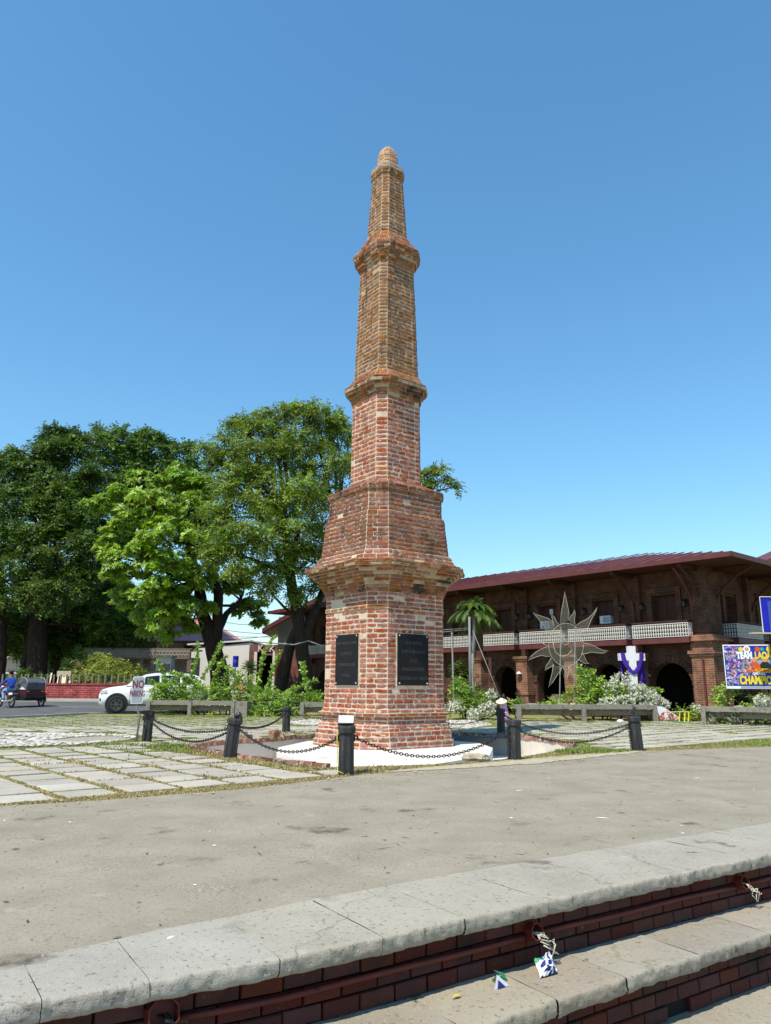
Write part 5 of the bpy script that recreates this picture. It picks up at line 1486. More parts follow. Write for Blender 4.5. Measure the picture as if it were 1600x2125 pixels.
# ================================================================== trees and plants
def unit(v): return v / np.maximum(np.linalg.norm(v, axis=-1, keepdims=True), 1e-9)
def leaf_quads(base, d, nrm, L, W):
    """rhombic leaves: base point, direction, normal -> (N,4,3)"""
    d = unit(d); s = unit(np.cross(d, nrm)); n = np.cross(s, d)
    L = L[:, None]; W = W[:, None]
    V = np.zeros((len(base), 4, 3))
    V[:, 0] = base; V[:, 2] = base + d * L - n * L * 0.12
    V[:, 1] = base + d * L * .5 + s * W * .5 + n * L * .05
    V[:, 3] = base + d * L * .5 - s * W * .5 + n * L * .05
    return V
def shell_points(c, r, n, inner=0.45):
    u = unit(rng.normal(0, 1, (n, 3)))
    k = rng.uniform(inner, 1.0, n) ** 0.7
    bump = 1 + 0.16 * np.sin(u[:, 0] * 7 + c[0] * 3) * np.cos(u[:, 2] * 6 + c[2]) + 0.10 * np.sin(u[:, 1] * 11 + c[1])
    p = np.array(c) + u * np.array(r) * (k * bump)[:, None]
    return p, u
def sprays_pinnate(c, r, n, leafL, leafW, slen, droop, nl=12):
    p, u = shell_points(c, r, n)
    d = unit(u * np.array([1, 1, .55]) + rng.normal(0, .45, (n, 3)) + np.array([0, 0, -droop]))
    side = unit(np.cross(d, np.array([0, 0, 1.0]) + rng.normal(0, .25, (n, 3))))
    nrm = np.cross(side, d); nrm *= np.sign(nrm[:, 2:3] + 1e-6)
    out = []
    for k in range(nl):
        f = (k + 0.5) / nl
        sl = rng.uniform(.75, 1.25, n) * slen
        b = p + d * (sl * (f - .3))[:, None] - np.array([0, 0, 1.0]) * (droop * .5 * sl * f * f)[:, None]
        sg = 1 if k % 2 else -1
        ld = d * .55 + side * sg * (.85) + rng.normal(0, .2, (n, 3)) - np.array([0, 0, droop * .25])
        out.append(leaf_quads(b, ld, nrm + rng.normal(0, .35, (n, 3)), rng.uniform(.75, 1.25, n) * leafL, rng.uniform(.8, 1.2, n) * leafW))
    V = np.concatenate(out); t = np.tile(np.clip(rng.normal(.5, .24, n), 0, 1), nl) + rng.normal(0, .08, n * nl)
    return V, np.clip(t, 0.01, .99)
def sprays_rosette(c, r, n, leafL, leafW, nl=7):
    p, u = shell_points(c, r, n, .35)
    ax = unit(u * np.array([.8, .8, .3]) + np.array([0, 0, .7]) + rng.normal(0, .3, (n, 3)))
    s1 = unit(np.cross(ax, rng.normal(0, 1, (n, 3)))); s2 = np.cross(ax, s1)
    out = []
    for k in range(nl):
        w = 2 * np.pi * k / nl + rng.uniform(-.3, .3, n)
        rad = s1 * np.cos(w)[:, None] + s2 * np.sin(w)[:, None]
        ld = rad + ax * rng.uniform(-.05, .5, n)[:, None]
        out.append(leaf_quads(p, ld, ax + rng.normal(0, .2, (n, 3)), rng.uniform(.75, 1.25, n) * leafL, rng.uniform(.8, 1.2, n) * leafW))
    V = np.concatenate(out); t = np.tile(np.clip(rng.normal(.5, .22, n), 0, 1), nl) + rng.normal(0, .08, n * nl)
    return V, np.clip(t, 0.01, .99)
def limb(b, p0, p1, r0, r1, seed, n=7, wig=0.06, cap=False):
    p0, p1 = Vector(p0), Vector(p1); L_ = (p1 - p0).length; pts, rs = [], []
    for i in range(n):
        f = i / (n - 1); q = p0.lerp(p1, f)
        w = math.sin(math.pi * f) * wig * L_
        q += Vector((noise.noise((seed, f * 2.3, 1)), noise.noise((seed, f * 2.3, 7)), noise.noise((seed, f * 2.3, 13)) * .6 + .35 * 0)) * w * 1.6
        pts.append(q); rs.append(r0 + (r1 - r0) * f ** .8)
    b.tube(pts, rs, 9, cap)
    return pts
def tree(name, label, base, trunks, clumps, D, mat_, style, dens=1.0, depth=0.0, fork=None, group=None, squash=.85, kw=None):
    """clumps: (u, v, radius in photo pixels, depth offset in metres); each becomes a real ball of foliage at its own depth"""
    t = thing(name, label, 'tree', base, group)
    b = MB(); ends = []
    for path, rads in trunks:
        pts = []
        for k in range(len(path) - 1):
            m_ = 5
            for q in range(m_): 
                w = Vector(path[k]).lerp(Vector(path[k + 1]), q / m_); pts.append(w)
        pts.append(Vector(path[-1]))
        rr = np.interp(np.linspace(0, 1, len(pts)), np.linspace(0, 1, len(rads)), rads)
        pts = [p + Vector((noise.noise((p.z * .8, D, 1)), noise.noise((p.z * .8, D, 5)), 0)) * .12 for p in pts]
        b.tube(pts, list(rr), 11, True); ends.append((pts[-1], rr[-1]))
        ends.append((pts[len(pts) * 3 // 4], rr[len(pts) * 3 // 4]))
    b.build('trunk', M['bark'], t, smooth=True)
    lb = MB(); Vs, Ts = [], []
    for i, (u, v, r, dd) in enumerate(clumps):
        Y = D + dd; c = at(u, v, Y); rw = r * Y / FPX
        rad = (rw, rw * 1.05, rw * squash)
        e, er = min(ends, key=lambda q: (q[0] - c).length + (2.5 if q[0].z > c.z + .5 else 0))
        limb(lb, e, c, min(er * .65, .10 + rw * .05), 0.03, i * 3.7 + D, cap=False)
        n = int(dens * 105 * rw * rw) + 12
        # boughs: flattened cushions of leaves, lit on top and shaded beneath, with gaps between
        ns = 1 if r < 14 else (5 if r < 30 else 9)
        if ns == 1:
            V, T_ = style(np.array(c), np.array(rad), n); Vs.append(V); Ts.append(T_)
        else:
            V, T_ = style(np.array(c), np.array(rad) * .8, int(n * .22)); Vs.append(V); Ts.append(np.clip(T_ - .18, .01, .99))  # inner leaves get a darker tint, crown shade put into the colour
            for k in range(ns):
                w = unit(rng.normal(0, 1, 3)); sc_k = np.array(c) + w * np.array(rad) * rng.uniform(.55, .98)
                sr = rw * rng.uniform(.34, .56)
                limb(lb, c, Vector(tuple(sc_k)), .045, .015, i * 2.3 + k, 5)
                V, T_ = style(sc_k, np.array([sr, sr, sr * rng.uniform(.38, .6)]), int(n * .95 / ns))
                Vs.append(V); Ts.append(np.clip(T_ + rng.normal(0, .10), .01, .99))
    lb.build('limbs', M['bark'], t, smooth=True)
    V = np.concatenate(Vs); T_ = np.concatenate(Ts)
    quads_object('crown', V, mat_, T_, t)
    return len(V)
pin = lambda L, W, s, dr, nl=12: (lambda c, r, n: sprays_pinnate(c, r, n, L, W, s, dr, nl))
cnt = 0
# rain tree behind the obelisk
D = 43
cl = [(520, 905, 48, 0), (575, 880, 45, 1), (640, 872, 45, 0), (690, 905, 45, 1), (470, 935, 38, 0), (540, 950, 60, -1), (610, 940, 62, 0), (675, 965, 55, -1), (480, 1000, 50, -1), (560, 1020, 66, -2), (640, 1030, 60, -2), (700, 1030, 48, 0),
      (470, 1075, 52, -2), (540, 1095, 62, -3), (620, 1105, 60, -2), (685, 1100, 45, 0), (455, 1135, 36, -3), (505, 1155, 46, -3), (575, 1175, 46, -2), (640, 1165, 46, -1), (690, 1155, 36, 1), (610, 1225, 26, -1), (550, 1215, 26, -2), (650, 1215, 24, 0),
      (750, 960, 45, 1), (820, 985, 40, 1), (880, 985, 26, 1), (905, 975, 18, 1), (885, 1015, 16, 1), (925, 995, 12, 1), (948, 1008, 9, 1), (440, 965, 22, 0), (430, 935, 14, 1), (500, 872, 20, 1), (610, 850, 18, 1), (655, 846, 16, 0), (560, 855, 14, 1), (715, 880, 26, 2), (455, 905, 11, 0), (480, 880, 12, 0), (535, 858, 12, 1), (590, 843, 10, 0), (700, 860, 13, 1), (725, 905, 16, 1), (418, 925, 9, 0), (675, 850, 10, 0)]
bx = at(632, 1455, D)
cnt += tree('rain_tree', 'large rain tree with feathery leaves right behind the obelisk', (bx.x, D, 0), [
    ([(bx.x, D, -.1), at(634, 1400, D), at(626, 1330, D), at(612, 1250, D), at(600, 1180, D), at(590, 1080, D)], [.50, .40, .38, .34, .28, .18]),
    ([at(632, 1330, D), at(645, 1290, D), at(662, 1245, D + .5), at(690, 1190, D + 1), at(700, 1080, D + 1)], [.30, .25, .21, .17, .1]),
    ([at(578, 1455, D + 1), at(588, 1400, D + 1), at(606, 1330, D + .5), at(622, 1290, D)], [.40, .34, .30, .26])], cl, D, M['leaf_acacia'], pin(.21, .085, .75, .35), 1.0)
# broad-leaved talisay tree in bright green
D = 48
cl = [(300, 1008, 42, -1), (360, 1000, 42, 0), (415, 1010, 42, 0), (245, 1040, 36, -1), (205, 1045, 24, -2), (320, 1055, 52, -2), (395, 1060, 48, -1), (260, 1090, 42, -2), (330, 1120, 55, -3), (400, 1130, 48, -2), (225, 1140, 36, -2), (280, 1165, 48, -3), (350, 1190, 52, -3), (415, 1195, 42, -2),
      (245, 1195, 32, -3), (310, 1235, 42, -3), (375, 1255, 42, -2), (335, 1290, 30, -3), (440, 1075, 36, 0), (450, 1140, 34, 0), (400, 1300, 24, -1), (290, 1270, 26, -2), (255, 1235, 30, -2), (350, 1318, 22, -2), (310, 1312, 22, -1), (425, 1265, 26, -1), (510, 1200, 30, 3), (525, 1245, 28, 3), (500, 1265, 20, 3), (535, 1285, 20, 3), (490, 1215, 26, 3), (460, 1215, 28, 2)]
bx = at(462, 1420, D)
cnt += tree('talisay_tree', 'bright green broad leaved tree with leaning dark trunk beside the bushes', (bx.x, D, .3), [
    ([(bx.x, D, .2), at(452, 1375, D), at(436, 1320, D), at(420, 1270, D), at(408, 1190, D), at(380, 1090, D)], [.66, .56, .48, .40, .30, .14]),
    ([at(446, 1345, D), at(452, 1300, D), at(452, 1230, D), at(440, 1140, D)], [.42, .36, .3, .14]),
    ([at(452, 1310, D), at(470, 1275, D + 1), at(498, 1245, D + 2)], [.26, .2, .12])], cl, D, M['leaf_talisay'], lambda c, r, n: sprays_rosette(c, r, int(n * 1.25), .30, .135), 1.0)
# big dark trees at the left
D = 55
cl = [(20, 985, 48, 0), (75, 965, 50, 0), (125, 935, 46, 1), (165, 930, 36, 1), (50, 1035, 58, -1), (115, 1010, 60, -1), (175, 1000, 46, 0), (20, 1100, 58, -1), (90, 1090, 60, -2), (155, 1075, 50, -1), (55, 1165, 60, -2), (125, 1160, 52, -2), (170, 1140, 40, -2), (20, 1225, 50, -2), (90, 1235, 46, -3), (140, 1215, 38, -3), (-40, 1020, 60, 0), (-50, 1130, 60, 0), (-30, 1240, 50, -1), (180, 1190, 30, -2),
      (40, 1290, 44, 2), (130, 1290, 44, 3), (0, 1300, 40, 2), (170, 1280, 36, 2), (100, 1330, 36, 4), (30, 1330, 36, 4), (160, 1330, 30, 4), (205, 1305, 36, 3), (250, 1305, 34, 3), (300, 1305, 30, 3), (60, 1355, 30, 6), (130, 1360, 28, 6), (230, 1335, 24, 5), (110, 905, 22, 1), (150, 905, 18, 1), (45, 945, 20, 0), (20, 938, 12, 0), (95, 912, 11, 1), (135, 893, 11, 1), (75, 930, 12, 0)]
bx = at(76, 1440, D)
cnt += tree('shade_tree', 'huge dark green shade tree above the tricycle at the left edge', (bx.x, D, .35), [
    ([(bx.x, D, .2), at(76, 1380, D), at(78, 1310, D), at(82, 1220, D), at(90, 1110, D)], [.85, .72, .66, .5, .22]),
    ([at(40, 1440, D + 2), at(52, 1380, D + 2), at(66, 1310, D + 1), at(80, 1270, D)], [.4, .34, .28, .2]),
    ([at(-6, 1440, D - 1), at(-2, 1360, D - 1), at(2, 1270, D - 1), at(0, 1150, D)], [.55, .48, .4, .2])], cl, D, M['leaf_dark'], pin(.26, .11, .85, .3, 11), 1.1)
D = 62
cl = [(215, 935, 40, 0), (265, 925, 40, 0), (315, 930, 40, 0), (365, 945, 36, 0), (235, 980, 48, 0), (300, 985, 50, 0), (365, 990, 42, 0), (405, 965, 26, 0), (205, 1030, 40, 0), (270, 1040, 50, 0), (400, 1030, 36, 0), (190, 1090, 40, 1), (215, 905, 16, 0), (290, 900, 18, 0), (345, 915, 16, 0), (205, 888, 11, 0), (250, 895, 12, 0), (325, 905, 11, 0), (395, 930, 12, 0), (340, 1060, 44, 1), (410, 1090, 40, 1), (240, 1110, 44, 1), (190, 1170, 40, -3), (215, 1225, 40, -4), (200, 1275, 34, -5), (240, 1290, 30, -5)]
bx = at(215, 1440, D)
cnt += tree('shade_tree', 'tall mid green tree rising behind the bright broad leaved tree', (bx.x, D, .35), [([(bx.x, D, .2), at(215, 1350, D), at(225, 1230, D), at(250, 1080, D), at(275, 980, D)], [.7, .6, .5, .34, .16])], cl, D, M['leaf_mid'], pin(.30, .13, .85, .25, 10), .8)
# deep shade mass: lower trees behind
D = 72
cl = [(u, v, 46, rng.uniform(-2, 3)) for u, v in ((10, 1330), (60, 1340), (110, 1345), (160, 1330), (210, 1310), (255, 1290), (300, 1300), (345, 1310), (190, 1255), (235, 1235), (285, 1320), (140, 1265), (20, 1270), (90, 1290), (330, 1260), (370, 1300), (-30, 1330), (230, 1340), (170, 1375))]
bx = at(160, 1430, D)
cnt += tree('shade_tree', 'low dark tree filling the gap above the old porch', (bx.x, D, .35), [([(bx.x, D, .2), at(160, 1380, D), at(170, 1300, D), at(200, 1250, D)], [.6, .5, .4, .2])], cl, D, M['leaf_dark'], pin(.34, .15, .9, .2, 9), .95)
for u0, u1, rr, lb in ((118, 128, .16, 'thin dark leaning trunk between the big tree and the hedge'), ):
    D = 60; b = MB(); p0, p1 = at(u0 - 10, 1430, D), at(u1, 1330, D)
    t = thing('slim_tree', lb, 'tree', (p0.x, D, .35)); limb(b, p0, p1, .26, .16, 4.4, cap=True); b.build('trunk', M['bark'], t, smooth=True)
    V, T_ = sprays_pinnate(np.array(at(128, 1315, D)), np.array([1.2, 1.2, 1.0]), 160, .27, .12, .8, .3, 10); quads_object('crown', V, M['leaf_dark'], T_, t)

# hedge and spiky plants behind the street wall
def bush(name, label, cat, clumps, D, mat_, dens, leafL, leafW, base, wands=(), bracts=(), group=None, nl=7, bmat='bract_white'):
    t = thing(name, label, cat, base, group)
    Vs, Ts = [], []
    b = MB()
    for (u, v, r, dd) in clumps:
        Y = D + dd; c = at(u, v, Y); rw = r * Y / FPX
        c = Vector((c.x, c.y, max(c.z, rw * .5)))
        n = int(dens * 130 * rw * rw) + 8
        V, T_ = sprays_pinnate(np.array(c), np.array([rw, rw, rw * .85]), n, leafL, leafW, .35, .1, nl)
        Vs.append(V); Ts.append(T_)
        limb(b, (base[0] + (c.x - base[0]) * .6, base[1], base[2]), c, .035, .012, u * .1, 5)
    for w in wands:        # long leafy shoots
        pts = [at(u, v, D + w[0]) for u, v in w[1]]
        Q = []
        for k in range(len(pts) - 1):
            for f in np.linspace(0, 1, 8, endpoint=False): Q.append(pts[k].lerp(pts[k + 1], f))
        Q.append(pts[-1]); b.tube(Q, list(np.linspace(.016, .006, len(Q))), 5)
        A = np.array(Q); nq = 9
        P_ = np.repeat(A, nq, axis=0) + rng.normal(0, .035, (len(A) * nq, 3))
        d = unit(rng.normal(0, 1, P_.shape) + np.array([0, 0, .35]))
        V = leaf_quads(P_, d, rng.normal(0, 1, P_.shape) + np.array([0, -.5, .8]), rng.uniform(.10, .19, len(P_)), rng.uniform(.07, .12, len(P_)))
        Vs.append(V); Ts.append(np.clip(rng.normal(.6, .2, len(P_)), .01, .99))
    b.build('stems', M['bark'], t)
    V = np.concatenate(Vs); quads_object('foliage', V, mat_, np.concatenate(Ts), t)
    if bracts:
        Vs = []
        for (u, v, r, dd, n) in bracts:
            Y = D + dd; c = np.array(at(u, v, Y)); rw = r * Y / FPX; c[2] = max(c[2], rw * .4)
            p, un = shell_points(c, np.array([rw, rw, rw * .8]), n, .75)
            d = unit(un + rng.normal(0, .5, p.shape))
            for k in range(4):
                dd_ = unit(d + rng.normal(0, .8, p.shape)); Vs.append(leaf_quads(p + rng.normal(0, .02, p.shape), dd_, rng.normal(0, 1, p.shape) + un, rng.uniform(.07, .13, n), rng.uniform(.06, .10, n)))
        V = np.concatenate(Vs); quads_object('blossoms', V, M[bmat], rng.uniform(0, 1, len(V)), t)['kind'] = 'stuff'
    return t
D = 49
bush('hedge', 'yellow green hedge behind the pickets of the red wall', 'hedge', [(175, 1405, 22, 0), (200, 1395, 26, 0), (230, 1385, 26, 0), (225, 1405, 24, -1), (255, 1390, 24, 0), (260, 1408, 22, -1), (285, 1398, 20, 0), (300, 1402, 15, 0), (200, 1370, 16, 1), (215, 1368, 15, 1), (165, 1412, 14, 0)], D, M['leaf_hedge'], 1.4, .15, .07, (at(230, 1410, D).x, D, .35))
bush('shrub', 'low dark shrub beside the trunk of the huge tree', 'shrub', [(35, 1405, 14, 0), (52, 1400, 14, 0), (85, 1408, 12, 0), (60, 1412, 10, -1)], 51, M['leaf_dark'], 1.3, .16, .08, (at(50, 1410, 51).x, 51, .35))
bush('shrub', 'tall narrow shrub left of the old porch frieze', 'shrub', [(168, 1352, 12, 0), (172, 1370, 14, 0), (180, 1385, 14, 0), (165, 1395, 14, 0), (195, 1360, 10, 0)], 53, M['leaf_dark'], 1.4, .15, .07, (at(172, 1400, 53).x, 53, .35))
def spiky(u, v, D, n, L, label, mat_, tree_=False):
    c = at(u, v, D); t = thing('spiky_plant', label, 'plant', (c.x, D, .35))
    m = n; dirs = unit(rng.normal(0, 1, (m, 3)) * np.array([1, 1, .7]) + np.array([0, 0, .35]))
    base = np.repeat(np.array([tuple(c)]), m, 0)
    V = leaf_quads(base, dirs, rng.normal(0, .3, (m, 3)) + np.array([0, 0, 1.]), rng.uniform(.7, 1.1, m) * L, np.full(m, .07)); quads_object('blades', V, mat_, rng.uniform(0, 1, m), t)
    b = MB(); b.tube([(c.x, D, .35), tuple(c)], .08, 7); b.build('stem', M['bark'], t)
spiky(142, 1383, 50, 160, .75, 'dark spiky plant behind the notice board', M['leaf_palm'])
spiky(165, 1388, 50, 120, .6, 'brown dried spiky plant left of the hedge', M['grass_dry'])
spiky(518, 1388, 44, 150, .7, 'small dark spiky palm in front of the brick shop', M['leaf_palm'])

# bougainvillea along the left benches
D = 34.2
cl = [(335, 1430, 18, -.3), (352, 1418, 14, -.2), (372, 1425, 18, 0), (340, 1452, 26, 0), (375, 1448, 28, .2), (410, 1445, 28, 0), (445, 1450, 28, 0), (480, 1440, 30, .3), (515, 1445, 30, 0), (545, 1455, 30, -.5), (575, 1455, 30, -.6), (610, 1455, 26, 0), (645, 1455, 22, 0), (560, 1475, 22, -1.2), (525, 1478, 18, -1.2), (395, 1430, 20, .3), (470, 1420, 22, .5), (520, 1420, 18, .5), (600, 1475, 20, -.8), (330, 1440, 16, -.2), (660, 1450, 18, .3)]
W = [(0, [(345, 1440), (340, 1405), (328, 1372)]), (.2, [(375, 1435), (400, 1400), (408, 1368), (411, 1336)]), (.3, [(405, 1430), (430, 1390), (452, 1350), (460, 1335)]), (.2, [(440, 1430), (450, 1390), (470, 1362)]), (0, [(535, 1440), (538, 1400), (548, 1355), (568, 1322)]), (0, [(550, 1440), (565, 1395), (580, 1352)]), (.2, [(640, 1440), (632, 1400), (627, 1375)]), (.2, [(480, 1430), (505, 1400), (440, 1372)]), (-.3, [(580, 1450), (610, 1430), (655, 1412)]),
     (0, [(350, 1440), (330, 1425), (310, 1412)]), (0, [(420, 1430), (385, 1405), (352, 1395)]), (0, [(500, 1435), (490, 1405), (470, 1385)])]
bush('bougainvillea', 'sprawling green bougainvillea with long upright shoots behind the left benches', 'shrub', cl, D, M['leaf_bush'], 1.7, .125, .075, (at(480, 1470, D).x, D, 0), W, [(500, 1425, 6, -.8, 5), (640, 1470, 12, -1, 10)], bmat='bract_orange')
# white bougainvillea on the right
D = 31.3
bush('bougainvillea', 'small green bush with cream flowers right beside the obelisk base', 'shrub', [(958, 1440, 20, 0), (975, 1450, 20, 0), (1005, 1448, 18, .2), (950, 1462, 18, -.3), (990, 1470, 20, -.2), (1015, 1465, 12, 0), (955, 1425, 12, 0)], D, M['leaf_bush'], 1.9, .125, .08, (at(980, 1480, D).x, D, 0), [(0, [(955, 1440), (948, 1425), (946, 1412)])],
     [(945, 1468, 16, -.7, 52), (985, 1483, 14, -1.2, 67), (1012, 1470, 14, -.8, 60), (1020, 1440, 9, -.3, 30), (930, 1470, 9, -.7, 22)])
bush('bougainvillea', 'big bush of white bougainvillea at the foot of the cross', 'shrub', [(1215, 1425, 26, 0), (1245, 1430, 28, .2), (1275, 1440, 26, 0), (1305, 1445, 26, .2), (1335, 1452, 22, 0), (1185, 1455, 22, 0), (1155, 1458, 16, 0), (1225, 1455, 26, -.4), (1270, 1462, 22, -.4), (1132, 1460, 10, 0), (1215, 1400, 14, 0), (1360, 1460, 14, 0)], D, M['leaf_bush'], 1.9, .125, .08, (at(1250, 1480, D).x, D, 0),
     [(0, [(1215, 1425), (1205, 1400), (1203, 1385)]), (0, [(1240, 1425), (1232, 1405), (1228, 1392)]), (0, [(1330, 1430), (1352, 1432), (1372, 1434)])],
     [(1290, 1412, 18, -.3, 67), (1325, 1435, 18, -.5, 105), (1352, 1448, 16, -.5, 97), (1300, 1460, 20, -.9, 97), (1262, 1462, 18, -.9, 67), (1372, 1462, 14, -.4, 82), (1270, 1425, 14, -.4, 37), (1195, 1468, 10, -.6, 22), (1340, 1470, 14, -.7, 67)])
bush('bougainvillea', 'white flowering bush under the banner at the right edge', 'shrub', [(1500, 1440, 16, .5), (1520, 1425, 14, 1), (1490, 1455, 12, .5), (1575, 1460, 22, 0), (1600, 1470, 24, 0), (1540, 1480, 18, -.6), (1580, 1485, 18, -.6), (1500, 1485, 16, -.4), (1470, 1485, 14, -.2), (1630, 1465, 22, 0)], 28.4, M['leaf_bush'], 1.8, .125, .075, (at(1560, 1480, 28.4).x, 28.4, 0),
     [(.5, [(1500, 1440), (1522, 1425), (1550, 1412)])], [(1580, 1455, 14, -.5, 60), (1600, 1470, 16, -.5, 67), (1520, 1488, 12, -.7, 45), (1560, 1485, 12, -.7, 37), (1475, 1490, 8, -.4, 18)])
bush('shrub', 'rounded yellow green shrub at the base of the second pillar', 'shrub', [(1075, 1458, 9, 0), (1085, 1462, 9, 0), (1067, 1464, 7, 0)], 32.2, M['leaf_bush'], 2.0, .12, .08, (at(1075, 1470, 32.2).x, 32.2, 0))
bush('shrub', 'low clipped shrub in the gap between the right benches', 'shrub', [(1415, 1478, 10, 0), (1430, 1485, 12, 0), (1445, 1478, 10, 0), (1400, 1485, 9, 0)], 30.5, M['leaf_bush'], 2.0, .11, .07, (at(1425, 1490, 30.5).x, 30.5, 0), (), [(1445, 1470, 8, -.2, 22)])
bush('shrub', 'dim olive shrub against the arcade beside the palm', 'shrub', [(955, 1400, 16, 0), (965, 1420, 16, 0), (985, 1415, 14, 0), (948, 1382, 10, 0)], 37.5, M['leaf_dark'], 1.1, .13, .06, (at(965, 1440, 37.5).x, 37.5, 0))

# palm
D = 35.5
c = at(984, 1266, D)
t = thing('palm_tree', 'small fan of drooping palm fronds on a slim grey trunk before the hall', 'palm', (at(986, 1470, D).x, D, 0))
b = MB(); b.tube([(at(988, 1470, D).x, D, -.05), at(979, 1400, D), at(984, 1330, D), c], [.12, .085, .08, .075], 10); b.build('trunk', M['palm_trunk'], t, smooth=True)
Vs, Ts = [], []; rb_ = MB()
for k in range(26):
    az = 2 * math.pi * k / 26 * 2.4 + rng.uniform(-.2, .2); el = R(85 - 95 * (k / 25) ** .8); L_ = rng.uniform(1.0, 1.3)
    d = Vector((math.cos(az) * math.cos(el), math.sin(az) * math.cos(el), math.sin(el)))
    pts = []
    for i in range(12):
        f = i / 11; q = c + d * (L_ * f) + Vector((0, 0, -.62 * L_ * f ** 2.2)); pts.append(q)
    rb_.tube(pts, list(np.linspace(.022, .005, 12)), 4)
    fr = MB()
    A = np.array([tuple(q) for q in pts]); 
    seg = np.repeat(A[1:], 7, 0) + np.tile(np.linspace(0, .86, 7)[:, None], (11, 1)) * np.repeat(A[1:] - A[:-1], 7, 0) * -1
    tan = np.repeat(unit(A[1:] - A[:-1]), 7, 0); side = unit(np.cross(tan, np.array([0, 0, 1.]) + .01)); 
    for sg in (-1, 1):
        ld = tan * .8 + side * sg * .75 + np.array([0, 0, -.18]) + rng.normal(0, .08, tan.shape)
        V = leaf_quads(seg, ld, np.array([0, 0, 1.]) + rng.normal(0, .25, tan.shape), rng.uniform(.30, .48, len(seg)), np.full(len(seg), .03))
        quads_object('frond', V, M['leaf_palm'], rng.uniform(0, 1, len(V)), t) if False else None
        Vs.append(V); Ts.append(np.full(len(V), rng.uniform(0.05, .95)))
    V = np.concatenate(Vs[-2:]); quads_object('frond', V, M['leaf_palm'], np.concatenate(Ts[-2:]), t)
rb_.build('frond_ribs', M['leaf_palm'], t)
print('leaf quads', cnt)

# ================================================================== benches
def bench(label, A, B_, legs, h=0.62, bumps=(), block=False):
    A, B_ = Vector((*A, 0)), Vector((*B_, 0)); d = (B_ - A); L_ = d.length; d.normalize(); n = Vector((-d.y, d.x, 0)); up = Vector((0, 0, 1))
    rot = Matrix((d, n, up)).transposed()
    t = thing('concrete_bench', label, 'bench', A, 'concrete benches round the lawn')
    mid = (A + B_) / 2
    b = MB()
    k = 9; ws = [L_ / k] * k
    b.box(mid + up * (h - .085) + n * .24, (L_, .5, .17), rot)
    for f in bumps: b.box(A + d * (L_ * f) + up * (h + .018) + n * .24, (.3, .42, .05), rot, .75)
    b.build('seat_slab', M['bench'], t)
    for f in legs:
        b = MB(); b.box(A + d * (.07 + (L_ - .14) * f) + up * (h / 2 - .02) + n * -.004, (.15, .14, h + .02), rot); b.build('leg', M['bench'], t)
    b = MB(); b.box(mid + up * (h - .30) + n * .34, (L_ - .1, .1, .2), rot); b.build('rail', M['bench'], t)
    if block:
        b = MB(); b.box(B_ + d * .28 + up * (h / 2 - .02) + n * .3, (.5, .7, h), rot); b.build('end_block', M['bench'], t)
bench('long concrete bench in front of the sprawling bougainvillea, behind the sign', (-10.1, 32.6), (-6.3, 32.5), (0.02, .5, 1), block=True)
bench('short concrete bench touching the left side of the obelisk base', (-3.35, 30.75), (-0.6, 31.0), (0, 1))
bench('long concrete bench between the child and the gap, white flowers behind', (5.05, 29.35), (10.6, 30.05), (0, .47, 1), bumps=(.12, .34, .62))
bench('concrete bench at the right edge under the banner', (11.45, 27.9), (15.8, 25.4), (0, 1), bumps=(.25, .5))
q = Vector((8.9, 29.2, 0)); b = MB(); b.lathe(q, [(.05, 0), (.13, .02), (.12, .08), (.05, .10)], 8); tag(b.build('plastic_bag', M['paper_white']), 'small white plastic bag on the grass before the long right bench', 'bag')
# wrapped bouquet sheet in the gap
c = at(1368, 1480, 30.3); t = thing('bouquet_wrap', 'white wrapped bouquet leaning at the end of the long right bench', 'bouquet', (c.x, 30.3, 0))
b = MB(); P_ = [at(u, v, 30.2) for u, v in ((1362, 1464), (1378, 1468), (1412, 1490), (1400, 1500), (1366, 1500))]
for q in P_: q.z = max(q.z, .02)
b.add(P_ + [p + Vector((.1, .35, -.05)) for p in P_], [(0, 1, 2, 3, 4), (9, 8, 7, 6, 5)] + [(i, 5 + i, 5 + (i + 1) % 5, (i + 1) % 5) for i in range(5)]); b.build('wrap', M['paper_white'], t, fix=True)
p, un = shell_points(np.array(at(1384, 1488, 30.1)), np.array([.3, .12, .18]), 60, .6)
V = np.concatenate([leaf_quads(p, unit(un + rng.normal(0, .6, p.shape)), rng.normal(0, 1, p.shape), rng.uniform(.06, .1, 60), rng.uniform(.05, .08, 60)) for _ in range(4)]); quads_object('blossoms', V, M['bract_orange'], rng.uniform(0, 1, len(V)), t)
# garden hose / green pipe on the ground, yellow stand
b = MB(); b.tube([at(1364, 1499, 29.4) * 1, (11.0, 29.0, .03), (11.3, 28.6, .03)], .02, 6); tag(b.build('green_pipe', M['paper_green']), 'thin green pipe on the ground in the gap between benches', 'pipe')
t = thing('barrier', 'low barrier of thin bar and yellow legs in the gap between benches', 'barrier', (11.2, 29.8, 0))
b = MB(); b.tube([(10.75, 29.8, .36), (11.75, 29.8, .38)], .02, 6); b.build('bar', M['soffit'], t)
for x in (11.35, 11.55, 11.7):
    b = MB(); b.tube([(x, 29.8, 0), (x + .05, 29.8, .36)], .025, 6); b.build('leg', M['banner_yellow'], t)

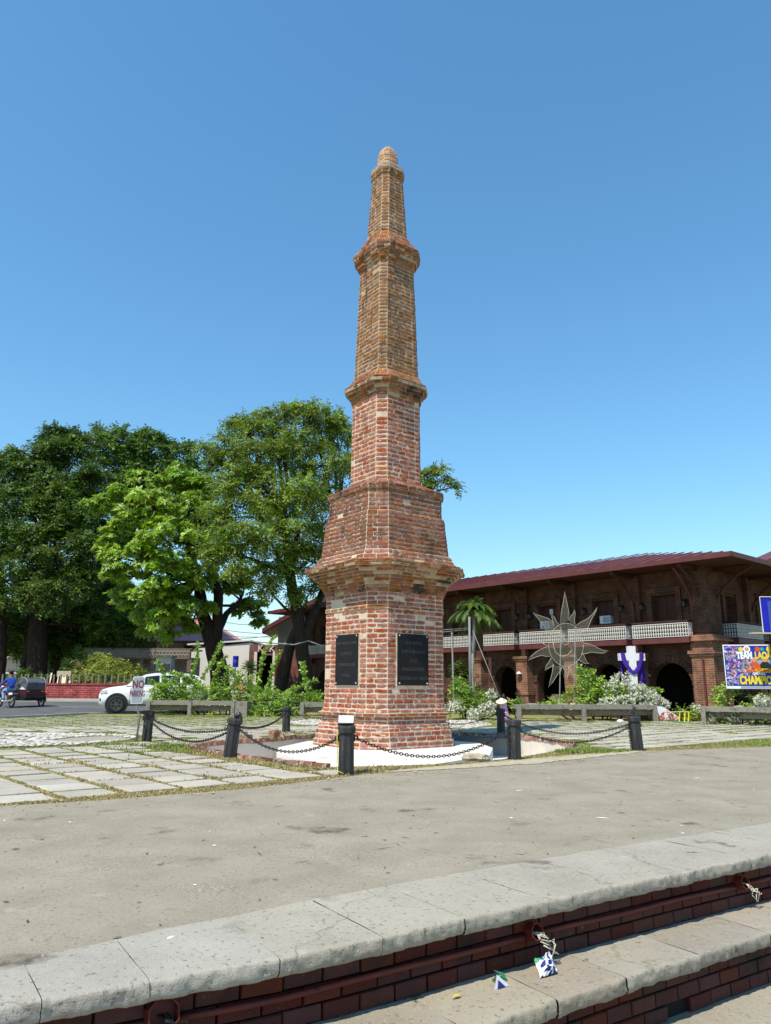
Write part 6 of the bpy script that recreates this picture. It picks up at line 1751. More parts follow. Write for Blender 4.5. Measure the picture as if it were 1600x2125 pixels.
# ================================================================== no parking sign
p0 = Vector((-5.53, 17.45, 0)); Ys = 17.45
t = thing('no_parking_sign', 'grey no parking sign on a thin pole beside the left post', 'sign', p0)
b = MB(); xs_ = at(287, 1500, Ys).x; b.tube([(xs_ - .01, Ys, -.02), at(290, 1484, Ys), at(283, 1470, Ys + .02), at(287, 1430, Ys + .02)], .022, 8); b.build('pole', M['steel'], t, smooth=True)
ca = at(286, 1432, Ys - .02); w, h = .27, .60
r_ = Vector((1, .05, .02)).normalized(); u_ = Vector((.03, 0, 1)).normalized(); n_ = r_.cross(u_)
def rounded(w, h, r, n=5):
    out = []
    for cx, cy, a0 in ((w / 2 - r, h / 2 - r, 0), (-w / 2 + r, h / 2 - r, 90), (-w / 2 + r, -h / 2 + r, 180), (w / 2 - r, -h / 2 + r, 270)):
        for k in range(n): a = R(a0 + 90 * k / (n - 1)); out.append((cx + r * math.cos(a), cy + r * math.sin(a)))
    return out
b = MB(); b.extrude(rounded(w, h, .035), [], lambda a, c, d: ca + r_ * a + u_ * c + n_ * d, 0.0, -.006); o = b.build('panel', M['sign_white'], t, fix=True)
b = MB(); b.extrude(rounded(w - .03, h - .03, .03), [], lambda a, c, d: ca + r_ * a + u_ * c + n_ * d, .003, .0012); b.build('face', M['sign_face'], o, fix=True)
text('NO', .235, ca + u_ * .12 + n_ * .005, r_, u_, M['sign_red'], 'lettering', o, .001, .006, sx=.72)
text('PARKING', .185, ca - u_ * .085 + n_ * .005, r_, u_, M['sign_red'], 'lettering', o, .001, .004, sx=.44)

mat('spoke_dark', [(0.07, 0.065, 0.06)], rough=0.35, spec=0.6)
# ================================================================== white SUV
cx = Vector((-12.3, 35.4, gz(-12.3, 35.4) - .03))
car = thing('white_suv', 'white sport utility vehicle half hidden behind the bougainvillea and sign', 'car', cx, rotz=math.atan2(-.33, -.94))
def cb(b, name, m, parent=car, smooth=False, fix=True): return b.build(name, m, parent, smooth=smooth, local=True, fix=fix)
ST = [(.76, .62, .42, .80), (.72, .74, .36, .92), (.60, .84, .33, 1.00), (.38, .90, .32, 1.07), (.1, .92, .32, 1.12), (-.3, .925, .32, 1.17), (-.6, .925, .32, 1.22), (-1.5, .93, .32, 1.24), (-2.75, .93, .34, 1.27), (-3.5, .90, .38, 1.28), (-3.85, .84, .42, 1.24), (-3.92, .74, .5, 1.15)]
b = MB(); ring = []
for x, w, zb, zt in ST:
    half = [(0, zb), (.80 * w, zb), (.97 * w, zb + .10), (w, zb + .32), (.99 * w, .5 * (zb + zt) + .12), (.965 * w, zt - .10), (.90 * w, zt - .015), (.6 * w, zt + .035), (0, zt + .05)]
    ring.append([Vector((x, y, z)) for y, z in half] + [Vector((x, -y, z)) for y, z in reversed(half[1:-1])])
m_ = len(ring[0]); vs = [q for rr in ring for q in rr]
b.add(vs, [(i * m_ + j, i * m_ + (j + 1) % m_, (i + 1) * m_ + (j + 1) % m_, (i + 1) * m_ + j) for i in range(len(ring) - 1) for j in range(m_)] + [tuple(range(m_)), tuple((len(ring) - 1) * m_ + j for j in reversed(range(m_)))])
cb(b, 'body', M['car_white'], smooth=True)
prof = [(-.35, 1.20), (-.75, 1.47), (-1.18, 1.70), (-1.6, 1.77), (-2.3, 1.79), (-3.0, 1.765), (-3.5, 1.68), (-3.75, 1.45), (-3.86, 1.2)]
def gy(z): return .875 - (z - 1.2) / .6 * .17
b = MB(); n = len(prof)
L1 = [Vector((x, gy(z), z)) for x, z in prof]; L2 = [Vector((x, gy(z) * .55, z + (.02 if 0 < i < n - 1 else 0))) for i, (x, z) in enumerate(prof)]
rows = [L1, L2, [Vector((q.x, -q.y, q.z)) for q in L2], [Vector((q.x, -q.y, q.z)) for q in L1]]
b.add([q for r0 in rows for q in r0], [(r0 * n + i, r0 * n + i + 1, (r0 + 1) * n + i + 1, (r0 + 1) * n + i) for r0 in range(3) for i in range(n - 1)] + [tuple(range(n)), tuple(3 * n + i for i in reversed(range(n)))])
cb(b, 'cabin', M['car_white'])
def pane(pts, name='window'):
    for sg in (1, -1):
        b = MB(); P_ = [Vector((x, sg * (gy(z) + .008), z)) for x, z in pts]; Q = [Vector((q.x, q.y - sg * .02, q.z)) for q in P_]
        k = len(P_); b.add(P_ + Q, [tuple(range(k)), tuple(k + i for i in reversed(range(k)))] + [(i, k + i, k + (i + 1) % k, (i + 1) % k) for i in range(k)]); cb(b, name, M['car_glass'])
pane([(-.70, 1.26), (-1.22, 1.62), (-1.78, 1.68), (-1.80, 1.26)]); pane([(-1.88, 1.26), (-1.86, 1.68), (-2.72, 1.67), (-2.68, 1.26)]); pane([(-2.80, 1.28), (-2.84, 1.665), (-3.40, 1.60), (-3.62, 1.30)])
b = MB(); b.add([(-.42, .78, 1.235), (-.42, -.78, 1.235), (-1.16, -.60, 1.712), (-1.16, .60, 1.712)], [(0, 1, 2, 3)]); cb(b, 'windscreen', M['car_glass'], fix=False)
for x0, x1 in ((-.55, -.57), (-1.83, -1.85), (-2.78, -2.80)):
    b = MB(); b.box((x0, .928, .82), (.012, .012, .75)); cb(b, 'door_gap', M['car_black'])
for x in (-1.68, -2.62):
    b = MB(); b.box((x, .94, 1.08), (.2, .03, .035)); cb(b, 'door_handle', M['car_white'])
for sg in (1, -1):
    b = MB(); b.box((.57, sg * .80, .93), (.30, .10, .13), Matrix.Rotation(sg * R(-24), 3, 'Z') @ Matrix.Rotation(R(12), 3, 'Y')); cb(b, 'headlight', M['headlight'])
    b = MB(); b.box((.70, sg * .70, .60), (.06, .16, .12)); cb(b, 'fog_lamp', M['car_black'])
    b = MB(); b.box((-.62, sg * 1.01, 1.32), (.12, .2, .16), None, .9); cb(b, 'mirror', M['car_white'])
    b = MB(); b.box((-1.4, sg * .96, .36), (2.0, .12, .05)); cb(b, 'side_step', M['car_black'])
    b = MB(); b.tube([(-1.3, sg * .66, 1.80), (-1.6, sg * .66, 1.86), (-2.9, sg * .66, 1.85), (-3.2, sg * .66, 1.80)], .022, 6); cb(b, 'roof_rail', M['car_black'])
    b = MB(); b.box((-3.86, sg * .78, 1.05), (.08, .14, .3)); cb(b, 'tail_lamp', M['maroon'])
b = MB(); b.box((.765, 0, .72), (.03, .9, .22)); cb(b, 'grille', M['chrome'])
for x in (0, -2.75):
    for sg in (1, -1):
        rx = Matrix.Rotation(R(90) * -sg, 3, 'X')
        b = MB(); b.lathe((x, sg * .915, .40), [(.49, 0), (.49, .022)], 26, rx); cb(b, 'wheel_arch', M['car_black'])
        b = MB(); b.torus((x, sg * .87, .39), .30, .10, Matrix.Rotation(R(90), 3, 'X'), 28, 10); o = cb(b, 'wheel', M['tyre'], smooth=True)
        b = MB(); b.lathe((x, sg * .93, .39), [(.24, 0), (.25, .02), (.22, .03), (.20, .005)], 24, rx, cap=False); b.lathe((x, sg * .935, .39), [(.06, 0), (.05, .02)], 12, rx)
        for k in range(6):
            a = 2 * math.pi * k / 6; b.box((x + .13 * math.cos(a), sg * .94, .39 + .13 * math.sin(a)), (.17, .02, .045), Matrix.Rotation(-a, 3, 'Y'))
        cb(b, 'rim', M['spoke_dark'], o)
        b = MB(); b.lathe((x, sg * .925, .39), [(.24, 0), (.24, .004)], 24, rx); cb(b, 'hub_disc', M['rim_dark'], o)

# ================================================================== tricycle taxi: motorcycle with sidecar
tp = at(24, 1461, 38.0); hd = math.atan2(.62, -.78)
tx = Vector((tp.x, 38.0, gz(tp.x, 38.0) - .03))
trike = thing('motor_tricycle', 'black and maroon motorcycle with covered sidecar on the road at the left edge', 'tricycle', tx, rotz=hd)
def tb(b, name, m, parent=trike, smooth=False, fix=True): return b.build(name, m, parent, smooth=smooth, local=True, fix=fix)
def wheel(x, y, r=.30):
    b = MB(); b.torus((x, y, r), r - .045, .045, Matrix.Rotation(R(90), 3, 'X'), 26, 8); o = tb(b, 'wheel', M['tyre'], smooth=True)
    b = MB(); b.torus((x, y, r), r - .085, .015, Matrix.Rotation(R(90), 3, 'X'), 24, 6); b.lathe((x, y, r), [(.05, -.05), (.05, .05)], 10, Matrix.Rotation(R(90), 3, 'X'))
    for k in range(10):
        a = 2 * math.pi * k / 10; b.tube([(x + .05 * math.cos(a), y, r + .05 * math.sin(a)), (x + (r - .08) * math.cos(a), y, r + (r - .08) * math.sin(a))], .006, 4)
    tb(b, 'rim', M['spoke_grey'], o)
wheel(0, 0); wheel(1.25, 0); wheel(.1, -1.55, .30)
b = MB(); b.tube([(1.25, .07, .3), (1.02, .07, .95)], .025, 6); b.tube([(1.25, -.07, .3), (1.02, -.07, .95)], .025, 6); b.tube([(1.0, -.35, 1.05), (1.02, 0, .98), (1.0, .35, 1.05)], .018, 6); b.tube([(1.02, 0, .9), (.55, 0, .62), (.45, 0, .32), (0, .08, .3)], .03, 6); b.tube([(.9, 0, .85), (.2, 0, .72), (0, .08, .3)], .028, 6); tb(b, 'frame', M['car_black'])
b = MB(); b.lathe((.72, 0, .86), [(.03, -.28), (.12, -.2), (.14, .05), (.09, .24), (.02, .28)], 10, Matrix.Rotation(R(80), 3, 'Y')); tb(b, 'fuel_tank', M['maroon'], smooth=True)
b = MB(); b.box((.12, 0, .80), (.78, .24, .09), Matrix.Rotation(R(-3), 3, 'Y')); tb(b, 'seat', M['car_black'])
b = MB(); b.box((.5, 0, .42), (.32, .24, .3)); b.tube([(.45, .16, .3), (0, .18, .33), (-.35, .18, .36)], .045, 8); tb(b, 'engine', M['spoke_grey'])
b = MB(); b.box((.0, .10, .68), (.35, .03, .1)); tb(b, 'side_cover', M['car_white'])
for x, s in ((0, .33), (1.25, .33)):
    b = MB(); b.tube([(x + s * math.cos(a), 0, .3 + s * math.sin(a)) for a in np.linspace(R(30), R(165), 9)], .05, 6); tb(b, 'fender', M['car_black'])
b = MB(); b.lathe((1.12, 0, .98), [(.03, -.08), (.09, 0), (.09, .05)], 12, Matrix.Rotation(R(90), 3, 'Y')); tb(b, 'headlamp', M['headlight'])
# sidecar
b = MB(); pr_ = [(-.25, .34), (.85, .34), (1.0, .62), (.85, .84), (-.38, .88), (-.42, .5)]
b.extrude(pr_, [], lambda a, z, d: Vector((a, d, z)), -.45, -1.42); tb(b, 'sidecar_tub', M['car_black'])
b = MB(); b.extrude([(-.41, .66), (.98, .62), (.86, .80), (-.41, .80)], [], lambda a, z, d: Vector((a, d, z)), -.44, -1.43); tb(b, 'maroon_band', M['maroon'])
b = MB(); cp = [(-.36, .88), (.62, .84), (.76, 1.02), (.5, 1.36), (.15, 1.45), (-.2, 1.42), (-.42, 1.22)]
b.extrude(cp, [], lambda a, z, d: Vector((a, d, z)), -.47, -1.40); tb(b, 'canopy', M['vinyl_dark'])
b = MB()
for y in (-.46, -1.41): b.tube([(.64, y, .84), (.77, y, 1.03), (.5, y, 1.38), (.15, y, 1.47), (-.21, y, 1.44), (-.44, y, 1.23), (-.38, y, .88)], .02, 6)
tb(b, 'canopy_frame', M['spoke_grey'], smooth=True)
b = MB(); b.add([(-.40, -.45, .885), (.5, -.45, .885), (.2, -.44, .94), (0, -.44, 1.02), (-.2, -.44, .93)], [(0, 1, 2, 3, 4)]); b.add([(-.40, -.43, .885), (.5, -.43, .885), (.2, -.43, .94), (-.2, -.43, .93)], [(3, 2, 1, 0)]); tb(b, 'white_trim', M['car_white'], fix=False)
b = MB(); b.box((-.42, -.55, .80), (.05, .12, .07)); b.box((-.42, -1.3, .80), (.05, .12, .07)); tb(b, 'indicator', M['orange_light'])
b = MB(); b.box((.1, -1.55, .66), (.8, .16, .06)); b.tube([(.1 + .38 * math.cos(a), -1.55, .3 + .38 * math.sin(a)) for a in np.linspace(R(0), R(180), 9)], .06, 6); tb(b, 'sidecar_fender', M['car_black'])
b = MB(); b.tube([(.4, 0, .35), (.4, -.5, .36)], .025, 6); b.tube([(-.2, 0, .6), (-.2, -.5, .5)], .025, 6); tb(b, 'coupling', M['car_black'])

# ---- figures: skin over a joint skeleton
def skin(name, joints, edges, m, parent, root=0, sub=2):
    me = bpy.data.meshes.new(name)
    me.from_pydata([j[0] for j in joints], edges, [])
    o = bpy.data.objects.new(name, me); COL.objects.link(o); o.parent = parent
    WL[o.name] = loc_of(parent)
    me.materials.append(m)
    o.modifiers.new('skin', 'SKIN')
    if not me.skin_vertices: bpy.context.view_layer.update()
    sv = me.skin_vertices
    if len(sv) == 0:
        bm_ = bmesh.new(); bm_.from_mesh(me); bm_.verts.layers.skin.verify(); bm_.to_mesh(me); bm_.free(); sv = me.skin_vertices
    for i, j in enumerate(joints):
        r = j[1]; sv[0].data[i].radius = r if isinstance(r, tuple) else (r, r)
    sv[0].data[root].use_root = True
    s = o.modifiers.new('sub', 'SUBSURF'); s.levels = sub; s.render_levels = sub
    o.modifiers['skin'].use_smooth_shade = True
    # bake to plain mesh
    dg = bpy.context.evaluated_depsgraph_get(); ev_ = o.evaluated_get(dg); nm = bpy.data.meshes.new_from_object(ev_)
    o.modifiers.clear(); o.data = nm
    if not nm.materials: nm.materials.append(m)
    return o
rider = thing('person', 'rider in blue denim jacket and light blue trousers on the tricycle', 'person', tx + Vector((0, 0, .62)), rotz=hd)
Z0 = -.62
def J(x, y, z, r): return ((x, y, z + Z0), r)
hip, chest, neck = (.22, 0, .92), (.30, 0, 1.28), (.36, 0, 1.47)
skin('body', [J(.22, 0, .95, .10), J(.30, 0, 1.25, .10), J(.36, 0, 1.46, .055), J(.39, 0, 1.55, .085), J(.42, 0, 1.64, .10), J(.41, 0, 1.72, .075),
              J(.33, .18, 1.38, .05), J(.55, .26, 1.18, .04), J(.86, .30, 1.07, .032), J(.98, .33, 1.05, .035), J(.33, -.18, 1.38, .05), J(.55, -.26, 1.18, .04), J(.86, -.30, 1.07, .032), J(.98, -.33, 1.05, .035),
              J(.26, .10, .90, .07), J(.66, .17, .80, .06), J(.52, .17, .42, .045), J(.62, .17, .34, .04), J(.26, -.10, .90, .07), J(.66, -.17, .80, .06), J(.52, -.17, .42, .045), J(.62, -.17, .34, .04)],
     [(0, 1), (1, 2), (2, 3), (3, 4), (4, 5), (1, 6), (6, 7), (7, 8), (8, 9), (1, 10), (10, 11), (11, 12), (12, 13), (0, 14), (14, 15), (15, 16), (16, 17), (0, 18), (18, 19), (19, 20), (20, 21)], M['skin'], rider)
skin('jacket', [J(.22, 0, .93, (.17, .20)), J(.26, 0, 1.10, (.16, .19)), J(.30, 0, 1.30, (.15, .20)), J(.345, 0, 1.43, .085), J(.31, .20, 1.38, .085), J(.55, .27, 1.18, .07), J(.86, .30, 1.075, .055), J(.31, -.20, 1.38, .085), J(.55, -.27, 1.18, .07), J(.86, -.30, 1.075, .055)],
     [(0, 1), (1, 2), (2, 3), (2, 4), (4, 5), (5, 6), (2, 7), (7, 8), (8, 9)], M['denim_jacket'], rider)
skin('trousers', [J(.22, 0, .90, .16), J(.30, .11, .89, .11), J(.66, .18, .81, .085), J(.54, .18, .48, .065), J(.53, .18, .40, .06), J(.30, -.11, .89, .11), J(.66, -.18, .81, .085), J(.54, -.18, .48, .065), J(.53, -.18, .40, .06)],
     [(0, 1), (1, 2), (2, 3), (3, 4), (0, 5), (5, 6), (6, 7), (7, 8)], M['denim_light'], rider)
skin('shoes', [J(.50, .17, .34, .05), J(.66, .17, .32, .045), J(.72, .17, .32, .03)], [(0, 1), (1, 2)], M['car_white'], rider, sub=1)
skin('hair', [J(.35, 0, 1.60, .09), J(.38, 0, 1.68, .112), J(.43, 0, 1.735, .09)], [(0, 1), (1, 2)], M['hair'], rider)
b = MB(); b.lathe((.40, 0, 1.70 + Z0), [(.125, 0), (.12, .06), (.07, .11), (.01, .12)], 14); b.box((.52, 0, 1.715 + Z0), (.14, .16, .015)); b.build('cap', M['hair'], rider, local=True, smooth=True)

# child in pink at the bench end
kp_ = Vector((4.36, 28.2, 0))
kid = thing('person', 'child in pink dress with pale sun hat on her back beside the bench', 'person', kp_, rotz=R(70))
Z0 = 0
def J(x, y, z, r): return ((x, y, z), r)
skin('body', [J(0, 0, .48, .07), J(.02, 0, .68, .065), J(.04, 0, .80, .03), J(.05, 0, .86, .06), J(.07, 0, .92, .068), J(.07, 0, .965, .05), J(.03, .13, .75, .03), J(.06, .20, .62, .025), J(.14, .16, .54, .02), J(.17, .14, .52, .022),
              J(.03, -.13, .75, .03), J(.12, -.22, .78, .025), J(.16, -.12, .88, .02), J(.15, -.09, .90, .02), J(.0, .06, .44, .05), J(.0, .06, .24, .036), J(.0, .06, .05, .026), J(.07, .06, .025, .022), J(.0, -.06, .44, .05), J(.0, -.06, .24, .036), J(.0, -.06, .05, .026), J(.07, -.06, .025, .022)],
     [(0, 1), (1, 2), (2, 3), (3, 4), (4, 5), (1, 6), (6, 7), (7, 8), (8, 9), (1, 10), (10, 11), (11, 12), (12, 13), (0, 14), (14, 15), (15, 16), (16, 17), (0, 18), (18, 19), (19, 20), (20, 21)], M['skin'], kid)
b = MB(); b.lathe((0.01, 0, .10), [(.20, 0), (.19, .12), (.165, .28), (.125, .42), (.12, .52), (.115, .62), (.06, .68)], 18); b.build('dress', M['dress_pink'], kid, local=True, smooth=True)
skin('hair', [J(.03, 0, .84, .06), J(.05, 0, .93, .078), J(.07, 0, .99, .05), J(.03, 0, 1.03, .035)], [(0, 1), (1, 2), (2, 3)], M['hair'], kid)
b = MB(); b.lathe((-.10, .05, .77), [(.23, -.03), (.17, 0), (.10, .015), (.09, .06), (.05, .09)], 20, Matrix.Rotation(R(-24), 3, 'Y')); b.build('sun_hat', M['straw_hat'], kid, local=True, smooth=True)

# ================================================================== sun figure of wire and net
netm = bpy.data.materials.new('net'); netm.use_nodes = True
N = netm.node_tree.nodes; L = netm.node_tree.links
tc = N.new('ShaderNodeTexCoord'); br = N.new('ShaderNodeTexBrick'); sp = N.new('ShaderNodeSeparateXYZ'); cbn = N.new('ShaderNodeCombineXYZ')
L.new(tc.outputs['Object'], sp.inputs[0]); L.new(sp.outputs[0], cbn.inputs[0]); L.new(sp.outputs[2], cbn.inputs[1]); L.new(cbn.outputs[0], br.inputs['Vector'])
br.offset = 0; br.inputs['Scale'].default_value = 1; br.inputs['Brick Width'].default_value = .04; br.inputs['Row Height'].default_value = .04; br.inputs['Mortar Size'].default_value = .0009; br.inputs['Mortar Smooth'].default_value = 0
tr = N.new('ShaderNodeBsdfTransparent'); mx = N.new('ShaderNodeMixShader')
N['Principled BSDF'].inputs['Base Color'].default_value = (*lin('#b3ad97'), 1); N['Principled BSDF'].inputs['Roughness'].default_value = .7
L.new(br.outputs['Fac'], mx.inputs[0]); L.new(tr.outputs[0], mx.inputs[1]); L.new(N['Principled BSDF'].outputs[0], mx.inputs[2]); L.new(mx.outputs[0], N['Material Output'].inputs['Surface'])
mat('wire_sun', ['#a9a699'], rough=.6)
DS = 32.0
def zq(x, y, dd=0.0): return at(1080 + x / 8, 1220 + y / 8, DS + dd)
t = thing('sun_figure', 'large wire and net sun with a face and wavy rays before the balcony', 'sculpture', (at(1200, 1450, DS).x, DS, 0))
rays = [[(660, 600), (680, 400), (715, 220), (738, 60), (765, 200), (790, 330), (805, 420), (800, 545)], [(800, 545), (830, 480), (880, 420), (898, 355), (910, 420), (895, 540), (915, 630)], [(915, 630), (1000, 570), (1100, 520), (1200, 440), (1272, 328), (1250, 400), (1180, 520), (1130, 640), (1090, 720), (1000, 740)],
        [(1050, 915), (1140, 930), (1240, 970), (1350, 1030), (1462, 1048), (1380, 1085), (1280, 1080), (1180, 1065), (1080, 1095), (1010, 1090)], [(1010, 1088), (1050, 1110), (1080, 1180), (1105, 1235), (1145, 1252), (1080, 1260), (1010, 1220), (945, 1178)],
        [(815, 1310), (850, 1420), (900, 1530), (965, 1620), (1000, 1740), (985, 1600), (960, 1440), (935, 1215)], [(700, 1310), (740, 1370), (745, 1450), (760, 1520), (788, 1565), (775, 1500), (805, 1400), (800, 1300)], [(545, 1280), (530, 1400), (500, 1520), (468, 1650), (540, 1560), (620, 1430), (665, 1380), (692, 1310)],
        [(512, 1160), (480, 1220), (430, 1290), (408, 1372), (470, 1330), (530, 1300), (556, 1265)], [(465, 968), (380, 1000), (280, 1050), (180, 1130), (122, 1216), (220, 1160), (350, 1120), (430, 1140), (500, 1135)], [(470, 962), (410, 945), (360, 915), (325, 888), (395, 930), (466, 985)],
        [(575, 650), (540, 570), (470, 510), (380, 480), (290, 450), (205, 413), (270, 480), (340, 570), (400, 640), (440, 740), (490, 810)], [(645, 602), (600, 560), (560, 480), (505, 430), (530, 520), (545, 620), (560, 660)]]
cen, rx_, ry_ = (758, 945), 288, 358
circ = [(cen[0] + rx_ * math.cos(a), cen[1] + ry_ * math.sin(a)) for a in np.linspace(0, 2 * math.pi, 41)]
for ry in rays:
    b = MB(); b.tube([zq(*q) for q in ry], .0095, 6); o = b.build('ray_frame', M['wire_sun'], t, smooth=True)
    c2 = (sum(q[0] for q in ry) / len(ry), sum(q[1] for q in ry) / len(ry))
    b = MB(); b.extrude(ry, [], lambda a, c, d: zq(a, c) + Vector((0, d, 0)), -.004, .004); b.build('net', netm, o)
b = MB(); b.tube([zq(*q) for q in circ], .011, 6); o = b.build('disc_frame', M['wire_sun'], t, smooth=True)
b = MB(); b.extrude(circ[:-1], [], lambda a, c, d: zq(a, c) + Vector((0, d, 0)), -.004, .004); b.build('net', netm, o)
b = MB(); b.tube([zq(*q) for q in ((545, 900), (548, 960), (580, 1060), (640, 1120), (705, 1135), (790, 1110), (850, 1040))], .014, 6); b.build('mouth', M['wire_sun'], t, smooth=True)
b = MB(); b.tube([zq(755 + rr_ * math.cos(a), 840 + rr_ * math.sin(a)) for a, rr_ in zip(np.linspace(0, 11, 40), np.linspace(25, 75, 40))], .012, 5); b.build('nose', M['wire_sun'], t, smooth=True)
b = MB(); b.tube([zq(690, 900), zq(710, 930), zq(745, 950), zq(790, 935), zq(800, 890)], .014, 5); b.build('nostril', M['wire_sun'], t)
for u in (1160, 1190):
    b = MB(); b.tube([(at(u, 1450, DS).x, DS + .1, 0), at(u + 4, 1300, DS + .08)], .025, 6); b.build('support', M['wire_grey'], t)

# ================================================================== white cross with purple cloth
DC = 31.9; k_ = DC / FPX
base = at(1313, 1480, DC); t = thing('white_cross', 'tall white cross draped in purple cloth rising from the flowers', 'cross', (base.x, DC, 0))
zt, za0, za1 = at(1310, 1341, DC).z, at(1310, 1371, DC).z, at(1310, 1356, DC).z
xc = at(1310, 1360, DC).x
b = MB(); b.box((xc, DC, zt / 2), (.30, .28, zt)); b.build('upright', M['cross_white'], t)
b = MB(); b.box((xc - .34, DC, (za0 + za1) / 2), (.38, .28, za1 - za0)); b.box((xc + .34, DC, (za0 + za1) / 2), (.38, .28, za1 - za0)); b.build('crossbar', M['cross_white'], t)
cl_ = MB()
def ribbon(pts, w, nrm=(0, -1, 0), b=cl_):
    pts = [Vector(q) for q in pts]; n = len(pts); A_, B__ = [], []
    for i, q in enumerate(pts):
        d = (pts[min(i + 1, n - 1)] - pts[max(i - 1, 0)]).normalized(); s = d.cross(Vector(nrm)).normalized(); ww = w * (1 + .15 * math.sin(i * 1.7))
        A_.append(q + s * ww / 2 + Vector((0, .015 * math.sin(i * 2), 0))); B__.append(q - s * ww / 2)
    m2 = [(a + c) / 2 + Vector((0, -.025, 0)) for a, c in zip(A_, B__)]
    vs = A_ + m2 + B__
    b.add(vs, [(i, i + 1, n + i + 1, n + i) for i in range(n - 1)] + [(n + i, n + i + 1, 2 * n + i + 1, 2 * n + i) for i in range(n - 1)])
f_ = DC - .19
ribbon([(xc - .42, f_, za1 + .02), (xc - .38, f_, za0 + .05), (xc - .28, f_, za0 - .2), (xc - .12, f_, za0 - .42), (xc, f_ - .01, za0 - .5), (xc + .12, f_, za0 - .42), (xc + .26, f_, za0 - .2), (xc + .34, f_, za0 + .05), (xc + .38, f_, za1 + .02)], .17)
cl_.build('cloth_scarf', M['purple'], t, smooth=True)
for x0, w, z1 in ((-.38, .15, 1.3), (.45, .26, .9)):
    b = MB(); n = 9
    def fn(u, v): 
        a = (u - .5) * w; return (xc + x0 + a * (1 - .1 * v) + .03 * v, DC + .17 + .05 * math.sin(u * 9 + v * 2), za0 + .02 + (z1 - za0) * v)
    ngrid(b, 10, 8, fn); b.build('cloth_fall', M['purple'], t, smooth=True)
b = MB(); ngrid(b, 8, 2, lambda u, v: (xc - .45 + .95 * u * .12, DC - .17 + .35 * v, za1 + .012)); ngrid(b, 8, 2, lambda u, v: (xc + .32 + .95 * u * .14, DC - .17 + .35 * v, za1 + .012)); b.build('cloth_over', M['purple'], t)

# ================================================================== banner
A_, B__ = at(1499, 1338, 28.6), at(1499, 1429, 28.6)
rt = Vector((1, -.22, 0)).normalized(); W_, H_ = 3.1, A_.z - B__.z
bo = Vector((A_.x, 28.6, B__.z)); up = Vector((0, 0, 1)); bn = rt.cross(up)
def bp(u, v, d=0.0): return bo + rt * u + up * v + bn * d
sc1 = H_ / 91.0
t = thing('banner', 'colourful team champions banner cut by the right picture edge', 'banner', Vector((bo.x, bo.y, 0)))
def panel(u0, u1, v0, v1, d, m, name, poly=None):
    b = MB(); P_ = poly or [(u0, v0), (u1, v0), (u1, v1), (u0, v1)]
    b.extrude(P_, [], lambda a, c, dd: bp(a, c, dd), d, d - .006); return b.build(name, m, t, fix=True)
panel(0, W_, 0, H_, 0, M['banner_white'], 'sheet')
panel(.03, W_, .1, H_ - .04, .004, M['banner_blue'], 'blue_field')
mat('collage', [(.32, .18, .42)], rough=.55, tint=(.32, .5, .85)); b = MB(); r2 = random.Random(3)
for i in range(520):
    u, v = r2.uniform(.05, 1.05), r2.uniform(.12, H_ - .06)
    if u > .55 and (v > H_ * .70 or v < H_ * .28): continue
    s = r2.uniform(.02, .05); b.tint = r2.random()
    b.lathe(bp(u, v, .006 + .00002 * i), [(s, 0), (s * .8, .0015)], 6, Matrix((rt, up, bn)).transposed())
b.build('crowd_print', M['collage'], t)
panel(.62, W_, H_ * .38, H_ * .66, .005, M['banner_grey'], 'sky_print')
text('TEAM', .34, bp(.46, H_ * .745, .02), rt, up, M['banner_white'], 'lettering', t, .004, .022, 'LEFT', .62); text('LAOAG', .34, bp(1.09, H_ * .745, .02), rt, up, M['banner_yellow'], 'lettering', t, .004, .022, 'LEFT', .62)
panel(.68, 2.1, H_ * .365, H_ * .455, .0115, M['banner_yellow'], 'strip')
text('BACK-TO-BACK', .15, bp(.74, H_ * .41, .02), rt, up, M['banner_orange'], 'lettering', t, .004, .008, 'LEFT', .85)
text('OVERALL', .11, bp(.95, H_ * .335, .02), rt, up, M['banner_white'], 'lettering', t, .004, .006, 'LEFT', .95)
text('CHAMPIONS', .40, bp(.49, H_ * .185, .02), rt, up, M['banner_yellow'], 'lettering', t, .004, .022, 'LEFT', .62)
panel(.5, W_, .02, .09, .006, M['banner_grey'], 'sponsor_strip')
for u, r0, m2 in ((.83, .125, 'banner_white'), (1.62, .12, 'banner_yellow'), (.62, .09, 'banner_yellow'), (2.0, .17, 'banner_yellow'), (1.2, .09, 'banner_orange'), (1.36, .07, 'banner_teal')):
    b = MB(); b.lathe(bp(u, H_ * .895, .012), [(r0 * (1 if k % 2 == 0 else 1), 0) for k in range(1)] + [(r0, .004)], 8 if m2 == 'banner_yellow' else 18, Matrix((rt, up, bn)).transposed()); b.build('emblem', M[m2], t)
b = MB(); b.lathe(bp(.83, H_ * .895, .018), [(.075, 0), (.07, .003)], 16, Matrix((rt, up, bn)).transposed()); b.build('emblem_ring', M['banner_skin'], t)
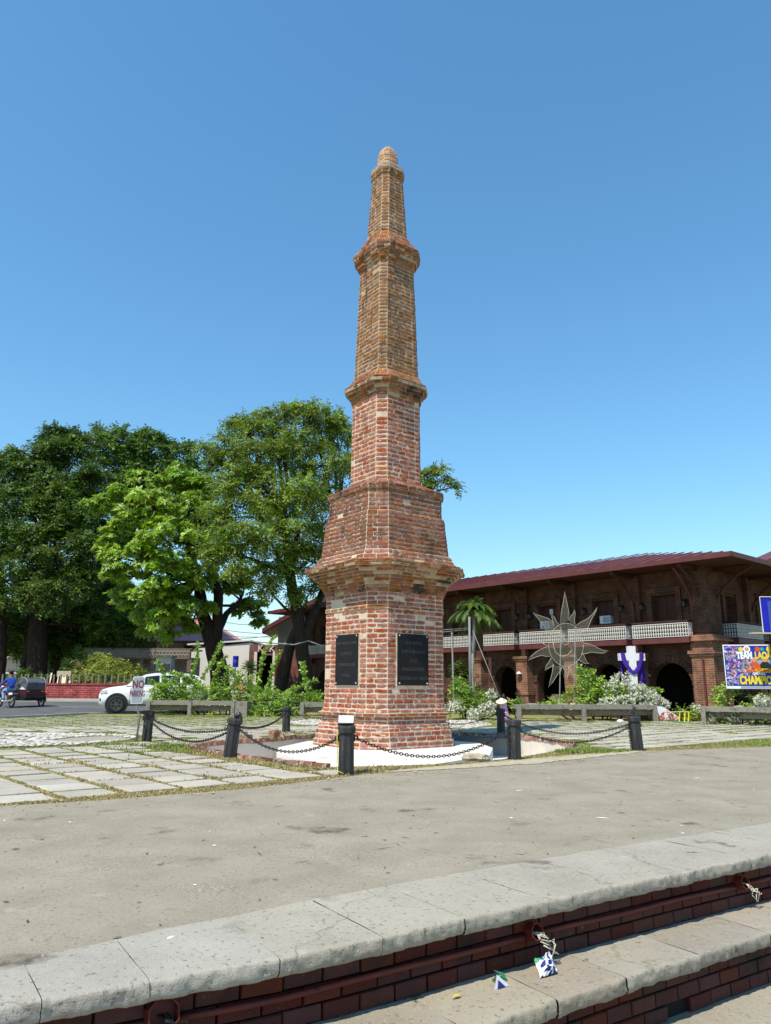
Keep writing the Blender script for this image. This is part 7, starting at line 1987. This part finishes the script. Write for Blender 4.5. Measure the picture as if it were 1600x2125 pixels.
# two plain figures printed on it
for u, m2 in ((1.05, 'banner_orange'), (1.42, 'banner_dark')):
    panel(0, 0, 0, 0, .013, M[m2], 'figure_print', [(u - .2, H_ * .455), (u + .22, H_ * .455), (u + .17, H_ * .56), (u + .07, H_ * .61), (u - .07, H_ * .61), (u - .17, H_ * .56)])
    b = MB(); b.lathe(bp(u, H_ * .655, .016), [(.09, 0), (.085, .003)], 16, Matrix((rt, up, bn)).transposed()); b.build('face_print', M['banner_skin'], t)
panel(0, 0, 0, 0, .014, M['banner_skin'], 'arm_print', [(.86, H_ * .50), (.94, H_ * .48), (.84, H_ * .64), (.80, H_ * .74), (.76, H_ * .73), (.78, H_ * .62)])
for u in (.02, 1.5, 3.05):
    b = MB(); b.tube([bp(u, -bo.z, -.05), bp(u, H_ + .02, -.05)], .03, 6); b.build('stake', M['wood_dark'], t)
# blue tarpaulin sheet above
A_ = at(1573, 1240, 27.6); B__ = at(1577, 1311, 27.6)
t = thing('blue_board', 'deep blue sheet board standing above the banner at the right edge', 'board', (A_.x, 27.6, 0))
b = MB(); b.box((A_.x + 1.05, 27.6, (A_.z + B__.z) / 2), (2.0, .05, A_.z - B__.z)); b.build('sheet', M['blue_sheet'], t)
b = MB(); b.box((A_.x + .95, 27.56, (A_.z + B__.z) / 2 - .06), (1.3, .02, A_.z - B__.z - .16)); b.build('panel', M['blue_light'], t)
b = MB(); b.tube([(A_.x + .04, 27.56, B__.z - .05), (A_.x + .04, 27.56, A_.z + .02), (A_.x + 2.1, 27.56, A_.z + .02)], .02, 6); b.build('frame', M['iron_white'], t)
for dx in (.3, 1.8):
    b = MB(); b.tube([(A_.x + dx, 27.64, 0), (A_.x + dx, 27.64, B__.z + .2)], .04, 6); b.build('pole', M['wood_dark'], t)
b = MB(); q = at(1560, 1314, 27.5); b.box((q.x + .9, 27.5, q.z), (1.9, .25, .05)); b.build('plank', M['soffit'], t)

# ================================================================== poles and cables
t = thing('flag_pole', 'galvanised steel pole in front of the palm', 'pole', (at(977, 1470, 34.6).x, 34.6, 0))
b = MB(); b.tube([(at(977, 1470, 34.6).x, 34.6, 0), at(974, 1280, 34.6)], [.07, .06], 10); b.build('shaft', M['steel'], t, smooth=True)
b = MB(); b.lathe((at(977, 1470, 34.6).x, 34.6, 0), [(.14, 0), (.14, .05), (.08, .07)], 10); b.build('base_plate', M['steel'], t)
t = thing('thin_pole', 'thin pale pole left of the palm beside the hall', 'pole', (at(942, 1460, 35.2).x, 35.2, 0))
b = MB(); b.tube([(at(942, 1460, 35.2).x, 35.2, 0), at(938, 1315, 35.2)], .04, 8); b.build('shaft', M['wire_grey'], t)
b = MB(); b.lathe(at(938, 1315, 35.2), [(.06, -.02), (.06, .03), (.02, .05)], 8); b.build('cap', M['wire_grey'], t)
def cable(pts, r, label, m='wire_grey'):
    b = MB(); b.tube(pts, r, 5); tag(b.build('cable', M[m], smooth=True), label, 'cable', 'cables')
g = at(1052, 1452, 33.4); g.z = 0.05
cable([at(981, 1308, 34.6), g], .014, 'guy wire slanting from the steel pole down to the ground')
cable([at(976, 1303, 34.6), at(935, 1306, 36), at(880, 1310, 37)], .016, 'upper cable from steel pole towards the obelisk')
cable([at(976, 1306, 34.6), at(935, 1310, 36), at(880, 1316, 37)], .016, 'lower cable from steel pole towards the obelisk')
for k, (v0, v1, v2) in enumerate(((1288, 1296, 1300), (1304, 1312, 1318), (1316, 1322, 1322), (1330, 1326, 1318))):
    cable([at(440, v0, 60), at(500, v1, 60), at(580, v2, 60)], .02, ['topmost', 'second', 'third', 'lowest'][k] + ' dark cable across the sky gap left of the annex', 'black_wire')
cable([at(523, 1331, 40), at(560, 1334, 40), at(610, 1338, 40.5), at(640, 1330, 41), at(672, 1342, 41)], .035, 'pale bare branch hanging in front of the rain tree trunk')
